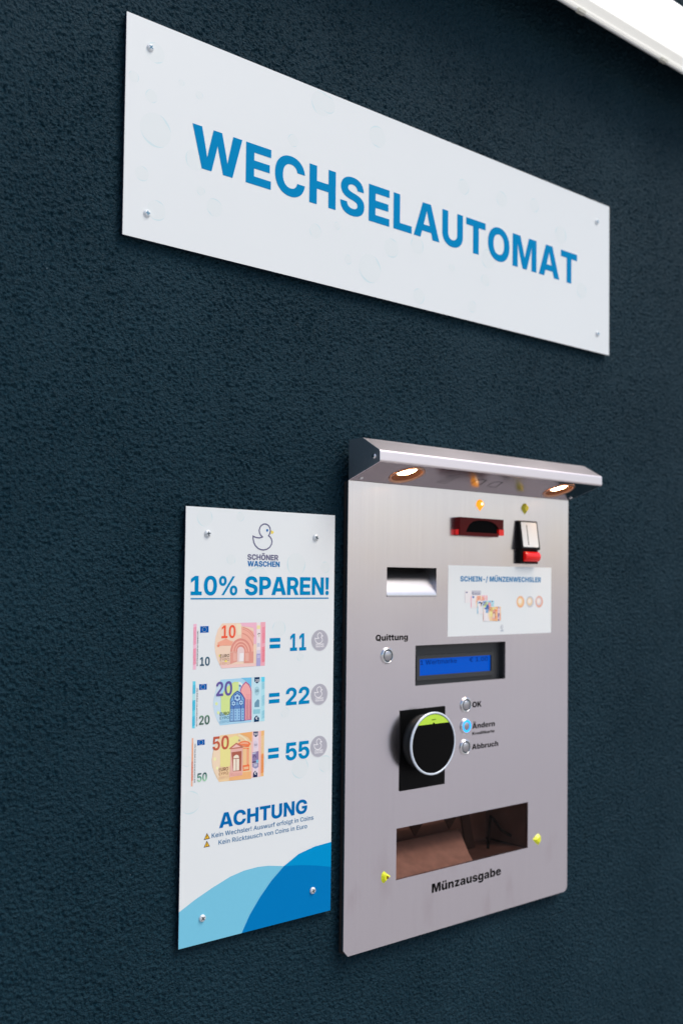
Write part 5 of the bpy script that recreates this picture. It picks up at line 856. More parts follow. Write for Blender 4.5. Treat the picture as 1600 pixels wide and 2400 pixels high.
  (6,(156,84,122),[(0.1558,1.3021),(0.1568,1.302),(0.1568,1.3012),(0.1558,1.3013)]),
  (6,(156,84,122),[(0.1582,1.3019),(0.1592,1.3018),(0.1592,1.3011),(0.1582,1.3012)]),
  (6,(156,84,122),[(0.1597,1.3018),(0.1607,1.3017),(0.1608,1.301),(0.1597,1.301)]),
  (6,(156,84,122),[(0.1543,1.3009),(0.1553,1.3008),(0.1553,1.3001),(0.1543,1.3001)]),
  (6,(156,84,122),[(0.1558,1.3008),(0.1568,1.3007),(0.1569,1.2999),(0.1558,1.3)]),
  (6,(156,84,122),[(0.1582,1.3006),(0.1592,1.3006),(0.1592,1.2998),(0.1582,1.2999)]),
  (6,(156,84,122),[(0.1597,1.3005),(0.1608,1.3005),(0.1608,1.2997),(0.1598,1.2997)]),
  (6,(156,84,122),[(0.1543,1.2996),(0.1553,1.2995),(0.1553,1.2988),(0.1543,1.2988)]),
  (6,(156,84,122),[(0.1559,1.2995),(0.1569,1.2994),(0.1569,1.2987),(0.1559,1.2987)]),
  (6,(156,84,122),[(0.1582,1.2993),(0.1592,1.2993),(0.1592,1.2985),(0.1582,1.2986)]),
  (6,(156,84,122),[(0.1598,1.2992),(0.1608,1.2992),(0.1608,1.2984),(0.1598,1.2985)]),
  (6,(156,84,122),[(0.1543,1.2983),(0.1553,1.2982),(0.1553,1.2975),(0.1543,1.2975)]),
  (6,(156,84,122),[(0.1559,1.2982),(0.1569,1.2981),(0.1569,1.2974),(0.1559,1.2974)]),
  (6,(156,84,122),[(0.1582,1.298),(0.1592,1.298),(0.1593,1.2972),(0.1582,1.2973)]),
  (6,(156,84,122),[(0.1598,1.2979),(0.1608,1.2979),(0.1608,1.2971),(0.1598,1.2972)]),
  (6,(156,84,122),[(0.1543,1.297),(0.1554,1.297),(0.1554,1.2962),(0.1544,1.2963)]),
  (6,(156,84,122),[(0.1559,1.2969),(0.1569,1.2969),(0.1569,1.2961),(0.1559,1.2961)]),
  (6,(156,84,122),[(0.1583,1.2968),(0.1593,1.2967),(0.1593,1.2959),(0.1583,1.296)]),
  (6,(156,84,122),[(0.1598,1.2967),(0.1608,1.2966),(0.1608,1.2958),(0.1598,1.2959)]),
  (6,(156,84,122),[(0.1544,1.2957),(0.1554,1.2957),(0.1554,1.2949),(0.1544,1.295)]),
  (6,(156,84,122),[(0.1559,1.2956),(0.1569,1.2956),(0.157,1.2948),(0.1559,1.2949)]),
  (6,(156,84,122),[(0.1583,1.2955),(0.1593,1.2954),(0.1593,1.2946),(0.1583,1.2947)]),
  (6,(156,84,122),[(0.1598,1.2954),(0.1608,1.2953),(0.1609,1.2945),(0.1598,1.2946)]),
  (6,(156,84,122),[(0.1544,1.2945),(0.1554,1.2944),(0.1554,1.2936),(0.1544,1.2937)]),
  (6,(156,84,122),[(0.156,1.2943),(0.157,1.2943),(0.157,1.2935),(0.156,1.2936)]),
  (6,(156,84,122),[(0.1583,1.2942),(0.1593,1.2941),(0.1593,1.2933),(0.1583,1.2934)]),
  (6,(156,84,122),[(0.1598,1.2941),(0.1609,1.294),(0.1609,1.2932),(0.1599,1.2933)]),
  (6,(156,84,122),[(0.1544,1.2932),(0.1554,1.2931),(0.1554,1.2923),(0.1544,1.2924)]),
  (6,(156,84,122),[(0.156,1.2931),(0.157,1.293),(0.157,1.2922),(0.156,1.2923)]),
  (6,(156,84,122),[(0.1583,1.2929),(0.1593,1.2928),(0.1593,1.292),(0.1583,1.2921)]),
  (6,(156,84,122),[(0.1599,1.2928),(0.1609,1.2927),(0.1609,1.2919),(0.1599,1.292)]),
  (6,(156,84,122),[(0.1544,1.2919),(0.1555,1.2918),(0.1555,1.291),(0.1545,1.2911)]),
  (6,(156,84,122),[(0.156,1.2918),(0.157,1.2917),(0.157,1.2909),(0.156,1.291)]),
  (6,(156,84,122),[(0.1583,1.2916),(0.1593,1.2915),(0.1594,1.2907),(0.1583,1.2908)]),
  (6,(156,84,122),[(0.1599,1.2915),(0.1609,1.2914),(0.1609,1.2906),(0.1599,1.2907)]),
  (6,(156,84,122),[(0.1545,1.2906),(0.1555,1.2905),(0.1555,1.2897),(0.1545,1.2898)]),
  (6,(156,84,122),[(0.156,1.2905),(0.157,1.2904),(0.157,1.2896),(0.156,1.2897)]),
  (6,(156,84,122),[(0.1584,1.2903),(0.1594,1.2902),(0.1594,1.2894),(0.1584,1.2895)]),
  (6,(156,84,122),[(0.1599,1.2902),(0.1609,1.2901),(0.161,1.2893),(0.1599,1.2894)]),
  (6,(156,84,122),[(0.1545,1.2893),(0.1555,1.2892),(0.1555,1.2885),(0.1545,1.2885)]),
  (6,(156,84,122),[(0.156,1.2892),(0.1571,1.2891),(0.1571,1.2883),(0.1561,1.2884)]),
  (6,(156,84,122),[(0.1584,1.289),(0.1594,1.2889),(0.1594,1.2882),(0.1584,1.2882)]),
  (6,(156,84,122),[(0.16,1.2889),(0.161,1.2888),(0.161,1.288),(0.16,1.2881)]),
  (6,(156,84,122),[(0.1545,1.288),(0.1555,1.2879),(0.1555,1.2872),(0.1545,1.2873)]),
  (6,(156,84,122),[(0.1561,1.2879),(0.1571,1.2878),(0.1571,1.2871),(0.1561,1.2871)]),
  (6,(156,84,122),[(0.1584,1.2877),(0.1594,1.2876),(0.1594,1.2869),(0.1584,1.287)]),
  (6,(156,84,122),[(0.16,1.2876),(0.161,1.2875),(0.161,1.2868),(0.16,1.2868)]),
  (6,(156,84,122),[(0.1545,1.2867),(0.1555,1.2867),(0.1556,1.2859),(0.1545,1.286)]),
  (6,(156,84,122),[(0.1561,1.2866),(0.1571,1.2865),(0.1571,1.2858),(0.1561,1.2858)]),
  (6,(156,84,122),[(0.1584,1.2864),(0.1595,1.2864),(0.1595,1.2856),(0.1584,1.2857)]),
  (6,(156,84,122),[(0.16,1.2863),(0.161,1.2862),(0.161,1.2855),(0.16,1.2855)]),
  (6,(156,84,122),[(0.1546,1.2854),(0.1556,1.2854),(0.1556,1.2846),(0.1546,1.2847)]),
  (6,(156,84,122),[(0.1561,1.2853),(0.1571,1.2852),(0.1571,1.2845),(0.1561,1.2846)]),
  (6,(156,84,122),[(0.1585,1.2851),(0.1595,1.2851),(0.1595,1.2843),(0.1585,1.2844)]),
  (6,(156,84,122),[(0.16,1.285),(0.161,1.2849),(0.161,1.2842),(0.16,1.2842)]),
  (6,(156,84,122),[(0.1546,1.2842),(0.1556,1.2841),(0.1556,1.2833),(0.1546,1.2834)]),
  (6,(156,84,122),[(0.1561,1.284),(0.1572,1.2839),(0.1572,1.2832),(0.1562,1.2833)]),
  (6,(156,84,122),[(0.1585,1.2838),(0.1595,1.2838),(0.1595,1.283),(0.1585,1.2831)]),
  (6,(156,84,122),[(0.16,1.2837),(0.1611,1.2836),(0.1611,1.2829),(0.16,1.283)]),
  (6,(156,84,122),[(0.1546,1.2829),(0.1556,1.2828),(0.1556,1.282),(0.1546,1.2821)]),
  (6,(156,84,122),[(0.1562,1.2827),(0.1572,1.2827),(0.1572,1.2819),(0.1562,1.282)]),
  (6,(156,84,122),[(0.1585,1.2826),(0.1595,1.2825),(0.1595,1.2817),(0.1585,1.2818)]),
  (6,(156,84,122),[(0.1601,1.2824),(0.1611,1.2824),(0.1611,1.2816),(0.1601,1.2817)]),
  (7,(66,92,160),[(0.1314,1.3066),(0.1332,1.31),(0.1366,1.3136),(0.1415,1.3163),(0.1466,1.3133),(0.1501,1.3095),(0.1522,1.3059),(0.1524,1.2798),(0.1315,1.2806)]),
  (8,(124,172,216),[(0.1324,1.3059),(0.1341,1.3093),(0.1373,1.3126),(0.1414,1.3147),(0.1458,1.3121),(0.1492,1.3086),(0.1511,1.3053),(0.151,1.2992),(0.1323,1.2996)]),
  (8,(150,192,226),[(0.1323,1.2954),(0.1513,1.2947),(0.1514,1.2806),(0.1325,1.2813)]),
  (8,(96,136,194),[(0.1322,1.2996),(0.1512,1.2989),(0.1513,1.295),(0.1323,1.2958)]),
  (9,(70,104,170),[(0.1472,1.3075),(0.1467,1.3095),(0.1454,1.3113),(0.1436,1.3126),(0.1414,1.3132),(0.1392,1.3129),(0.1374,1.3119),(0.1362,1.3102),(0.1358,1.3082),(0.1363,1.3062),(0.1376,1.3044),(0.1394,1.3031),(0.1416,1.3026),(0.1438,1.3028),(0.1456,1.3039),(0.1468,1.3055)]),
  (10,(168,204,232),[(0.1432,1.3105),(0.1426,1.3117),(0.1414,1.3122),(0.1402,1.3118),(0.1397,1.3107),(0.1403,1.3096),(0.1415,1.309),(0.1427,1.3094)]),
  (10,(168,204,232),[(0.1456,1.309),(0.1451,1.3101),(0.1439,1.3107),(0.1426,1.3103),(0.1422,1.3092),(0.1427,1.308),(0.1439,1.3075),(0.1451,1.3079)]),
  (10,(168,204,232),[(0.1457,1.3062),(0.1451,1.3074),(0.1439,1.3079),(0.1427,1.3075),(0.1422,1.3064),(0.1427,1.3053),(0.144,1.3047),(0.1452,1.3051)]),
  (10,(168,204,232),[(0.1433,1.305),(0.1427,1.3062),(0.1415,1.3067),(0.1403,1.3063),(0.1398,1.3052),(0.1404,1.3041),(0.1416,1.3035),(0.1428,1.3039)]),
  (10,(168,204,232),[(0.1408,1.3065),(0.1403,1.3077),(0.1391,1.3083),(0.1379,1.3079),(0.1374,1.3068),(0.1379,1.3056),(0.1391,1.3051),(0.1404,1.3054)]),
  (10,(168,204,232),[(0.1408,1.3093),(0.1403,1.3104),(0.139,1.311),(0.1378,1.3106),(0.1373,1.3095),(0.1379,1.3083),(0.1391,1.3078),(0.1403,1.3082)]),
  (11,(66,96,162),[(0.1431,1.3078),(0.1426,1.3089),(0.1415,1.3094),(0.1403,1.309),(0.1399,1.308),(0.1404,1.3069),(0.1415,1.3063),(0.1427,1.3067)]),
  (9,(70,104,170),[(0.1402,1.3013),(0.1399,1.3026),(0.139,1.3038),(0.1378,1.3047),(0.1363,1.305),(0.1349,1.3049),(0.1337,1.3042),(0.1329,1.3031),(0.1327,1.3018),(0.133,1.3004),(0.1338,1.2992),(0.135,1.2984),(0.1365,1.298),(0.1379,1.2982),(0.1391,1.2988),(0.1399,1.2999)]),
  (10,(168,204,232),[(0.1375,1.3033),(0.1372,1.304),(0.1364,1.3044),(0.1356,1.3041),(0.1352,1.3034),(0.1356,1.3026),(0.1364,1.3023),(0.1372,1.3025)]),
  (10,(168,204,232),[(0.1391,1.3022),(0.1388,1.303),(0.138,1.3034),(0.1372,1.3031),(0.1369,1.3024),(0.1372,1.3016),(0.138,1.3012),(0.1388,1.3015)]),
  (10,(168,204,232),[(0.1392,1.3004),(0.1388,1.3012),(0.138,1.3015),(0.1372,1.3013),(0.1369,1.3006),(0.1372,1.2998),(0.1381,1.2994),(0.1389,1.2997)]),
  (10,(168,204,232),[(0.1376,1.2996),(0.1372,1.3004),(0.1364,1.3008),(0.1356,1.3005),(0.1353,1.2998),(0.1356,1.299),(0.1365,1.2986),(0.1373,1.2989)]),
  (10,(168,204,232),[(0.136,1.3006),(0.1356,1.3014),(0.1348,1.3018),(0.134,1.3015),(0.1337,1.3008),(0.134,1.3),(0.1348,1.2996),(0.1356,1.2999)]),
  (10,(168,204,232),[(0.1359,1.3025),(0.1356,1.3032),(0.1348,1.3036),(0.134,1.3033),(0.1337,1.3026),(0.134,1.3018),(0.1348,1.3015),(0.1356,1.3017)]),
  (11,(66,96,162),[(0.1375,1.3014),(0.1372,1.3022),(0.1364,1.3025),(0.1356,1.3023),(0.1353,1.3016),(0.1357,1.3009),(0.1364,1.3005),(0.1372,1.3007)]),
  (9,(70,104,170),[(0.1506,1.3015),(0.1503,1.3029),(0.1495,1.304),(0.1482,1.3049),(0.1468,1.3053),(0.1453,1.3051),(0.1441,1.3044),(0.1433,1.3033),(0.143,1.302),(0.1434,1.3006),(0.1442,1.2994),(0.1454,1.2986),(0.1469,1.2982),(0.1484,1.2984),(0.1496,1.2991),(0.1504,1.3001)]),
  (10,(168,204,232),[(0.148,1.3035),(0.1476,1.3043),(0.1468,1.3047),(0.146,1.3044),(0.1457,1.3037),(0.146,1.3029),(0.1468,1.3025),(0.1476,1.3028)]),
  (10,(168,204,232),[(0.1496,1.3025),(0.1492,1.3033),(0.1484,1.3036),(0.1476,1.3034),(0.1473,1.3026),(0.1476,1.3018),(0.1485,1.3015),(0.1493,1.3017)]),
  (10,(168,204,232),[(0.1496,1.3006),(0.1493,1.3014),(0.1484,1.3018),(0.1476,1.3015),(0.1473,1.3008),(0.1477,1.3),(0.1485,1.2996),(0.1493,1.2999)]),
  (10,(168,204,232),[(0.148,1.2998),(0.1477,1.3006),(0.1469,1.301),(0.146,1.3007),(0.1457,1.3),(0.1461,1.2992),(0.1469,1.2988),(0.1477,1.2991)]),
  (10,(168,204,232),[(0.1464,1.3009),(0.146,1.3016),(0.1452,1.302),(0.1444,1.3017),(0.1441,1.301),(0.1444,1.3002),(0.1452,1.2999),(0.1461,1.3001)]),
  (10,(168,204,232),[(0.1464,1.3027),(0.146,1.3035),(0.1452,1.3038),(0.1444,1.3036),(0.1441,1.3029),(0.1444,1.3021),(0.1452,1.3017),(0.146,1.302)]),
  (11,(66,96,162),[(0.1479,1.3017),(0.1476,1.3024),(0.1468,1.3028),(0.1461,1.3025),(0.1457,1.3018),(0.1461,1.3011),(0.1469,1.3007),(0.1476,1.301)]),
  (9,(66,92,160),[(0.1358,1.2993),(0.1368,1.2993),(0.137,1.2808),(0.136,1.2807)]),
  (9,(66,92,160),[(0.146,1.2986),(0.1471,1.2985),(0.1473,1.2799),(0.1463,1.2799)]),
  (9,(96,140,196),[(0.1338,1.295),(0.1348,1.2937),(0.1338,1.2925),(0.1328,1.2938)]),
  (9,(96,140,196),[(0.1338,1.2919),(0.1349,1.2906),(0.1339,1.2894),(0.1329,1.2908)]),
  (9,(96,140,196),[(0.1339,1.2889),(0.1349,1.2875),(0.134,1.2864),(0.1329,1.2877)]),
  (9,(96,140,196),[(0.134,1.2858),(0.135,1.2845),(0.134,1.2833),(0.133,1.2846)]),
  (9,(96,140,196),[(0.1391,1.2946),(0.1401,1.2933),(0.1392,1.2921),(0.1382,1.2934)]),
  (9,(96,140,196),[(0.1392,1.2915),(0.1402,1.2902),(0.1392,1.289),(0.1382,1.2904)]),
  (9,(96,140,196),[(0.1393,1.2885),(0.1403,1.2871),(0.1393,1.2859),(0.1383,1.2873)]),
  (9,(96,140,196),[(0.1393,1.2854),(0.1403,1.2841),(0.1394,1.2829),(0.1383,1.2842)]),
  (9,(96,140,196),[(0.1441,1.2943),(0.1451,1.2929),(0.1441,1.2917),(0.1431,1.2931)]),
  (9,(96,140,196),[(0.1441,1.2912),(0.1451,1.2898),(0.1442,1.2886),(0.1431,1.29)]),
  (9,(96,140,196),[(0.1442,1.2881),(0.1452,1.2868),(0.1442,1.2855),(0.1432,1.2869)]),
  (9,(96,140,196),[(0.1442,1.285),(0.1452,1.2837),(0.1443,1.2825),(0.1432,1.2838)]),
  (9,(96,140,196),[(0.1494,1.2939),(0.1505,1.2925),(0.1495,1.2913),(0.1485,1.2927)]),
  (9,(96,140,196),[(0.1495,1.2908),(0.1505,1.2894),(0.1495,1.2882),(0.1485,1.2896)]),
  (9,(96,140,196),[(0.1496,1.2877),(0.1506,1.2863),(0.1496,1.2851),(0.1486,1.2865)]),
  (9,(96,140,196),[(0.1496,1.2846),(0.1506,1.2833),(0.1497,1.282),(0.1486,1.2834)]),
  (2,(192,226,238),[(0.163,1.3306),(0.1756,1.3304),(0.1757,1.2774),(0.1635,1.2776)]),
  (3,(36,64,100),[(0.1657,1.3306),(0.1732,1.3305),(0.1731,1.3256),(0.1696,1.3229),(0.1658,1.3257)]),
  (3,(168,208,222),[(0.1734,1.3139),(0.1728,1.3167),(0.1714,1.3188),(0.1695,1.3196),(0.1676,1.319),(0.1662,1.3171),(0.1658,1.3143),(0.1663,1.3116),(0.1677,1.3095),(0.1696,1.3086),(0.1715,1.3092),(0.1729,1.3112)]),
  (3,(112,154,178),[(0.1664,1.295),(0.1665,1.3),(0.1691,1.3028),(0.1713,1.3043),(0.1732,1.3025),(0.1732,1.2947)]),
  (3,(146,200,216),[(0.1648,1.2923),(0.1747,1.2921),(0.1745,1.2868),(0.1645,1.287)]),
  (3,(36,64,100),[(0.1661,1.2773),(0.166,1.282),(0.1694,1.2851),(0.1733,1.2817),(0.1732,1.2774)]),
  (1,(0,92,172),[(0.0891,1.3267),(0.0993,1.3266),(0.0994,1.32),(0.0892,1.3202)]),
  (2,(225,225,190),[(0.0946,1.326),(0.0943,1.3263),(0.0939,1.3262),(0.0939,1.3258),(0.0943,1.3256)]),
  (2,(225,225,190),[(0.096,1.3256),(0.0957,1.3259),(0.0953,1.3258),(0.0953,1.3254),(0.0957,1.3252)]),
  (2,(225,225,190),[(0.097,1.3245),(0.0968,1.3249),(0.0964,1.3248),(0.0964,1.3243),(0.0968,1.3242)]),
  (2,(225,225,190),[(0.0974,1.3232),(0.0972,1.3236),(0.0967,1.3235),(0.0968,1.323),(0.0972,1.3229)]),
  (2,(225,225,190),[(0.0971,1.3219),(0.0968,1.3223),(0.0964,1.3222),(0.0964,1.3217),(0.0968,1.3216)]),
  (2,(225,225,190),[(0.0961,1.321),(0.0958,1.3214),(0.0954,1.3213),(0.0954,1.3208),(0.0958,1.3207)]),
  (2,(225,225,190),[(0.0947,1.3207),(0.0944,1.3211),(0.094,1.321),(0.094,1.3206),(0.0944,1.3204)]),
  (2,(225,225,190),[(0.0933,1.3212),(0.093,1.3215),(0.0926,1.3214),(0.0926,1.321),(0.093,1.3208)]),
  (2,(225,225,190),[(0.0923,1.3222),(0.092,1.3226),(0.0916,1.3224),(0.0916,1.322),(0.092,1.3218)]),
  (2,(225,225,190),[(0.0919,1.3235),(0.0916,1.3239),(0.0912,1.3238),(0.0912,1.3233),(0.0916,1.3232)]),
  (2,(225,225,190),[(0.0922,1.3248),(0.092,1.3252),(0.0916,1.3251),(0.0916,1.3246),(0.092,1.3245)]),
  (2,(225,225,190),[(0.0932,1.3257),(0.093,1.3261),(0.0925,1.326),(0.0925,1.3255),(0.093,1.3254)]),
 ],[
  (5, (106, 96, 162), 's', '20', 0.112, 0.13413, 1.3114, 0.01652),
  (4, (235, 240, 245), 's', '20', 0.16699, 0.17213, 1.32518, 0.00285),
  (4, (80, 110, 130), 'r', '20', 0.16745, 0.17172, 1.31282, 0.00299),
  (4, (225, 235, 245), 's', '€', 0.16779, 0.17111, 1.28001, 0.00324),
  (9, (44, 70, 66), 'r', 'EURO', 0.11757, 0.13044, 1.28864, 0.00379),
  (9, (104, 146, 160), 'r', 'EYPΩ', 0.11766, 0.13053, 1.28403, 0.00335),
  (9, (150, 196, 220), 'r', 'EBPO', 0.11774, 0.13061, 1.2798, 0.00297),
  (2, (70, 70, 80), 'r', 'BCE ECB EZB EKP EKT EKB BCE EBC', 0.08585, 0.08731, 1.27903, 1.32265, 1),
  (2, 'green', 's', '20', 0.08966, 0.10375, 1.28019, 0.01045),
 ]),
 'fifty': ([
  (1,(232,176,148),[(0.0806,1.2659),(0.0825,1.2658),(0.0826,1.211),(0.0806,1.2113)]),
  (2,(236,160,110),[(0.0805,1.2594),(0.0826,1.2602),(0.0826,1.2597),(0.0805,1.2589)]),
  (2,(236,160,110),[(0.0805,1.2583),(0.0826,1.2591),(0.0827,1.2586),(0.0805,1.2578)]),
  (2,(236,160,110),[(0.0805,1.2572),(0.0827,1.258),(0.0827,1.2575),(0.0805,1.2567)]),
  (2,(236,160,110),[(0.0805,1.2561),(0.0827,1.2569),(0.0827,1.2564),(0.0806,1.2556)]),
  (2,(236,160,110),[(0.0806,1.255),(0.0827,1.2557),(0.0827,1.2552),(0.0806,1.2545)]),
  (2,(236,160,110),[(0.0806,1.2539),(0.0827,1.2546),(0.0827,1.2541),(0.0806,1.2534)]),
  (2,(236,160,110),[(0.0806,1.2528),(0.0828,1.2535),(0.0828,1.253),(0.0806,1.2523)]),
  (2,(236,160,110),[(0.0806,1.2516),(0.0828,1.2524),(0.0828,1.2519),(0.0806,1.2511)]),
  (2,(236,160,110),[(0.0807,1.2505),(0.0828,1.2513),(0.0828,1.2508),(0.0807,1.25)]),
  (2,(236,160,110),[(0.0807,1.2494),(0.0828,1.2502),(0.0828,1.2497),(0.0807,1.2489)]),
  (2,(236,160,110),[(0.0807,1.2483),(0.0828,1.2491),(0.0828,1.2486),(0.0807,1.2478)]),
  (2,(236,160,110),[(0.0807,1.2472),(0.0829,1.248),(0.0829,1.2475),(0.0807,1.2467)]),
  (2,(236,160,110),[(0.0808,1.2461),(0.0829,1.2469),(0.0829,1.2464),(0.0808,1.2456)]),
  (2,(236,160,110),[(0.0808,1.245),(0.0829,1.2457),(0.0829,1.2452),(0.0808,1.2445)]),
  (2,(236,160,110),[(0.0808,1.2439),(0.0829,1.2446),(0.0829,1.2441),(0.0808,1.2434)]),
  (2,(236,160,110),[(0.0808,1.2428),(0.0829,1.2435),(0.083,1.243),(0.0808,1.2423)]),
  (2,(236,160,110),[(0.0808,1.2416),(0.083,1.2424),(0.083,1.2419),(0.0809,1.2411)]),
  (2,(236,160,110),[(0.0809,1.2405),(0.083,1.2413),(0.083,1.2408),(0.0809,1.24)]),
  (2,(206,100,76),[(0.0805,1.239),(0.0827,1.2398),(0.0828,1.2392),(0.0805,1.2384)]),
  (2,(206,100,76),[(0.0805,1.2379),(0.0828,1.2387),(0.0828,1.2381),(0.0805,1.2372)]),
  (2,(206,100,76),[(0.0805,1.2368),(0.0828,1.2376),(0.0828,1.237),(0.0805,1.2361)]),
  (2,(206,100,76),[(0.0805,1.2356),(0.0828,1.2365),(0.0828,1.2359),(0.0805,1.235)]),
  (2,(206,100,76),[(0.0805,1.2345),(0.0828,1.2354),(0.0828,1.2348),(0.0806,1.2339)]),
  (2,(206,100,76),[(0.0806,1.2334),(0.0828,1.2343),(0.0828,1.2337),(0.0806,1.2328)]),
  (2,(206,100,76),[(0.0806,1.2323),(0.0829,1.2332),(0.0829,1.2325),(0.0806,1.2317)]),
  (2,(206,100,76),[(0.0806,1.2312),(0.0829,1.2321),(0.0829,1.2314),(0.0806,1.2306)]),
  (2,(206,100,76),[(0.0806,1.2301),(0.0829,1.2309),(0.0829,1.2303),(0.0806,1.2295)]),
  (2,(206,100,76),[(0.0807,1.229),(0.0829,1.2298),(0.0829,1.2292),(0.0807,1.2284)]),
  (2,(206,100,76),[(0.0807,1.2279),(0.0829,1.2287),(0.083,1.2281),(0.0807,1.2272)]),
  (2,(206,100,76),[(0.0807,1.2268),(0.083,1.2276),(0.083,1.227),(0.0807,1.2261)]),
  (2,(206,100,76),[(0.0807,1.2256),(0.083,1.2265),(0.083,1.2259),(0.0807,1.225)]),
  (2,(206,100,76),[(0.0807,1.2245),(0.083,1.2254),(0.083,1.2248),(0.0808,1.2239)]),
  (2,(206,100,76),[(0.0808,1.2234),(0.083,1.2243),(0.083,1.2236),(0.0808,1.2228)]),
  (2,(206,100,76),[(0.0808,1.2223),(0.0831,1.2232),(0.0831,1.2225),(0.0808,1.2217)]),
  (2,(206,100,76),[(0.0808,1.2212),(0.0831,1.2221),(0.0831,1.2214),(0.0808,1.2206)]),
  (2,(206,100,76),[(0.0808,1.2201),(0.0831,1.2209),(0.0831,1.2203),(0.0808,1.2195)]),
  (2,(206,100,76),[(0.0809,1.219),(0.0831,1.2198),(0.0831,1.2192),(0.0809,1.2184)]),
  (2,(206,100,76),[(0.0809,1.2179),(0.0832,1.2187),(0.0832,1.2181),(0.0809,1.2173)]),
  (1,(248,186,128),[(0.1759,1.2659),(0.1811,1.266),(0.1811,1.2114),(0.1765,1.2114)]),
  (2,(250,225,190),[(0.1765,1.2592),(0.1808,1.26),(0.1808,1.2595),(0.1765,1.2588)]),
  (2,(250,225,190),[(0.1765,1.258),(0.1809,1.2588),(0.1809,1.2584),(0.1765,1.2576)]),
  (2,(250,225,190),[(0.1765,1.2569),(0.1809,1.2576),(0.1809,1.2572),(0.1765,1.2564)]),
  (2,(250,225,190),[(0.1765,1.2557),(0.1809,1.2565),(0.1809,1.256),(0.1765,1.2552)]),
  (2,(250,225,190),[(0.1765,1.2545),(0.1809,1.2553),(0.1809,1.2548),(0.1766,1.2541)]),
  (2,(250,225,190),[(0.1766,1.2534),(0.1809,1.2541),(0.1809,1.2537),(0.1766,1.2529)]),
  (2,(250,225,190),[(0.1766,1.2522),(0.1809,1.253),(0.181,1.2525),(0.1766,1.2517)]),
  (2,(250,225,190),[(0.1766,1.251),(0.181,1.2518),(0.181,1.2513),(0.1766,1.2506)]),
  (2,(250,225,190),[(0.1766,1.2498),(0.181,1.2506),(0.181,1.2502),(0.1766,1.2494)]),
  (2,(250,225,190),[(0.1767,1.2487),(0.181,1.2494),(0.181,1.249),(0.1767,1.2482)]),
  (2,(250,225,190),[(0.1767,1.2475),(0.181,1.2483),(0.181,1.2478),(0.1767,1.247)]),
  (2,(250,225,190),[(0.1767,1.2463),(0.181,1.2471),(0.1811,1.2466),(0.1767,1.2459)]),
  (2,(250,225,190),[(0.1767,1.2452),(0.1811,1.2459),(0.1811,1.2455),(0.1767,1.2447)]),
  (2,(250,225,190),[(0.1767,1.244),(0.1811,1.2447),(0.1811,1.2443),(0.1767,1.2435)]),
  (2,(250,225,190),[(0.1767,1.2428),(0.1811,1.2436),(0.1811,1.2431),(0.1768,1.2424)]),
  (2,(250,225,190),[(0.1768,1.2417),(0.1811,1.2424),(0.1811,1.2419),(0.1768,1.2412)]),
  (2,(250,225,190),[(0.1768,1.2405),(0.1812,1.2412),(0.1812,1.2408),(0.1768,1.24)]),
  (2,(250,225,190),[(0.1768,1.2393),(0.1812,1.2401),(0.1812,1.2396),(0.1768,1.2389)]),
  (2,(232,110,60),[(0.1766,1.237),(0.1809,1.2379),(0.1809,1.2373),(0.1766,1.2365)]),
  (2,(232,110,60),[(0.1766,1.2358),(0.1809,1.2367),(0.1809,1.2362),(0.1766,1.2353)]),
  (2,(232,110,60),[(0.1767,1.2347),(0.1809,1.2355),(0.1809,1.235),(0.1767,1.2341)]),
  (2,(232,110,60),[(0.1767,1.2335),(0.181,1.2344),(0.181,1.2338),(0.1767,1.233)]),
  (2,(232,110,60),[(0.1767,1.2323),(0.181,1.2332),(0.181,1.2327),(0.1767,1.2318)]),
  (2,(232,110,60),[(0.1767,1.2311),(0.181,1.232),(0.181,1.2315),(0.1767,1.2306)]),
  (2,(232,110,60),[(0.1767,1.23),(0.181,1.2308),(0.181,1.2303),(0.1767,1.2295)]),
  (2,(232,110,60),[(0.1768,1.2288),(0.181,1.2297),(0.181,1.2291),(0.1768,1.2283)]),
  (2,(232,110,60),[(0.1768,1.2276),(0.1811,1.2285),(0.1811,1.228),(0.1768,1.2271)]),
  (2,(232,110,60),[(0.1768,1.2265),(0.1811,1.2273),(0.1811,1.2268),(0.1768,1.226)]),
  (2,(232,110,60),[(0.1768,1.2253),(0.1811,1.2261),(0.1811,1.2256),(0.1768,1.2248)]),
  (2,(232,110,60),[(0.1768,1.2241),(0.1811,1.225),(0.1811,1.2245),(0.1769,1.2236)]),
  (2,(232,110,60),[(0.1769,1.223),(0.1811,1.2238),(0.1812,1.2233),(0.1769,1.2225)]),
  (2,(232,110,60),[(0.1769,1.2218),(0.1812,1.2226),(0.1812,1.2221),(0.1769,1.2213)]),
  (2,(232,110,60),[(0.1769,1.2206),(0.1812,1.2214),(0.1812,1.2209),(0.1769,1.2201)]),
  (2,(232,110,60),[(0.1769,1.2195),(0.1812,1.2203),(0.1812,1.2198),(0.1769,1.2189)]),
  (2,(232,110,60),[(0.1769,1.2183),(0.1812,1.2191),(0.1812,1.2186),(0.1769,1.2178)]),
  (2,(232,110,60),[(0.177,1.2171),(0.1812,1.2179),(0.1812,1.2174),(0.177,1.2166)]),
  (2,(232,110,60),[(0.177,1.216),(0.1813,1.2168),(0.1813,1.2163),(0.177,1.2154)]),
  (1,(245,206,164),[(0.1188,1.2657),(0.1135,1.2579),(0.1093,1.2483),(0.1076,1.2384),(0.1085,1.2308),(0.1116,1.223),(0.1151,1.2163),(0.1181,1.2119),(0.1631,1.2104),(0.1637,1.266)]),
  (2,(240,214,188),[(0.1183,1.2631),(0.1136,1.2566),(0.1097,1.2476),(0.1081,1.2384),(0.1089,1.2308),(0.112,1.2236),(0.1154,1.2175),(0.1181,1.2141),(0.1195,1.2397)]),
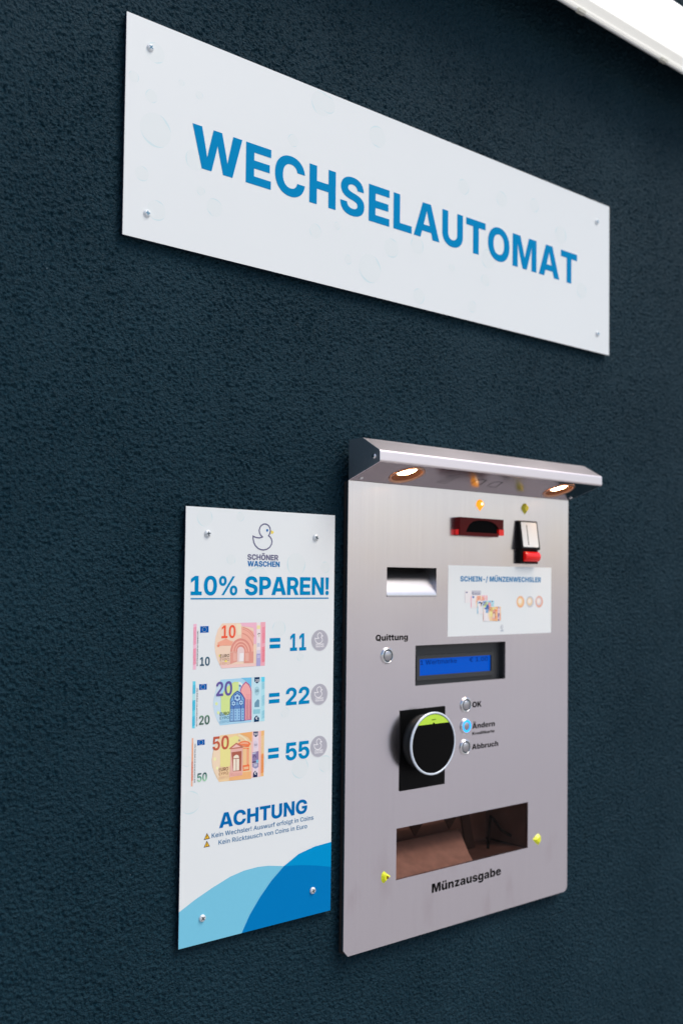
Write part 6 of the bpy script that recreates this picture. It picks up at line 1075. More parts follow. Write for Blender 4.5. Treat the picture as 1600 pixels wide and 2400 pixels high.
  (3,(229,223,152),[(0.1187,1.2511),(0.1266,1.2605),(0.1402,1.2637),(0.1456,1.2606),(0.1404,1.2528),(0.1344,1.247),(0.1339,1.2293),(0.1272,1.2282),(0.1193,1.2293)]),
  (3,(246,176,118),[(0.1455,1.2654),(0.1636,1.2661),(0.1632,1.2538),(0.1572,1.2602)]),
  (3,(246,182,128),[(0.1502,1.2192),(0.163,1.2191),(0.163,1.2104),(0.132,1.2118),(0.1319,1.215)]),
  (3,(240,224,190),[(0.1593,1.2529),(0.1585,1.2541),(0.1577,1.2553),(0.1567,1.2565),(0.1558,1.2575),(0.1548,1.2586),(0.1537,1.2595),(0.1526,1.2604),(0.1515,1.2613),(0.1503,1.2621),(0.1491,1.2628),(0.1479,1.2634),(0.1467,1.2639),(0.1454,1.2644),(0.1441,1.2648),(0.1438,1.263),(0.1449,1.2626),(0.146,1.2622),(0.1472,1.2616),(0.1483,1.2611),(0.1493,1.2604),(0.1504,1.2597),(0.1514,1.2589),(0.1524,1.2581),(0.1533,1.2572),(0.1542,1.2563),(0.1551,1.2552),(0.1559,1.2542),(0.1567,1.2531),(0.1574,1.252)]),
  (3,(238,236,180),[(0.1134,1.239),(0.1131,1.2402),(0.1123,1.2411),(0.1113,1.2412),(0.1105,1.2405),(0.1102,1.2393),(0.1105,1.238),(0.1114,1.2371),(0.1124,1.237),(0.1132,1.2377)]),
  (3,(238,236,180),[(0.117,1.228),(0.1166,1.2292),(0.1157,1.23),(0.1146,1.2301),(0.1137,1.2295),(0.1134,1.2284),(0.1138,1.2273),(0.1147,1.2265),(0.1158,1.2264),(0.1167,1.227)]),
  (4,(160,150,140),[(0.1452,1.2592),(0.1458,1.258),(0.1473,1.2578),(0.1461,1.2571),(0.1466,1.2559),(0.1453,1.2567),(0.144,1.2561),(0.1444,1.2573),(0.1432,1.2582),(0.1447,1.2581)]),
  (5,(238,124,84),[(0.1438,1.2541),(0.1484,1.2559),(0.1542,1.2562),(0.1588,1.2546),(0.1617,1.2517),(0.1593,1.2494),(0.1465,1.2514)]),
  (6,(246,170,140),[(0.1461,1.2537),(0.1495,1.2548),(0.1542,1.255),(0.1581,1.2534),(0.1587,1.2516),(0.1469,1.2528)]),
  (5,(238,124,84),[(0.1504,1.2499),(0.1593,1.2496),(0.1593,1.2484),(0.1504,1.2488)]),
  (5,(238,124,84),[(0.1504,1.2477),(0.1594,1.2473),(0.1594,1.2462),(0.1505,1.2465)]),
  (5,(246,196,150),[(0.1505,1.2467),(0.1563,1.2467),(0.1566,1.2269),(0.1508,1.2272)]),
  (5,(238,124,84),[(0.1563,1.2467),(0.159,1.2465),(0.1592,1.2275),(0.1566,1.2275)]),
  (6,(247,178,148),[(0.157,1.2461),(0.1582,1.2459),(0.1584,1.2283),(0.1573,1.2282)]),
  (5,(238,124,84),[(0.1506,1.2276),(0.1603,1.2274),(0.1602,1.2208),(0.1513,1.2207)]),
  (6,(247,190,150),[(0.1521,1.2254),(0.1591,1.2254),(0.159,1.2224),(0.1523,1.2223)]),
  (7,(226,180,172),[(0.1332,1.2484),(0.1503,1.2483),(0.1504,1.2205),(0.133,1.2217)]),
  (8,(190,122,106),[(0.1307,1.2492),(0.1411,1.2552),(0.152,1.2493),(0.1497,1.2481),(0.1336,1.2481)]),
  (9,(236,194,190),[(0.1347,1.2495),(0.1411,1.2532),(0.1473,1.2497)]),
  (8,(172,104,90),[(0.1344,1.2445),(0.1488,1.2447),(0.1488,1.2213),(0.1371,1.2219)]),
  (9,(238,226,208),[(0.1371,1.2371),(0.138,1.2397),(0.1412,1.2411),(0.1443,1.2399),(0.1455,1.2369),(0.1456,1.2223),(0.1374,1.2225)]),
  (10,(160,104,94),[(0.1371,1.2371),(0.1455,1.2369),(0.1455,1.236),(0.1372,1.2362)]),
  (10,(160,104,94),[(0.1408,1.2365),(0.1416,1.2365),(0.1419,1.2225),(0.1411,1.2224)]),
  (8,(230,180,170),[(0.1318,1.2215),(0.1505,1.221),(0.1506,1.2163),(0.1319,1.2156)]),
  (9,(206,146,140),[(0.1333,1.2207),(0.1339,1.2207),(0.1339,1.217),(0.1334,1.2167)]),
  (9,(206,146,140),[(0.135,1.2205),(0.1356,1.2205),(0.1356,1.2168),(0.1351,1.2165)]),
  (9,(206,146,140),[(0.1367,1.2203),(0.1372,1.2203),(0.1373,1.2166),(0.1368,1.2163)]),
  (9,(206,146,140),[(0.1384,1.2201),(0.1389,1.2201),(0.139,1.2164),(0.1384,1.2161)]),
  (9,(206,146,140),[(0.1401,1.2199),(0.1406,1.2199),(0.1406,1.2162),(0.1401,1.2159)]),
  (9,(206,146,140),[(0.1417,1.2197),(0.1423,1.2197),(0.1423,1.216),(0.1418,1.2158)]),
  (9,(206,146,140),[(0.1434,1.2195),(0.1439,1.2195),(0.144,1.2158),(0.1435,1.2155)]),
  (9,(206,146,140),[(0.1451,1.2193),(0.1456,1.2193),(0.1457,1.2156),(0.1452,1.2154)]),
  (9,(206,146,140),[(0.1468,1.2191),(0.1473,1.2191),(0.1474,1.2154),(0.1469,1.2152)]),
  (9,(206,146,140),[(0.1485,1.2189),(0.149,1.2189),(0.1491,1.2152),(0.1486,1.215)]),
  (2,(236,194,192),[(0.1621,1.2661),(0.1763,1.2659),(0.1767,1.2114),(0.1627,1.2113)]),
  (3,(226,212,224),[(0.1653,1.2659),(0.1728,1.2657),(0.1731,1.2115),(0.1655,1.2117)]),
  (4,(52,62,96),[(0.1653,1.2659),(0.172,1.2656),(0.1718,1.2611),(0.1686,1.259),(0.1656,1.2616)]),
  (4,(216,204,220),[(0.172,1.2501),(0.1715,1.2524),(0.1703,1.2542),(0.1686,1.255),(0.167,1.2545),(0.1658,1.253),(0.1654,1.2507),(0.1659,1.2484),(0.1671,1.2467),(0.1688,1.2459),(0.1704,1.2463),(0.1716,1.2479)]),
  (4,(142,128,168),[(0.1642,1.2412),(0.1732,1.2422),(0.1734,1.2289),(0.164,1.2288)]),
  (5,(130,200,224),[(0.1699,1.2319),(0.1731,1.2319),(0.173,1.2283),(0.17,1.2284)]),
  (5,(190,200,222),[(0.1642,1.2405),(0.1693,1.241),(0.1693,1.2397),(0.1642,1.2392)]),
  (5,(96,90,130),[(0.1699,1.2345),(0.1699,1.2352),(0.1697,1.2359),(0.1694,1.2365),(0.1689,1.2371),(0.1685,1.2375),(0.1679,1.2378),(0.1674,1.238),(0.1668,1.2379),(0.1663,1.2377),(0.1658,1.2374),(0.1654,1.2369),(0.1651,1.2364),(0.165,1.2357),(0.1649,1.235),(0.166,1.2349),(0.166,1.2353),(0.1661,1.2357),(0.1663,1.236),(0.1665,1.2363),(0.1668,1.2365),(0.1671,1.2366),(0.1674,1.2367),(0.1677,1.2366),(0.168,1.2364),(0.1683,1.2361),(0.1685,1.2358),(0.1687,1.2354),(0.1688,1.235),(0.1688,1.2346)]),
  (5,(60,58,100),[(0.1641,1.2304),(0.1695,1.2303),(0.1695,1.2287),(0.1641,1.2288)]),
  (4,(150,150,184),[(0.1644,1.2284),(0.1734,1.2281),(0.1732,1.2231),(0.169,1.2215),(0.1646,1.2239)]),
  (4,(52,62,96),[(0.1655,1.2116),(0.1658,1.2168),(0.1687,1.2192),(0.1719,1.2161),(0.172,1.2115)]),
  (1,(0,92,172),[(0.0877,1.2631),(0.0976,1.263),(0.0979,1.2569),(0.0879,1.2569)]),
  (2,(225,225,190),[(0.0931,1.2626),(0.0928,1.2629),(0.0924,1.2628),(0.0924,1.2624),(0.0928,1.2622)]),
  (2,(225,225,190),[(0.0945,1.2621),(0.0942,1.2625),(0.0938,1.2624),(0.0938,1.2619),(0.0942,1.2617)]),
  (2,(225,225,190),[(0.0955,1.261),(0.0952,1.2614),(0.0948,1.2613),(0.0948,1.2609),(0.0953,1.2607)]),
  (2,(225,225,190),[(0.0959,1.2597),(0.0956,1.2601),(0.0952,1.26),(0.0952,1.2595),(0.0956,1.2594)]),
  (2,(225,225,190),[(0.0955,1.2584),(0.0953,1.2588),(0.0949,1.2587),(0.0949,1.2583),(0.0953,1.2581)]),
  (2,(225,225,190),[(0.0945,1.2575),(0.0943,1.2579),(0.0939,1.2578),(0.0939,1.2574),(0.0943,1.2572)]),
  (2,(225,225,190),[(0.0932,1.2573),(0.0929,1.2577),(0.0925,1.2576),(0.0925,1.2572),(0.0929,1.257)]),
  (2,(225,225,190),[(0.0918,1.2578),(0.0915,1.2582),(0.0911,1.2581),(0.0911,1.2577),(0.0916,1.2575)]),
  (2,(225,225,190),[(0.0908,1.2589),(0.0905,1.2592),(0.0901,1.2591),(0.0901,1.2587),(0.0905,1.2585)]),
  (2,(225,225,190),[(0.0904,1.2602),(0.0901,1.2606),(0.0897,1.2605),(0.0897,1.26),(0.0901,1.2599)]),
  (2,(225,225,190),[(0.0907,1.2615),(0.0905,1.2619),(0.0901,1.2618),(0.0901,1.2613),(0.0905,1.2611)]),
  (2,(225,225,190),[(0.0917,1.2623),(0.0915,1.2627),(0.091,1.2626),(0.0911,1.2622),(0.0915,1.262)]),
 ],[
  (5, (192, 100, 80), 's', '50', 0.10852, 0.13074, 1.24898, 0.0158),
  (5, (232, 232, 240), 's', '50', 0.16624, 0.17113, 1.26131, 0.00285),
  (5, (90, 84, 104), 'r', '50', 0.16693, 0.17056, 1.24871, 0.00246),
  (5, (232, 230, 240), 's', '50', 0.16674, 0.17099, 1.22434, 0.00284),
  (5, (232, 232, 240), 's', '€', 0.16722, 0.17037, 1.21461, 0.00323),
  (9, (128, 80, 62), 'r', 'EURO', 0.11751, 0.13042, 1.22402, 0.00397),
  (9, (176, 130, 104), 'r', 'EYPΩ', 0.1176, 0.1305, 1.21938, 0.00339),
  (9, (226, 190, 160), 'r', 'EBPO', 0.11768, 0.13058, 1.21521, 0.00283),
  (2, (70, 70, 80), 'r', 'BCE ECB EZB EKP EKT EKB BCE EBC', 0.08437, 0.0858, 1.215, 1.25928, 1),
  (2, 'green', 's', '50', 0.08853, 0.10148, 1.21524, 0.00978),
 ]),
}
DUCK_PTS = [(0.16062, 1.49966), (0.16084, 1.49638), (0.16208, 1.49189), (0.16447, 1.48811), (0.16835, 1.48506), (0.17255, 1.4838), (0.17625, 1.48348), (0.18096, 1.48444), (0.18515, 1.48692), (0.18798, 1.49076), (0.1886, 1.49412), (0.1877, 1.49715), (0.18578, 1.49959), (0.18338, 1.50103), (0.18503, 1.50346), (0.18599, 1.50697), (0.1856, 1.50988), (0.18403, 1.51259), (0.18145, 1.51443), (0.1784, 1.51513), (0.17537, 1.51472), (0.17238, 1.51307), (0.17041, 1.5105), (0.16947, 1.50701), (0.17003, 1.50386), (0.17191, 1.50117), (0.17447, 1.49919), (0.1703, 1.49794), (0.16529, 1.49818)]
BEAK_PTS = [(0.18684, 1.50742), (0.1894, 1.5071), (0.19147, 1.50579), (0.18997, 1.50392), (0.18674, 1.50324)]
EYE_PTS = [(0.18276, 1.50754), (0.18254, 1.50836), (0.18197, 1.50895), (0.18121, 1.50914), (0.18045, 1.50889), (0.1799, 1.50826), (0.17971, 1.50742), (0.17993, 1.50659), (0.1805, 1.50601), (0.18126, 1.50581), (0.18202, 1.50607), (0.18257, 1.5067)]
WAVE_LIGHT_PTS = [(0.06876, 1.07287), (0.08866, 1.08238), (0.11059, 1.09118), (0.13546, 1.09978), (0.15462, 1.10344), (0.17424, 1.10433), (0.18926, 1.10324), (0.21314, 1.09915)]
WAVE_DARK_PTS = [(0.1527, 1.03083), (0.16371, 1.04987), (0.17819, 1.06785), (0.19463, 1.08446), (0.21315, 1.09873), (0.23562, 1.10979), (0.26054, 1.11488), (0.28618, 1.11652)]
TRI_PTS = [[(0.10276, 1.15515), (0.09891, 1.14819), (0.10672, 1.14854)], [(0.10277, 1.14629), (0.09893, 1.13949), (0.10674, 1.13967)]]

# ================================================================== setting
ORG = Vector((0, 0, 0))
g = MB(); g.face([(-400, -400, 0), (400, -400, 0), (400, 400, 0), (-400, 400, 0)], M['ground'])
o = g.build('ground'); o['kind'] = 'structure'

ORG = Vector((1.5, 0, 0))
HOLE = rect(0.325, 0.735, 1.00, 1.555)   # niche for the machine's inner housing
def axis(stops):                          # grid lines: (from, to, step) runs, fine where the relief is seen close
    out = []
    for a, b_, st in stops:
        n = max(1, round((b_ - a) / st)); out += [a + (b_ - a) * i / n for i in range(n)]
    return out + [stops[-1][1]]
gx = axis([(-6, -2, .2), (-2, -0.32, .012), (-0.32, 0.325, .0018), (0.325, 0.735, .0018), (0.735, 1.25, .0018), (1.25, 4, .012), (4, 9, .2)])
gz = axis([(0, 0.62, .012), (0.62, 1.0, .0018), (1.0, 1.555, .0018), (1.555, 2.57, .0018), (2.57, 3.4, .012)])
nx, nz = len(gx), len(gz)
AX, AZ = np.meshgrid(np.array(gx), np.array(gz))
co = np.zeros((nx * nz, 3), np.float32)
co[:, 0] = AX.ravel() - ORG.x; co[:, 2] = AZ.ravel()
ii, jj = np.meshgrid(np.arange(nx - 1), np.arange(nz - 1))
cxm = (np.array(gx)[:-1] + np.array(gx)[1:]) / 2; czm = (np.array(gz)[:-1] + np.array(gz)[1:]) / 2
keep = ~((cxm[ii] > 0.325) & (cxm[ii] < 0.735) & (czm[jj] > 1.0) & (czm[jj] < 1.555))
a0 = (jj * nx + ii)[keep].ravel()
quads = np.stack([a0, a0 + 1, a0 + 1 + nx, a0 + nx], 1)
ext = np.array([(-6, .02, 0), (9, .02, 0), (9, .36, 0), (-6, .36, 0), (-6, .02, 3.38), (9, .02, 3.38), (9, .36, 3.38), (-6, .36, 3.38)], np.float32)
ext[:, 0] -= ORG.x
e = nx * nz
shell = np.array([(1, 2, 6, 5), (2, 3, 7, 6), (3, 0, 4, 7), (4, 5, 6, 7)]) + e
co = np.concatenate([co, ext]); quads = np.concatenate([quads, shell])
me = bpy.data.meshes.new('building_wall')
me.vertices.add(len(co)); me.vertices.foreach_set('co', co.ravel())
me.loops.add(quads.size); me.loops.foreach_set('vertex_index', quads.astype(np.int32).ravel())
me.polygons.add(len(quads)); me.polygons.foreach_set('loop_start', (np.arange(len(quads)) * 4).astype(np.int32))
me.update(calc_edges=True)
me.polygons.foreach_set('use_smooth', np.ones(len(quads), bool))
me.materials.append(M['stucco'])
o = bpy.data.objects.new('building_wall', me); C.objects.link(o); o.location = ORG
o['label'] = 'dark blue rough stucco wall carrying the signs and the money changer'; o['category'] = 'wall'

# ================================================================== shared small parts
def screw(cx, cz, y, parent, r=0.0042, rot=0.3, white=False):
    s = MB(); head, cross = (M['whitezinc'], M['bluecross']) if white else (M['zinc'], M['dark'])
    s.lathe(cx, cz, [(r, y), (r, y - 0.0008), (r * 0.9, y - 0.0017), (r * 0.62, y - 0.0024), (0, y - 0.0026)], head, 24)
    for k in range(2):
        a = rot + k * math.pi / 2
        dx, dz = math.cos(a) * r * 0.62, math.sin(a) * r * 0.62
        px, pz = -math.sin(a) * r * 0.15, math.cos(a) * r * 0.15
        yy = y - 0.0027 - k * 2e-5
        s.face([(cx - dx + px, yy, cz - dz + pz), (cx - dx - px, yy, cz - dz - pz), (cx + dx - px, yy, cz + dz - pz), (cx + dx + px, yy, cz + dz + pz)], cross)
    return s.build('screw', parent)

def bubbles(mb, spots, y, box, seed):
    rng = random.Random(seed)
    for i, (x, z, r) in enumerate(spots):
        def clip(l):
            return [(min(max(px, box[0] + 0.001), box[1] - 0.001), min(max(pz, box[2] + 0.001), box[3] - 0.001)) for px, pz in l]
        yy = y - i * 3e-6
        mb.flat([clip(circle(x, z, r, n=28))], yy, M['bubble'])
        a0 = rng.uniform(0, 6.28)
        for st, ln in ((a0, 1.9), (a0 + 3.0, 1.2)):
            n = 12
            arc = [(x + r * math.cos(st + ln * k / n), z + r * math.sin(st + ln * k / n)) for k in range(n + 1)]
            inn = [(x + r * (0.86 + 0.13 * abs(2 * k / n - 1)) * math.cos(st + ln * k / n), z + r * (0.86 + 0.13 * abs(2 * k / n - 1)) * math.sin(st + ln * k / n)) for k in range(n, -1, -1)]
            mb.flat([clip(arc + inn)], yy - 1.5e-6, M['bubble_rim'])

# ================================================================== long sign above
X0, X1, Z0, Z1 = -0.0185, 0.8673, 1.8254, 2.0755
sign = thing('shop_sign', 'long white horizontal board lettered in bold blue, screwed to the wall under the strip lamp', 'sign', ((X0 + X1) / 2, 0, Z0))
p = MB()
p.extrude([rect(X0, X1, Z0, Z1)], -0.0050, -0.0008, M['white'], M['edge'])
bubbles(p, [(0.043-.025, 2.041, 0.0117),(0.020, 1.953, 0.0195),(0.071, 1.933, 0.012),(0.004, 1.899, 0.0084),(0.023, 1.862, 0.0116),(0.099, 1.884, 0.0108),(0.256, 2.058, 0.0160),(-0.0285+.02, 2.005, 0.0064),(0.014, 1.99, 0.0075),(0.212, 1.997, 0.0079),(0.249, 1.891, 0.0095),(0.080, 1.899, 0.0054),(0.052, 2.018, 0.0038),(0.076, 2.011, 0.0049),(0.267, 2.06, 0.0115),(0.352, 2.043, 0.0143),(0.379, 1.898, 0.0131),(0.427, 1.912, 0.0121),(0.341, 1.862, 0.0193),(0.518, 2.018, 0.0112),(0.303, 1.866, 0.0063),(0.571, 1.924, 0.0143),(0.431, 1.842, 0.0107),(0.538, 1.847, 0.0084),(0.565, 1.891, 0.0085),(0.600, 2.021, 0.0116),(0.74, 1.999, 0.0138),(0.793, 1.92, 0.0125),(0.284, 1.906, 0.005),(0.495, 1.895, 0.0055),(0.675, 2.03, 0.0105)], -0.00502, (X0, X1, Z0, Z1), 3)
p.build('board', sign)
t = MB(); text(t, 'b', 'WECHSELAUTOMAT', 0.0674, 0.7815, 1.9258, 0.0496, -0.00525, M['blue'], 'track')
t.build('lettering', sign)
for x, z, a in ((0.0112, 2.0445, 0.9), (0.0110, 1.8556, 0.1), (0.8330, 2.0419, 0.4), (0.8353, 1.8562, 0.6)): screw(x, z, -0.005, sign, rot=a, white=True)

# ================================================================== price poster
X0, X1, Z0, Z1 = 0.0677, 0.2868, 1.0309, 1.5309
poster = thing('price_poster', 'tall narrow white board with banknote pictures and blue waves, left of the steel machine', 'poster', ((X0 + X1) / 2, 0, Z0))
PY = -0.0045
p = MB()
p.extrude([rect(X0, X1, Z0, Z1)], PY, -0.0010, M['white'], M['edge'])
bubbles(p, [(0.093, 1.519, 0.0105),(0.226, 1.467, 0.0143),(0.169, 1.447, 0.0160),(0.201, 1.388, 0.0099),(0.212, 1.285, 0.0063),(0.236, 1.215, 0.0128),(0.169, 1.228, 0.0151),(0.2755, 1.216, 0.0105),(0.075, 1.240, 0.006),(0.08, 1.193, 0.0131),(0.241, 1.156, 0.005),(0.13, 1.471, 0.0061),(0.272, 1.464, 0.0073),(0.234, 1.352, 0.005),(0.142, 1.522, 0.0055)], PY - 2e-5, (X0, X1, Z0, Z1), 9)
p.build('board', poster)
# printed waves along the foot
yw = PY - 1.2e-4
LIGHT, DARK, MIX = ink((120, 194, 222)), ink((0, 146, 206)), ink((0, 122, 188))
lw = [(X0, 1.0722)] + WAVE_LIGHT_PTS[1:]
wv = MB()
wv.flat([[(X0, Z0), (WAVE_DARK_PTS[0][0], Z0)] + WAVE_DARK_PTS[1:5] + lw[::-1][1:]], yw, LIGHT)
wv.build('light_blue_wave', poster)
wv = MB()
low = [(0.2390, 1.0955), (0.2630, 1.0909), (X1, 1.0852)]
wv.flat([[(WAVE_DARK_PTS[0][0], Z0)] + [(X1, Z0)] + low[::-1] + WAVE_DARK_PTS[1:5][::-1]], yw, MIX)
wv.flat([[WAVE_DARK_PTS[4]] + low + [(X1, 1.1164)] + WAVE_DARK_PTS[5:7][::-1]], yw, DARK)
wv.build('dark_blue_wave', poster)
# words
yt = PY - 2.2e-4
t = MB()
text(t, 'b', '10% SPAREN!', 0.0757, 0.2780, 1.4290, 0.0222, yt, M['blue'])
t.flat([rect(0.0759, 0.2777, 1.4242, 1.4257)], yt, M['blue'])
t.build('headline', poster)
t = MB(); text(t, 'b', 'ACHTUNG', 0.1192, 0.2477, 1.1583, 0.0172, yt, ink((0, 108, 176))); t.build('warning_heading', poster)
t = MB()
text(t, 'r', 'Kein Wechsler! Auswurf erfolgt in Coins', 0.1093, 0.2578, 1.1487, 0.0052, yt, ink((56, 116, 164)))
text(t, 'r', 'Kein Rücktausch von Coins in Euro', 0.1188, 0.2480, 1.1395, 0.0052, yt, ink((62, 120, 166)))
t.build('small_print', poster)
for tri in TRI_PTS:
    s = MB(); cx = sum(q[0] for q in tri) / 3; cz = sum(q[1] for q in tri) / 3
    s.flat([[(cx + (q[0] - cx) * 1.05, cz + (q[1] - cz) * 1.05) for q in tri]], yt, ink((62, 44, 52)))
    s.flat([[(cx + (q[0] - cx) * 0.74, cz + (q[1] - cz) * 0.74) for q in tri]], yt - 2e-5, ink((250, 190, 66)))
    s.flat([rect(cx - 0.0003, cx + 0.0003, cz - 0.0005, cz + 0.0022)], yt - 4e-5, ink((50, 36, 40)))
    s.flat([circle(cx, cz - 0.0012, 0.00036, n=8)], yt - 4e-5, ink((50, 36, 40)))
    s.build('warning_symbol', poster)
# duck emblem
GREYV = ink((108, 108, 138))
s = MB()
draw_stroke(s, DUCK_PTS, 0.0015, yt, GREYV)
s.flat([BEAK_PTS], yt - 1e-5, ink((248, 214, 110))); s.flat([EYE_PTS], yt - 1e-5, ink((0, 108, 176)))
text(s, 'b', 'SCHÖNER', 0.1531, 0.1983, 1.4713, 0.0066, yt, GREYV)
text(s, 'b', 'WASCHEN', 0.1534, 0.2005, 1.4634, 0.0065, yt, ink((0, 112, 176)))
s.build('duck_emblem', poster)
# sums and tokens
TEAL = ramp_mat('teal_number', [(0.0, (12, 72, 100)), (0.5, (30, 120, 140)), (1.0, (120, 226, 214))], 1.3555, 1.3662)
GREEN20 = ramp_mat('green_number', [(0.0, (60, 100, 84)), (0.35, (150, 204, 166)), (1.0, (30, 46, 56))], 1.2885, 1.2990)
GREEN50 = ramp_mat('green_number', [(0.0, (170, 222, 184)), (0.5, (70, 150, 120)), (1.0, (10, 60, 74))], 1.2150, 1.2250)
sums = {'ten': ('11', 0.2181, 0.2429, 1.3600, 0.0213, 1.3643, 0.2646, 1.3717 - 0.0003),
        'twenty': ('22', 0.2126, 0.2489, 1.2936, 0.0212, 1.2977, 0.2648, 1.3038),
        'fifty': ('55', 0.2135, 0.2501, 1.2262, 0.0215, 1.2312, 0.2650, 1.2387)}
coinz = {'ten': 1.3717, 'twenty': 1.3038, 'fifty': 1.2387}
NOTE_LABEL = {'ten': 'pink ten euro note picture', 'twenty': 'blue twenty euro note picture', 'fifty': 'orange fifty euro note picture'}
for key in ('ten', 'twenty', 'fifty'):
    polys, words = NOTE_ART[key]
    n = MB()
    for i, (layer, rgb, pts) in enumerate(sorted(polys, key=lambda q: q[0])):
        n.flat([pts], PY - 1e-4 - i * 1.5e-6, ink(rgb))
    yy = PY - 1e-4 - len(polys) * 1.5e-6 - 2e-5
    for wd in words:
        if len(wd) == 9:
            text(n, wd[2], wd[3], wd[5], wd[5] + wd[7] - wd[6], wd[6], wd[5] - wd[4], yy, ink(wd[1]), 'scale', True)
        else:
            col = {'teal': TEAL, 'green': GREEN20 if key == 'twenty' else GREEN50}.get(wd[1]) or ink(tuple(wd[1]))
            text(n, wd[2], wd[3], wd[4], wd[5], wd[6], wd[7], yy, col)
    o = n.build('banknote_picture', poster); o['label'] = NOTE_LABEL[key]
    txt, a, b_, zb, cap, eqz, cxx, _ = sums[key]
    t = MB(); text(t, 'b', txt, a, b_, zb, cap, yt, M['blue'])
    ex = 0.1873
    t.flat([rect(ex, ex + 0.0157, eqz, eqz + 0.0047)], yt, M['blue']); t.flat([rect(ex, ex + 0.0157, eqz + 0.0077, eqz + 0.0124)], yt, M['blue'])
    t.build('sum_figures', poster)
    cz = coinz[key]; r = 0.0134
    c = MB()
    c.flat([circle(cxx, cz, r)], yt, M['coin_rim']); c.flat([circle(cxx - 0.0003, cz + 0.0003, r * 0.955)], yt - 1e-5, M['coin'])
    k = 0.42
    dk = [((x - 0.1790) * k + cxx, (z - 1.4985) * k + cz + 0.0026) for x, z in DUCK_PTS]
    draw_stroke(c, dk, 0.0009, yt - 2e-5, M['white_ink'])
    bk = [((x - 0.1790) * k + cxx, (z - 1.4985) * k + cz + 0.0026) for x, z in BEAK_PTS]
    c.flat([bk], yt - 2e-5, M['white_ink'])
    text(c, 's', 'SCHÖNER', cxx - 0.0064, cxx + 0.0064, cz - 0.0060, 0.0021, yt - 2e-5, M['white_ink'])
    text(c, 's', 'WASCHEN', cxx - 0.0066, cxx + 0.0066, cz - 0.0086, 0.0021, yt - 2e-5, M['white_ink'])
    c.build('token_picture', poster)
for x, z, a in ((0.0970, 1.5004, 0.2), (0.2558, 1.5012, 1.1), (0.0981, 1.0596, 0.7), (0.2577, 1.0611, 0.4)): screw(x, z, PY - 1e-4, poster, rot=a)

# ================================================================== money changer
X0, X1, Z0, Z1 = 0.3042, 0.7547, 0.9689, 1.5770
FY, BY = -0.0100, -0.0070
mach = thing('change_machine', 'stainless steel money changer front set into the blue wall, hood lights glowing', 'change machine', ((X0 + X1) / 2, 0, Z0))
SLOT = rect(0.3722, 0.4646, 1.4260, 1.4660)
LCD = rect(0.4257, 0.6085, 1.3055, 1.3600)
TRAY = rect(0.3938, 0.6610, 1.0503, 1.1181)
outline = [(X0, Z0 + 0.0085), (X0 + 0.0075, Z0)] + [(X1 - 0.009 + 0.009 * math.cos(R(a)), Z0 + 0.009 + 0.009 * math.sin(R(a))) for a in range(-90, 1, 15)] + [(X1, Z1), (X0, Z1)]
p = MB(); p.extrude([outline, SLOT, LCD, TRAY], FY, BY, M['steel']); p.build('front_plate', mach)
p = MB()
p.extrude([rect(X0 + 0.001, X1 - 0.001, Z0 + 0.004, Z1 - 0.001), rect(0.328, 0.732, 1.003, 1.552)], BY + 0.0002, -0.0002, M['gasket'])
p.build('gasket', mach)
p = MB()                                   # black inner housing behind the plate, open to the front
x0, x1, z0, z1, yb = 0.329, 0.731, 1.004, 1.551, 0.16
p.face([(x0, yb, z0), (x1, yb, z0), (x1, yb, z1), (x0, yb, z1)], M['black'])
for q in (((x0, z0), (x1, z0)), ((x1, z0), (x1, z1)), ((x1, z1), (x0, z1)), ((x0, z1), (x0, z0))):
    (a, b_), (c, d) = q
    p.face([(a, BY + 0.0004, b_), (c, BY + 0.0004, d), (c, yb, d), (a, yb, b_)], M['black'])
p.build('inner_housing', mach)

# --- hood with its two spotlights
HX0, HX1 = X0 + 0.0012, 0.7575
prof = [(-0.0102, 1.6296), (-0.0362, 1.6300), (-0.0703, 1.6108), (-0.0706, 1.5968), (-0.0102, 1.5773)]
SL = (1.5968 - 1.5773) / (0.0706 - 0.0102)
def under(y, d=0.0): return 1.5773 + SL * (-0.0102 - y) + d
p = MB()
def rounded(pr, r=0.0022, n=4):
    out = []
    for i, b0 in enumerate(pr):
        if i in (0, len(pr) - 1): out.append(b0); continue
        a, b_, c = Vector(pr[i - 1]), Vector(b0), Vector(pr[i + 1])
        s, e = b_ + (a - b_).normalized() * r, b_ + (c - b_).normalized() * r
        for k in range(n + 1):
            u = k / n; q = (1 - u) ** 2 * s + 2 * u * (1 - u) * b_ + u * u * e
            out.append((q.x, q.y))
    return out
pr = rounded(prof)
p.prism(pr[:-1], HX0, HX1, M['steel_h'], caps=False, closed=False)
SPOTS = [(0.3790, -0.0400), (0.6935, -0.0400)]
holes = [circle(cx, cy, 0.0225, n=40) for cx, cy in SPOTS]
GR = []
for i in range(8):
    for j in range(7):
        gx, gy = 0.4440 + 0.0030 * i + 0.0004 * j, -0.0275 - 0.0040 * j
        if 0 < i + j < 13: GR.append((gx, gy))
pts = [[Vector((a, b_, 0)) for a, b_ in l] for l in [[(HX0, pr[-2][0]), (HX1, pr[-2][0]), (HX1, -0.0102), (HX0, -0.0102)]] + holes]
fv = [q for l in pts for q in l]
for tri in tessellate_polygon(pts):
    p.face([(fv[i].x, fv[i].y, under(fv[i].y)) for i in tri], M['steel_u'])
p.face([(HX0, -0.0102, 1.5773), (HX1, -0.0102, 1.5773), (HX1, -0.0102, 1.6296), (HX0, -0.0102, 1.6296)], M['steel_h'])   # closed back
hood = p.build('hood', mach)
for hx, sgn in ((HX0, -1), (HX1, 1)):
    e = MB(); e.prism([(a, b_) for a, b_ in pr], hx if sgn > 0 else hx - 0.0012, hx + 0.0012 if sgn > 0 else hx, M['steel_cap']); e.build('end_cap', hood)
s = MB()                                   # screw in the left end cap
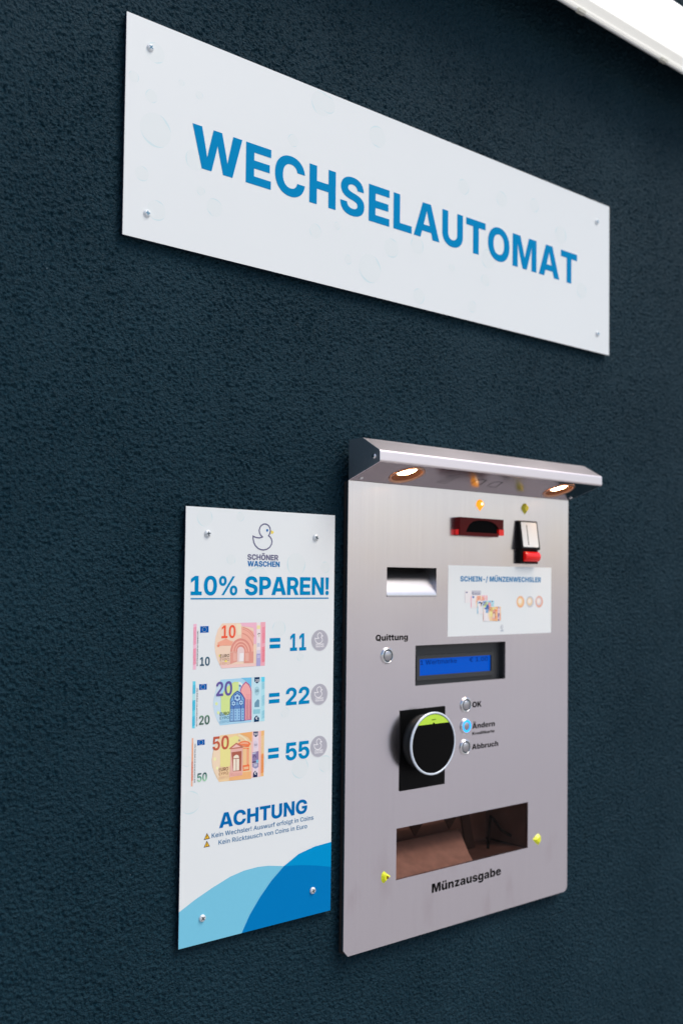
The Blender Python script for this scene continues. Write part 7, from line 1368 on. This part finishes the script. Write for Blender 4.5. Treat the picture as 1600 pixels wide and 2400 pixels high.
xs = HX0 - 0.0012
for (r0, a), (r1, b_) in zip([(0.0034, 0), (0.0034, 0.0010), (0.0020, 0.0019)], [(0.0034, 0.0010), (0.0020, 0.0019), (0, 0.0021)]):
    for k in range(18):
        t0, t1 = 2 * math.pi * k / 18, 2 * math.pi * (k + 1) / 18
        q = [(xs - a, -0.0593 + r0 * math.cos(t0), 1.6039 + r0 * math.sin(t0)), (xs - a, -0.0593 + r0 * math.cos(t1), 1.6039 + r0 * math.sin(t1)),
             (xs - b_, -0.0593 + r1 * math.cos(t1), 1.6039 + r1 * math.sin(t1)), (xs - b_, -0.0593 + r1 * math.cos(t0), 1.6039 + r1 * math.sin(t0))]
        s.face(q if r1 else q[:3], M['chrome'], True)
s.build('hood_screw', hood)
def under_ring(mb, cx, cy, prof_, mt, n=40, smooth=True):      # rings on the sloping underside: (radius, depth up into the hood)
    for (r0, d0), (r1, d1) in zip(prof_, prof_[1:]):
        for i in range(n):
            a, b_ = 2 * math.pi * i / n, 2 * math.pi * (i + 1) / n
            q = []
            for r_, d_, t_ in ((r0, d0, a), (r0, d0, b_), (r1, d1, b_), (r1, d1, a)):
                y = cy + r_ * math.sin(t_); q.append((cx + r_ * math.cos(t_), y, under(y, d_)))
            if r1 < 1e-7: q = q[:3]
            if r0 < 1e-7: q = q[1:]
            mb.face(q, mt, smooth)
for cx, cy in SPOTS:
    s = MB()
    under_ring(s, cx, cy, [(0.0243, -0.0003), (0.0243, -0.0012), (0.0218, -0.0012), (0.0205, 0.0006)], M['lamplit_flange'])
    under_ring(s, cx, cy, [(0.0205, 0.0006), (0.0196, 0.0080), (0.0150, 0.0082)], M['well'])
    s.build('spotlight_rim', hood)
    s = MB(); under_ring(s, cx, cy, [(0.0138, 0.0081), (0.0138, 0.0058), (0.0126, 0.0050), (0, 0.0046)], M['lens']); s.build('spotlight_lens', hood)
for cx, cy in ((0.3180, -0.0192), (0.7492, -0.0192)):
    s = MB(); under_ring(s, cx, cy, [(0.0026, 0), (0.0026, -0.0010), (0.0015, -0.0016), (0, -0.0017)], M['chrome'], 16); s.build('hood_screw', hood)
s = MB()
for gx, gy in GR: under_ring(s, gx, gy, [(0.0008, -0.00008), (0, -0.00008)], M['blackmatt'], 8)
s.build('speaker_holes', hood)
s = MB()                                   # two engraved loops on the underside
for ox in (0.5075, 0.5430):
    path = [(ox, -0.0335), (ox - 0.002, -0.0400), (ox - 0.001, -0.0470), (ox + 0.006, -0.0497), (ox + 0.0145, -0.0490), (ox + 0.0165, -0.0420), (ox + 0.0190, -0.0335), (ox + 0.0165, -0.0318)]
    if ox > 0.53: path = [(a - 0.0, b_ + 0.0015) for a, b_ in path] + [(ox + 0.004, -0.0305)]
    L, Rr = stroke(path, 0.0010, False)
    for i in range(len(path) - 1):
        s.face([(q[0], q[1], under(q[1], -0.0001)) for q in (L[i], Rr[i], Rr[i + 1], L[i + 1])], M['blackmatt'])
s.build('engraved_mark', hood)

# --- indicator drops
for cx, lit in ((0.5517, True), (0.6504, False)):
    s = MB(); k = 16
    lp = [(cx + 0.0076 * math.cos(R(a)), 1.5595 + 0.0072 * math.sin(R(a))) for a in range(-20, 201, 20)] + [(cx, 1.5497)]
    lp2 = [(cx + (x - cx) * 0.55, 1.5590 + (z - 1.5590) * 0.55) for x, z in lp]
    mt = M['orange'] if lit else M['olive']
    for i in range(len(lp)):
        j = (i + 1) % len(lp)
        s.face([(lp[i][0], FY, lp[i][1]), (lp[j][0], FY, lp[j][1]), (lp2[j][0], FY - 0.0042, lp2[j][1]), (lp2[i][0], FY - 0.0042, lp2[i][1])], mt, True)
    s.flat([lp2], FY - 0.0042, mt)
    o = s.build('indicator_lamp', mach)
    o['label'] = 'orange drop-shaped lamp lit above the red note mouth' if lit else 'unlit yellow green drop-shaped lamp above the coin slot'
    if lit:
        s = MB(); s.lathe(cx, 1.5600, [(0.0021, FY - 0.0043), (0.0015, FY - 0.0050), (0, FY - 0.0052)], M['ember'], 12); s.build('bulb', o)

# --- banknote mouth
s = MB()
nx0, nx1, nz0, nz1, ny = 0.5005, 0.5915, 1.5128, 1.5386, FY - 0.0100
mouth = [(0.5125, 1.5178), (0.5150, 1.5230), (0.5195, 1.5290), (0.5270, 1.5335), (0.5380, 1.5354), (0.5520, 1.5356), (0.5650, 1.5345), (0.5740, 1.5312), (0.5800, 1.5262), (0.5815, 1.5178)]
frame = [(nx0, nz0), (nx1 - 0.011, nz0), (nx1 - 0.011, nz0 + 0.0028), (nx1, nz0 + 0.0028), (nx1, nz1), (nx0, nz1)]
s.flat([frame, mouth], ny, M['darkred'])
for (a, b_), (c, d) in zip(frame, frame[1:] + frame[:1]): s.face([(a, ny, b_), (c, ny, d), (c, FY, d), (a, FY, b_)], M['darkred'])
noteacc = s.build('note_mouth', mach)
s = MB(); s.flat([rect(nx0 + 0.002, nx1 - 0.0125, nz0 + 0.002, nz1 - 0.001)], ny + 0.0012, M['blackmatt']); s.build('note_slot_dark', noteacc)  # black sheet stands in for the unlit depth of the slot
s = MB(); s.box(nx1 - 0.0100, nx1 + 0.0004, ny - 0.0005, FY, nz0 + 0.0024, nz0 + 0.0110, M['red']); s.build('red_guide', noteacc)
s = MB(); s.box(nx0 - 0.0005, nx0 + 0.004, FY - 0.0075, FY - 0.0008, nz0 + 0.0010, nz0 + 0.0085, M['red'])
s.build('red_guide', noteacc)

# --- coin slot with white face and red return button
s = MB()
cx0, cx1, cz0, cz1 = 0.6315, 0.6745, 1.4962, 1.5400
dt, db = 0.0040, 0.0105
s.prism([(FY, cz1), (FY - dt, cz1), (FY - db, cz0 + 0.0012), (FY - db + 0.002, cz0), (FY, cz0)], cx0, cx1, M['black'])
s.box(cx0 + 0.001, cx1 - 0.001, FY - 0.0070, FY, 1.4755, cz0 - 0.0002, M['black'])
coin = s.build('coin_slot', mach, 0.0006)
s = MB()
def slant(z): return FY - (dt + (db - dt) * (cz1 - z) / (cz1 - cz0)) - 0.0003
fl = rrect(cx0 + 0.0045, cx1 - 0.0030, cz0 + 0.0042, cz1 - 0.0022, 0.0016, 4)
slot = rect(0.6475, 0.6492, 1.5035, 1.5335)
pts = [[Vector((a, b_, 0)) for a, b_ in l] for l in (fl, slot)]; fv = [q for l in pts for q in l]
for tri in tessellate_polygon(pts): s.face([(fv[i].x, slant(fv[i].y), fv[i].y) for i in tri], M['white'])
s.build('face_plate', coin)
s = MB()
bx0, bx1, bz, br = 0.6395, 0.6735, 1.4862, 0.0076
n = 24
prof2 = [(FY - 0.0065 + br * 0.85 * math.cos(2 * math.pi * k / n) , bz + br * math.sin(2 * math.pi * k / n)) for k in range(n)]
for i in range(n):
    a, b_ = prof2[i], prof2[(i + 1) % n]
    s.face([(bx0, *a), (bx1, *a), (bx1, *b_), (bx0, *b_)], M['red'], True)
s.face([(bx0, *q) for q in prof2], M['red']); s.face([(bx1, *q) for q in prof2][::-1], M['red'])
s.build('return_button', coin, 0.0012)

# --- receipt chute
s = MB()
a0, a1, c0, c1 = 0.3722, 0.4646, 1.4260, 1.4660
ch = [(FY + 0.0002, c0 - 0.0002), (FY - 0.0006, c0 + 0.0010), (FY - 0.0004, c0 + 0.0032), (FY + 0.0012, c0 + 0.0075), (FY + 0.0085, c0 + 0.0200), (0.0080, c0 + 0.0320), (0.0160, c0 + 0.0405)]
for q, r_ in zip(ch, ch[1:]): s.face([(a0, *q), (a1, *q), (a1, *r_), (a0, *r_)], M['sheet'], True)
for xx in (a0 - 0.0001, a1 + 0.0001): s.face([(xx, FY + 0.001, c0), (xx, 0.016, c0), (xx, 0.016, c1 + 0.001), (xx, FY + 0.001, c1 + 0.001)], M['sheet'])
s.face([(a0, BY, c1 + 0.0008), (a1, BY, c1 + 0.0008), (a1, 0.016, c1 + 0.0008), (a0, 0.016, c1 + 0.0008)], M['black'])
s.build('receipt_chute', mach)

# --- instruction sticker
s = MB(); sx0, sx1, sz0, sz1 = 0.4873, 0.7130, 1.3703, 1.4705
s.extrude([rect(sx0, sx1, sz0, sz1)], FY - 0.0003, FY - 0.00002, M['white']); stk = s.build('sticker', mach)
ys = FY - 0.00036
s = MB(); text(s, 'h', 'SCHEIN-/ MÜNZENWECHSLER', 0.5116, 0.6886, 1.4478, 0.0076, ys, ink((38, 122, 176))); s.build('sticker_heading', stk)
def mini(key, x, z, wd, idx):
    polys, words = NOTE_ART[key]
    k = wd / 0.1002; ox, oz = (0.0809, {'ten': 1.3436, 'twenty': 1.2767, 'fifty': 1.2110}[key])
    mb = MB(); y = ys - 1e-4 * idx
    mb.flat([rect(x, x + wd, z, z + 0.0545 * k)], y, ink((228, 226, 230)))
    L = [q for q in sorted(polys, key=lambda q: q[0]) if q[0] <= 9]
    for i, (layer, rgb, pts_) in enumerate(L): mb.flat([[((a - ox) * k + x, (b_ - oz) * k + z) for a, b_ in pts_]], y - 1e-6 * (i + 1), ink(rgb))
    for wd_ in words:
        if len(wd_) == 9 or isinstance(wd_[1], str) or wd_[3] not in ('10', '20', '50'): continue
        text(mb, wd_[2], wd_[3], (wd_[4] - ox) * k + x, (wd_[5] - ox) * k + x, (wd_[6] - oz) * k + z, wd_[7] * k, y - 6e-6 - 1e-6 * len(L), ink(tuple(wd_[1])))
    mb.build('note_print', stk)
# grey five euro note, then ten, twenty, fifty fanned down to the right
mb = MB(); zz = 1.4174
mb.flat([rect(0.5208, 0.5545, zz, zz + 0.0176)], ys, ink((228, 227, 231)))
mb.flat([rect(0.5208, 0.5218, zz, zz + 0.0176)], ys - 1e-6, ink((190, 190, 200)))
mb.flat([rect(0.5350, 0.5545, zz, zz + 0.0176)], ys - 1e-6, ink((192, 194, 206)))
mb.flat([rect(0.5236, 0.5262, zz + 0.0140, zz + 0.0160)], ys - 1e-6, ink((40, 70, 130)))
text(mb, 's', '5', 0.5362, 0.5395, zz + 0.0105, 0.0048, ys - 2e-6, ink((112, 116, 140)))
for i in range(5): mb.flat([rect(0.5410 + 0.0024 * i, 0.5424 + 0.0024 * i, zz + 0.004, zz + 0.0145)], ys - 2e-6, ink((150, 152, 172)))
mb.build('note_print', stk)
mini('ten', 0.5336, 1.4098, 0.0345, 1); mini('twenty', 0.5472, 1.4014, 0.0350, 2); mini('fifty', 0.5596, 1.3908, 0.0374, 3)
for cx, ca, cb in ((0.6412, (232, 178, 140), (238, 212, 170)), (0.6631, (196, 198, 206), (228, 206, 170)), (0.6844, (222, 168, 150), (210, 206, 212))):
    c = MB(); c.flat([circle(cx, 1.4182, 0.0088, n=28)], ys, ink(ca)); c.flat([circle(cx - 0.0006, 1.4186, 0.0062, n=24)], ys - 1e-5, ink(cb)); c.flat([circle(cx - 0.0012, 1.4192, 0.0038, n=18)], ys - 2e-5, ink((236, 228, 222)))
    c.build('coin_print', stk)
s = MB(); dk = [((x - 0.1790) * 0.17 + 0.6004, (z - 1.4985) * 0.17 + 1.3818) for x, z in DUCK_PTS]
draw_stroke(s, dk, 0.0005, ys, ink((120, 124, 150)))
text(s, 's', 'SCHÖNER', 0.5972, 0.6036, 1.3766, 0.0010, ys, ink((110, 116, 150))); text(s, 's', 'WASCHEN', 0.5972, 0.6036, 1.3752, 0.0010, ys, ink((60, 110, 160)))
s.build('sticker_emblem', stk)

# --- black lettering on the plate
BL = M['blackmatt']; yl = FY - 0.00012
for txt, a, b_, zb, cap in (('Quittung', 0.3535, 0.4113, 1.3683, 0.0082), ('OK', 0.5383, 0.5577, 1.2680, 0.0081), ('Ändern', 0.5386, 0.5861, 1.2378, 0.0076),
                            ('Kreditkarte', 0.5387, 0.5856, 1.2289, 0.0042), ('Abbruch', 0.5383, 0.5938, 1.2084, 0.0075), ('Münzausgabe', 0.4605, 0.6013, 1.0209, 0.0122)):
    t = MB(); text(t, 'h', txt, a, b_, zb, cap, yl, BL); t.build('button_lettering' if cap < 0.01 else 'tray_lettering', mach)

# --- display
s = MB()
lx0, lx1, lz0, lz1, ly = 0.4257, 0.6085, 1.3055, 1.3600, 0.0010
s.flat([rect(lx0 - 0.001, lx1 + 0.001, lz0 - 0.001, lz1 + 0.001), rect(0.4425, 0.5880, 1.3172, 1.3402)], ly, M['charcoal'])
fr = [rect(0.4365, 0.5925, 1.3110, 1.3452), rect(0.4425, 0.5880, 1.3172, 1.3402)]
s.extrude(fr, ly - 0.0022, ly - 0.0001, M['charcoal'], back=False)
for xx in (lx0 - 0.0004, lx1 + 0.0004): s.face([(xx, FY + 0.0010, lz0), (xx, ly, lz0), (xx, ly, lz1), (xx, FY + 0.0010, lz1)], M['charcoal'])
for zz in (lz0 - 0.0004, lz1 + 0.0004): s.face([(lx0, FY + 0.0010, zz), (lx1, FY + 0.0010, zz), (lx1, ly, zz), (lx0, ly, zz)], M['charcoal'])
disp = s.build('display', mach)
s = MB(); s.flat([rect(0.4420, 0.5885, 1.3165, 1.3408)], ly + 0.0006, M['lcd']); s.build('display_screen', disp)
s = MB(); text(s, 'r', '1 Wertmarke', 0.4460, 0.5180, 1.3320, 0.0062, ly + 0.0004, M['lcdtext']); s.build('display_text', disp)
s = MB(); text(s, 'r', '€ 1.00', 0.5440, 0.5830, 1.3320, 0.0062, ly + 0.0004, M['lcdtext'])
s.build('display_text', disp)

# --- push buttons
def button(cx, cz, lit, label):
    s = MB()
    s.lathe(cx, cz, [(0.0112, FY), (0.0112, FY - 0.0006), (0.0108, FY - 0.0014), (0.0096, FY - 0.0024), (0.0086, FY - 0.0027), (0.0083, FY - 0.0021)], M['chrome'], 40)
    b_ = s.build('push_button', mach); b_['label'] = label
    s = MB(); s.lathe(cx, cz, [(0.0083, FY - 0.0020), (0.0064, FY - 0.0020)] if not lit else [(0.0086, FY - 0.0026), (0.0080, FY - 0.0029), (0.0058, FY - 0.0026)], M['ledblue'] if lit else M['dark'], 36); s.build('ring_light', b_)
    s = MB(); s.lathe(cx, cz, [(0.0066, FY - 0.0016), (0.0066, FY - 0.0022), (0.0062, FY - 0.0025), (0, FY - 0.0026)], M['cap'], 32); s.build('button_cap', b_)
button(0.3738, 1.3484, False, 'steel button under the word Quittung')
button(0.5246, 1.2727, False, 'steel button beside the word OK')
button(0.5249, 1.2430, True, 'steel button with glowing blue ring')
button(0.5240, 1.2134, False, 'steel button beside the word Abbruch')

# --- card reader
s = MB(); s.extrude([rect(0.3985, 0.4825, 1.1672, 1.2740)], FY - 0.0012, FY - 0.0001, M['black']); reader = s.build('card_reader', mach, 0.0003)
rx, rz, ry = 0.4395, 1.2295, FY - 0.0200
s = MB()
s.lathe(rx, rz, [(0.0375, FY - 0.0012), (0.0372, FY - 0.0090), (0.0350, FY - 0.0098), (0.0348, ry + 0.0020), (0.0405, ry + 0.0016)], M['neck'], 56)
s.build('reader_body', reader)
s = MB()
s.lathe(rx, rz, [(0.0405, ry + 0.0016), (0.0420, ry + 0.0012), (0.0422, ry - 0.0006)], M['black'], 64)
s.lathe(rx, rz, [(0.0422, ry - 0.0006), (0.0423, ry - 0.0022), (0.0418, ry - 0.0029), (0.0398, ry - 0.0030), (0.0396, ry - 0.0022)], M['silver'], 64)
s.build('reader_ring', reader)
s = MB(); s.flat([circle(rx, rz, 0.0393, n=64)], ry - 0.0022, M['glass']); s.build('reader_glass', reader)
s = MB(); t0 = R(33)
chord = 0.0262
th = math.asin(chord / 0.0391)
cres = [(rx + 0.0391 * math.cos(th + (math.pi - 2 * th) * k / 30), rz + 0.0391 * math.sin(th + (math.pi - 2 * th) * k / 30)) for k in range(31)]
s.flat([cres], ry - 0.00232, M['lime'])
s.flat([circle(rx, rz + 0.0262, 0.0019, n=16)], ry - 0.00236, M['blackmatt'])
for k in range(4): s.flat([rect(rx - 0.0038 + 0.0020 * k, rx - 0.0024 + 0.0020 * k, rz + 0.0312, rz + 0.0326)], ry - 0.00236, M['blackmatt'])
s.build('reader_badge', reader)

# --- coin tray
s = MB()
q0, q1, k0, k1 = 0.3930, 0.6618, 1.0495, 1.1189
yb = 0.075
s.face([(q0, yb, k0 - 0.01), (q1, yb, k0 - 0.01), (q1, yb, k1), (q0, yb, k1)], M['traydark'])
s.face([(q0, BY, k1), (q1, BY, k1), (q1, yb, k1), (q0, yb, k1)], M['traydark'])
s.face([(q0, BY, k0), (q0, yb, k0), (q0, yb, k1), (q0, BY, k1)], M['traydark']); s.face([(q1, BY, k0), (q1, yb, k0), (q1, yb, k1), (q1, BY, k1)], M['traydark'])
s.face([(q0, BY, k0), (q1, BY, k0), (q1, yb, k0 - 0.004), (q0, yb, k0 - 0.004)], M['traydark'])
tray = s.build('coin_tray', mach)
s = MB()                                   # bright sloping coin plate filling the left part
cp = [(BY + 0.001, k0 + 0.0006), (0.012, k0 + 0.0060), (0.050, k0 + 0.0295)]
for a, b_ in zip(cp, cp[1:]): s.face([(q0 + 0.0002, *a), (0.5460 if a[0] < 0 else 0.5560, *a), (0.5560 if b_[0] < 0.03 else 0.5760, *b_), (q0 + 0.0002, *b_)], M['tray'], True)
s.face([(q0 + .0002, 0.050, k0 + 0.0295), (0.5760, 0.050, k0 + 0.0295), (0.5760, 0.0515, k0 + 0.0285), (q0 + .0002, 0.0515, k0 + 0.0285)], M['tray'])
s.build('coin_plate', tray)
s = MB()                                   # toothed baffle hanging at the back
for xx in (0.4700, 0.5400):
    s.extrude([[(xx, k1 - 0.018), (xx + 0.030, k1 - 0.016), (xx + 0.012, k1 - 0.036)]], 0.046, 0.048, M['baffle'])
s.extrude([rect(q0 + 0.001, 0.575, k1 - 0.0245, k1 - 0.001)], 0.0485, 0.050, M['traydark'])
s.build('baffle', tray)
s = MB(); s.extrude([[(0.5800, k0), (0.6000, k0), (0.5840, k1 - 0.006), (0.5680, k1 - 0.006)]], 0.040, 0.043, M['baffle']); s.build('divider', tray)
s = MB(); s.tube([(0.6060, 0.020, k0 + 0.002), (0.6160, 0.026, k0 + 0.025), (0.6230, 0.030, k0 + 0.046), (0.6300, 0.030, k0 + 0.040), (0.6450, 0.028, k0 + 0.022), (0.6600, 0.022, k0 + 0.012)], 0.0024, M['black']); s.build('cable', tray)
s = MB(); s.face([(0.3936, BY - 0.0003, 1.0502), (0.6612, BY - 0.0003, 1.0502), (0.6612, BY - 0.0003, 1.1183), (0.3936, BY - 0.0003, 1.1183)], M['smoky']); s.build('tray_flap', tray)
# --- yellow arrow lights either side of the tray
for pts_, apex, lab in (([(0.3676, 1.0612), (0.3690, 1.0640), (0.3722, 1.0662), (0.3760, 1.0630), (0.3838, 1.0577), (0.3770, 1.0540), (0.3724, 1.0502), (0.3690, 1.0520), (0.3674, 1.0560)], (0.3740, 1.0582), 'yellow arrow light pointing right, left of the tray'),
                        ([(0.6720, 1.0606), (0.6780, 1.0650), (0.6845, 1.0680), (0.6900, 1.0640), (0.6905, 1.0570), (0.6850, 1.0503), (0.6780, 1.0550)], (0.6835, 1.0592), 'yellow arrow light pointing left, right of the tray')):
    s = MB()
    inner = [(apex[0] + (x - apex[0]) * 0.5, apex[1] + (z - apex[1]) * 0.5) for x, z in pts_]
    for i in range(len(pts_)):
        j = (i + 1) % len(pts_)
        s.face([(pts_[i][0], FY, pts_[i][1]), (pts_[j][0], FY, pts_[j][1]), (inner[j][0], FY - 0.0036, inner[j][1]), (inner[i][0], FY - 0.0036, inner[i][1])], M['yellow'])
    s.flat([inner], FY - 0.0036, M['yellow'])
    o = s.build('arrow_light', mach); o['label'] = lab
    if 'pointing right' in lab:
        s = MB(); s.flat([[(0.3742, 1.0604), (0.3775, 1.0592), (0.3772, 1.0566), (0.3748, 1.0560), (0.3735, 1.0580)]], FY - 0.0038, ink((120, 84, 20))); s.build('brown_hole_patch', o)  # flat brown patch drawn for the hole in the lens

# ================================================================== strip lamp on the wall
LX0, LX1 = 0.10, 1.36
ZB, ZT, LY = 2.3262, 2.4265, -0.060
lamp = thing('strip_lamp', 'long white glowing strip lamp on the wall above the right end of the board', 'lamp', ((LX0 + LX1) / 2, 0, ZB))
s = MB(); s.box(LX0 + 0.06, LX1 - 0.06, -0.020, -0.0005, ZB + 0.062, ZT - 0.018, M['rail']); s.build('mounting_rail', lamp)
s = MB(); s.prism([(-0.0202, ZB + 0.048), (-0.0565, ZB + 0.012), (-0.0565, ZT - 0.012), (-0.0202, ZT - 0.016)], LX0 + 0.004, LX1 - 0.004, M['lampbody']); s.build('lamp_body', lamp)
s = MB(); s.prism([(-0.0566, ZB), (-0.0600, ZB), (-0.0600, ZT), (-0.0566, ZT)], LX0, LX1, M['lamplip']); s.build('lamp_lip', lamp, 0.001)
s = MB()
dp = [(-0.0602, ZB + 0.0035), (-0.0640, ZB + 0.0040), (-0.0640, ZB + 0.0060), (-0.0780, ZB + 0.0100)]
dp2 = [(-0.0602, ZT - 0.0035), (-0.0640, ZT - 0.0040), (-0.0640, ZT - 0.0060), (-0.0780, ZT - 0.0100)]
for d in (dp, dp2):
    for a, b_ in zip(d, d[1:]): s.face([(LX0 + .003, *a), (LX1 - .003, *a), (LX1 - .003, *b_), (LX0 + .003, *b_)], M['rim'])
s.build('diffuser_side', lamp)
s = MB()
zc = (ZB + ZT) / 2; hh = (ZT - ZB) / 2 - 0.0100
arc = [(-0.0781 - 0.018 * math.sin(math.pi * k / 12) ** 0.7, zc - hh * math.cos(math.pi * k / 12)) for k in range(13)]
s.prism(arc, LX0 + 0.003, LX1 - 0.003, M['diffuser'], closed=False)
s.build('diffuser', lamp)
for cx in (0.20, 0.452, 0.7175, 0.9405, 1.20):
    s = MB(); s.extrude([rect(cx - 0.0085, cx + 0.0085, ZB - 0.0006, ZB + 0.0075)], -0.0632, -0.0558, M['clip']); s.build('clip', lamp, 0.0008)
for cx in (0.17, 0.43, 0.70, 0.9850, 1.19):
    s = MB(); s.extrude([rect(cx - 0.0085, cx + 0.0085, ZT - 0.0075, ZT + 0.0006)], -0.0632, -0.0558, M['clip']); s.build('clip', lamp, 0.0008)
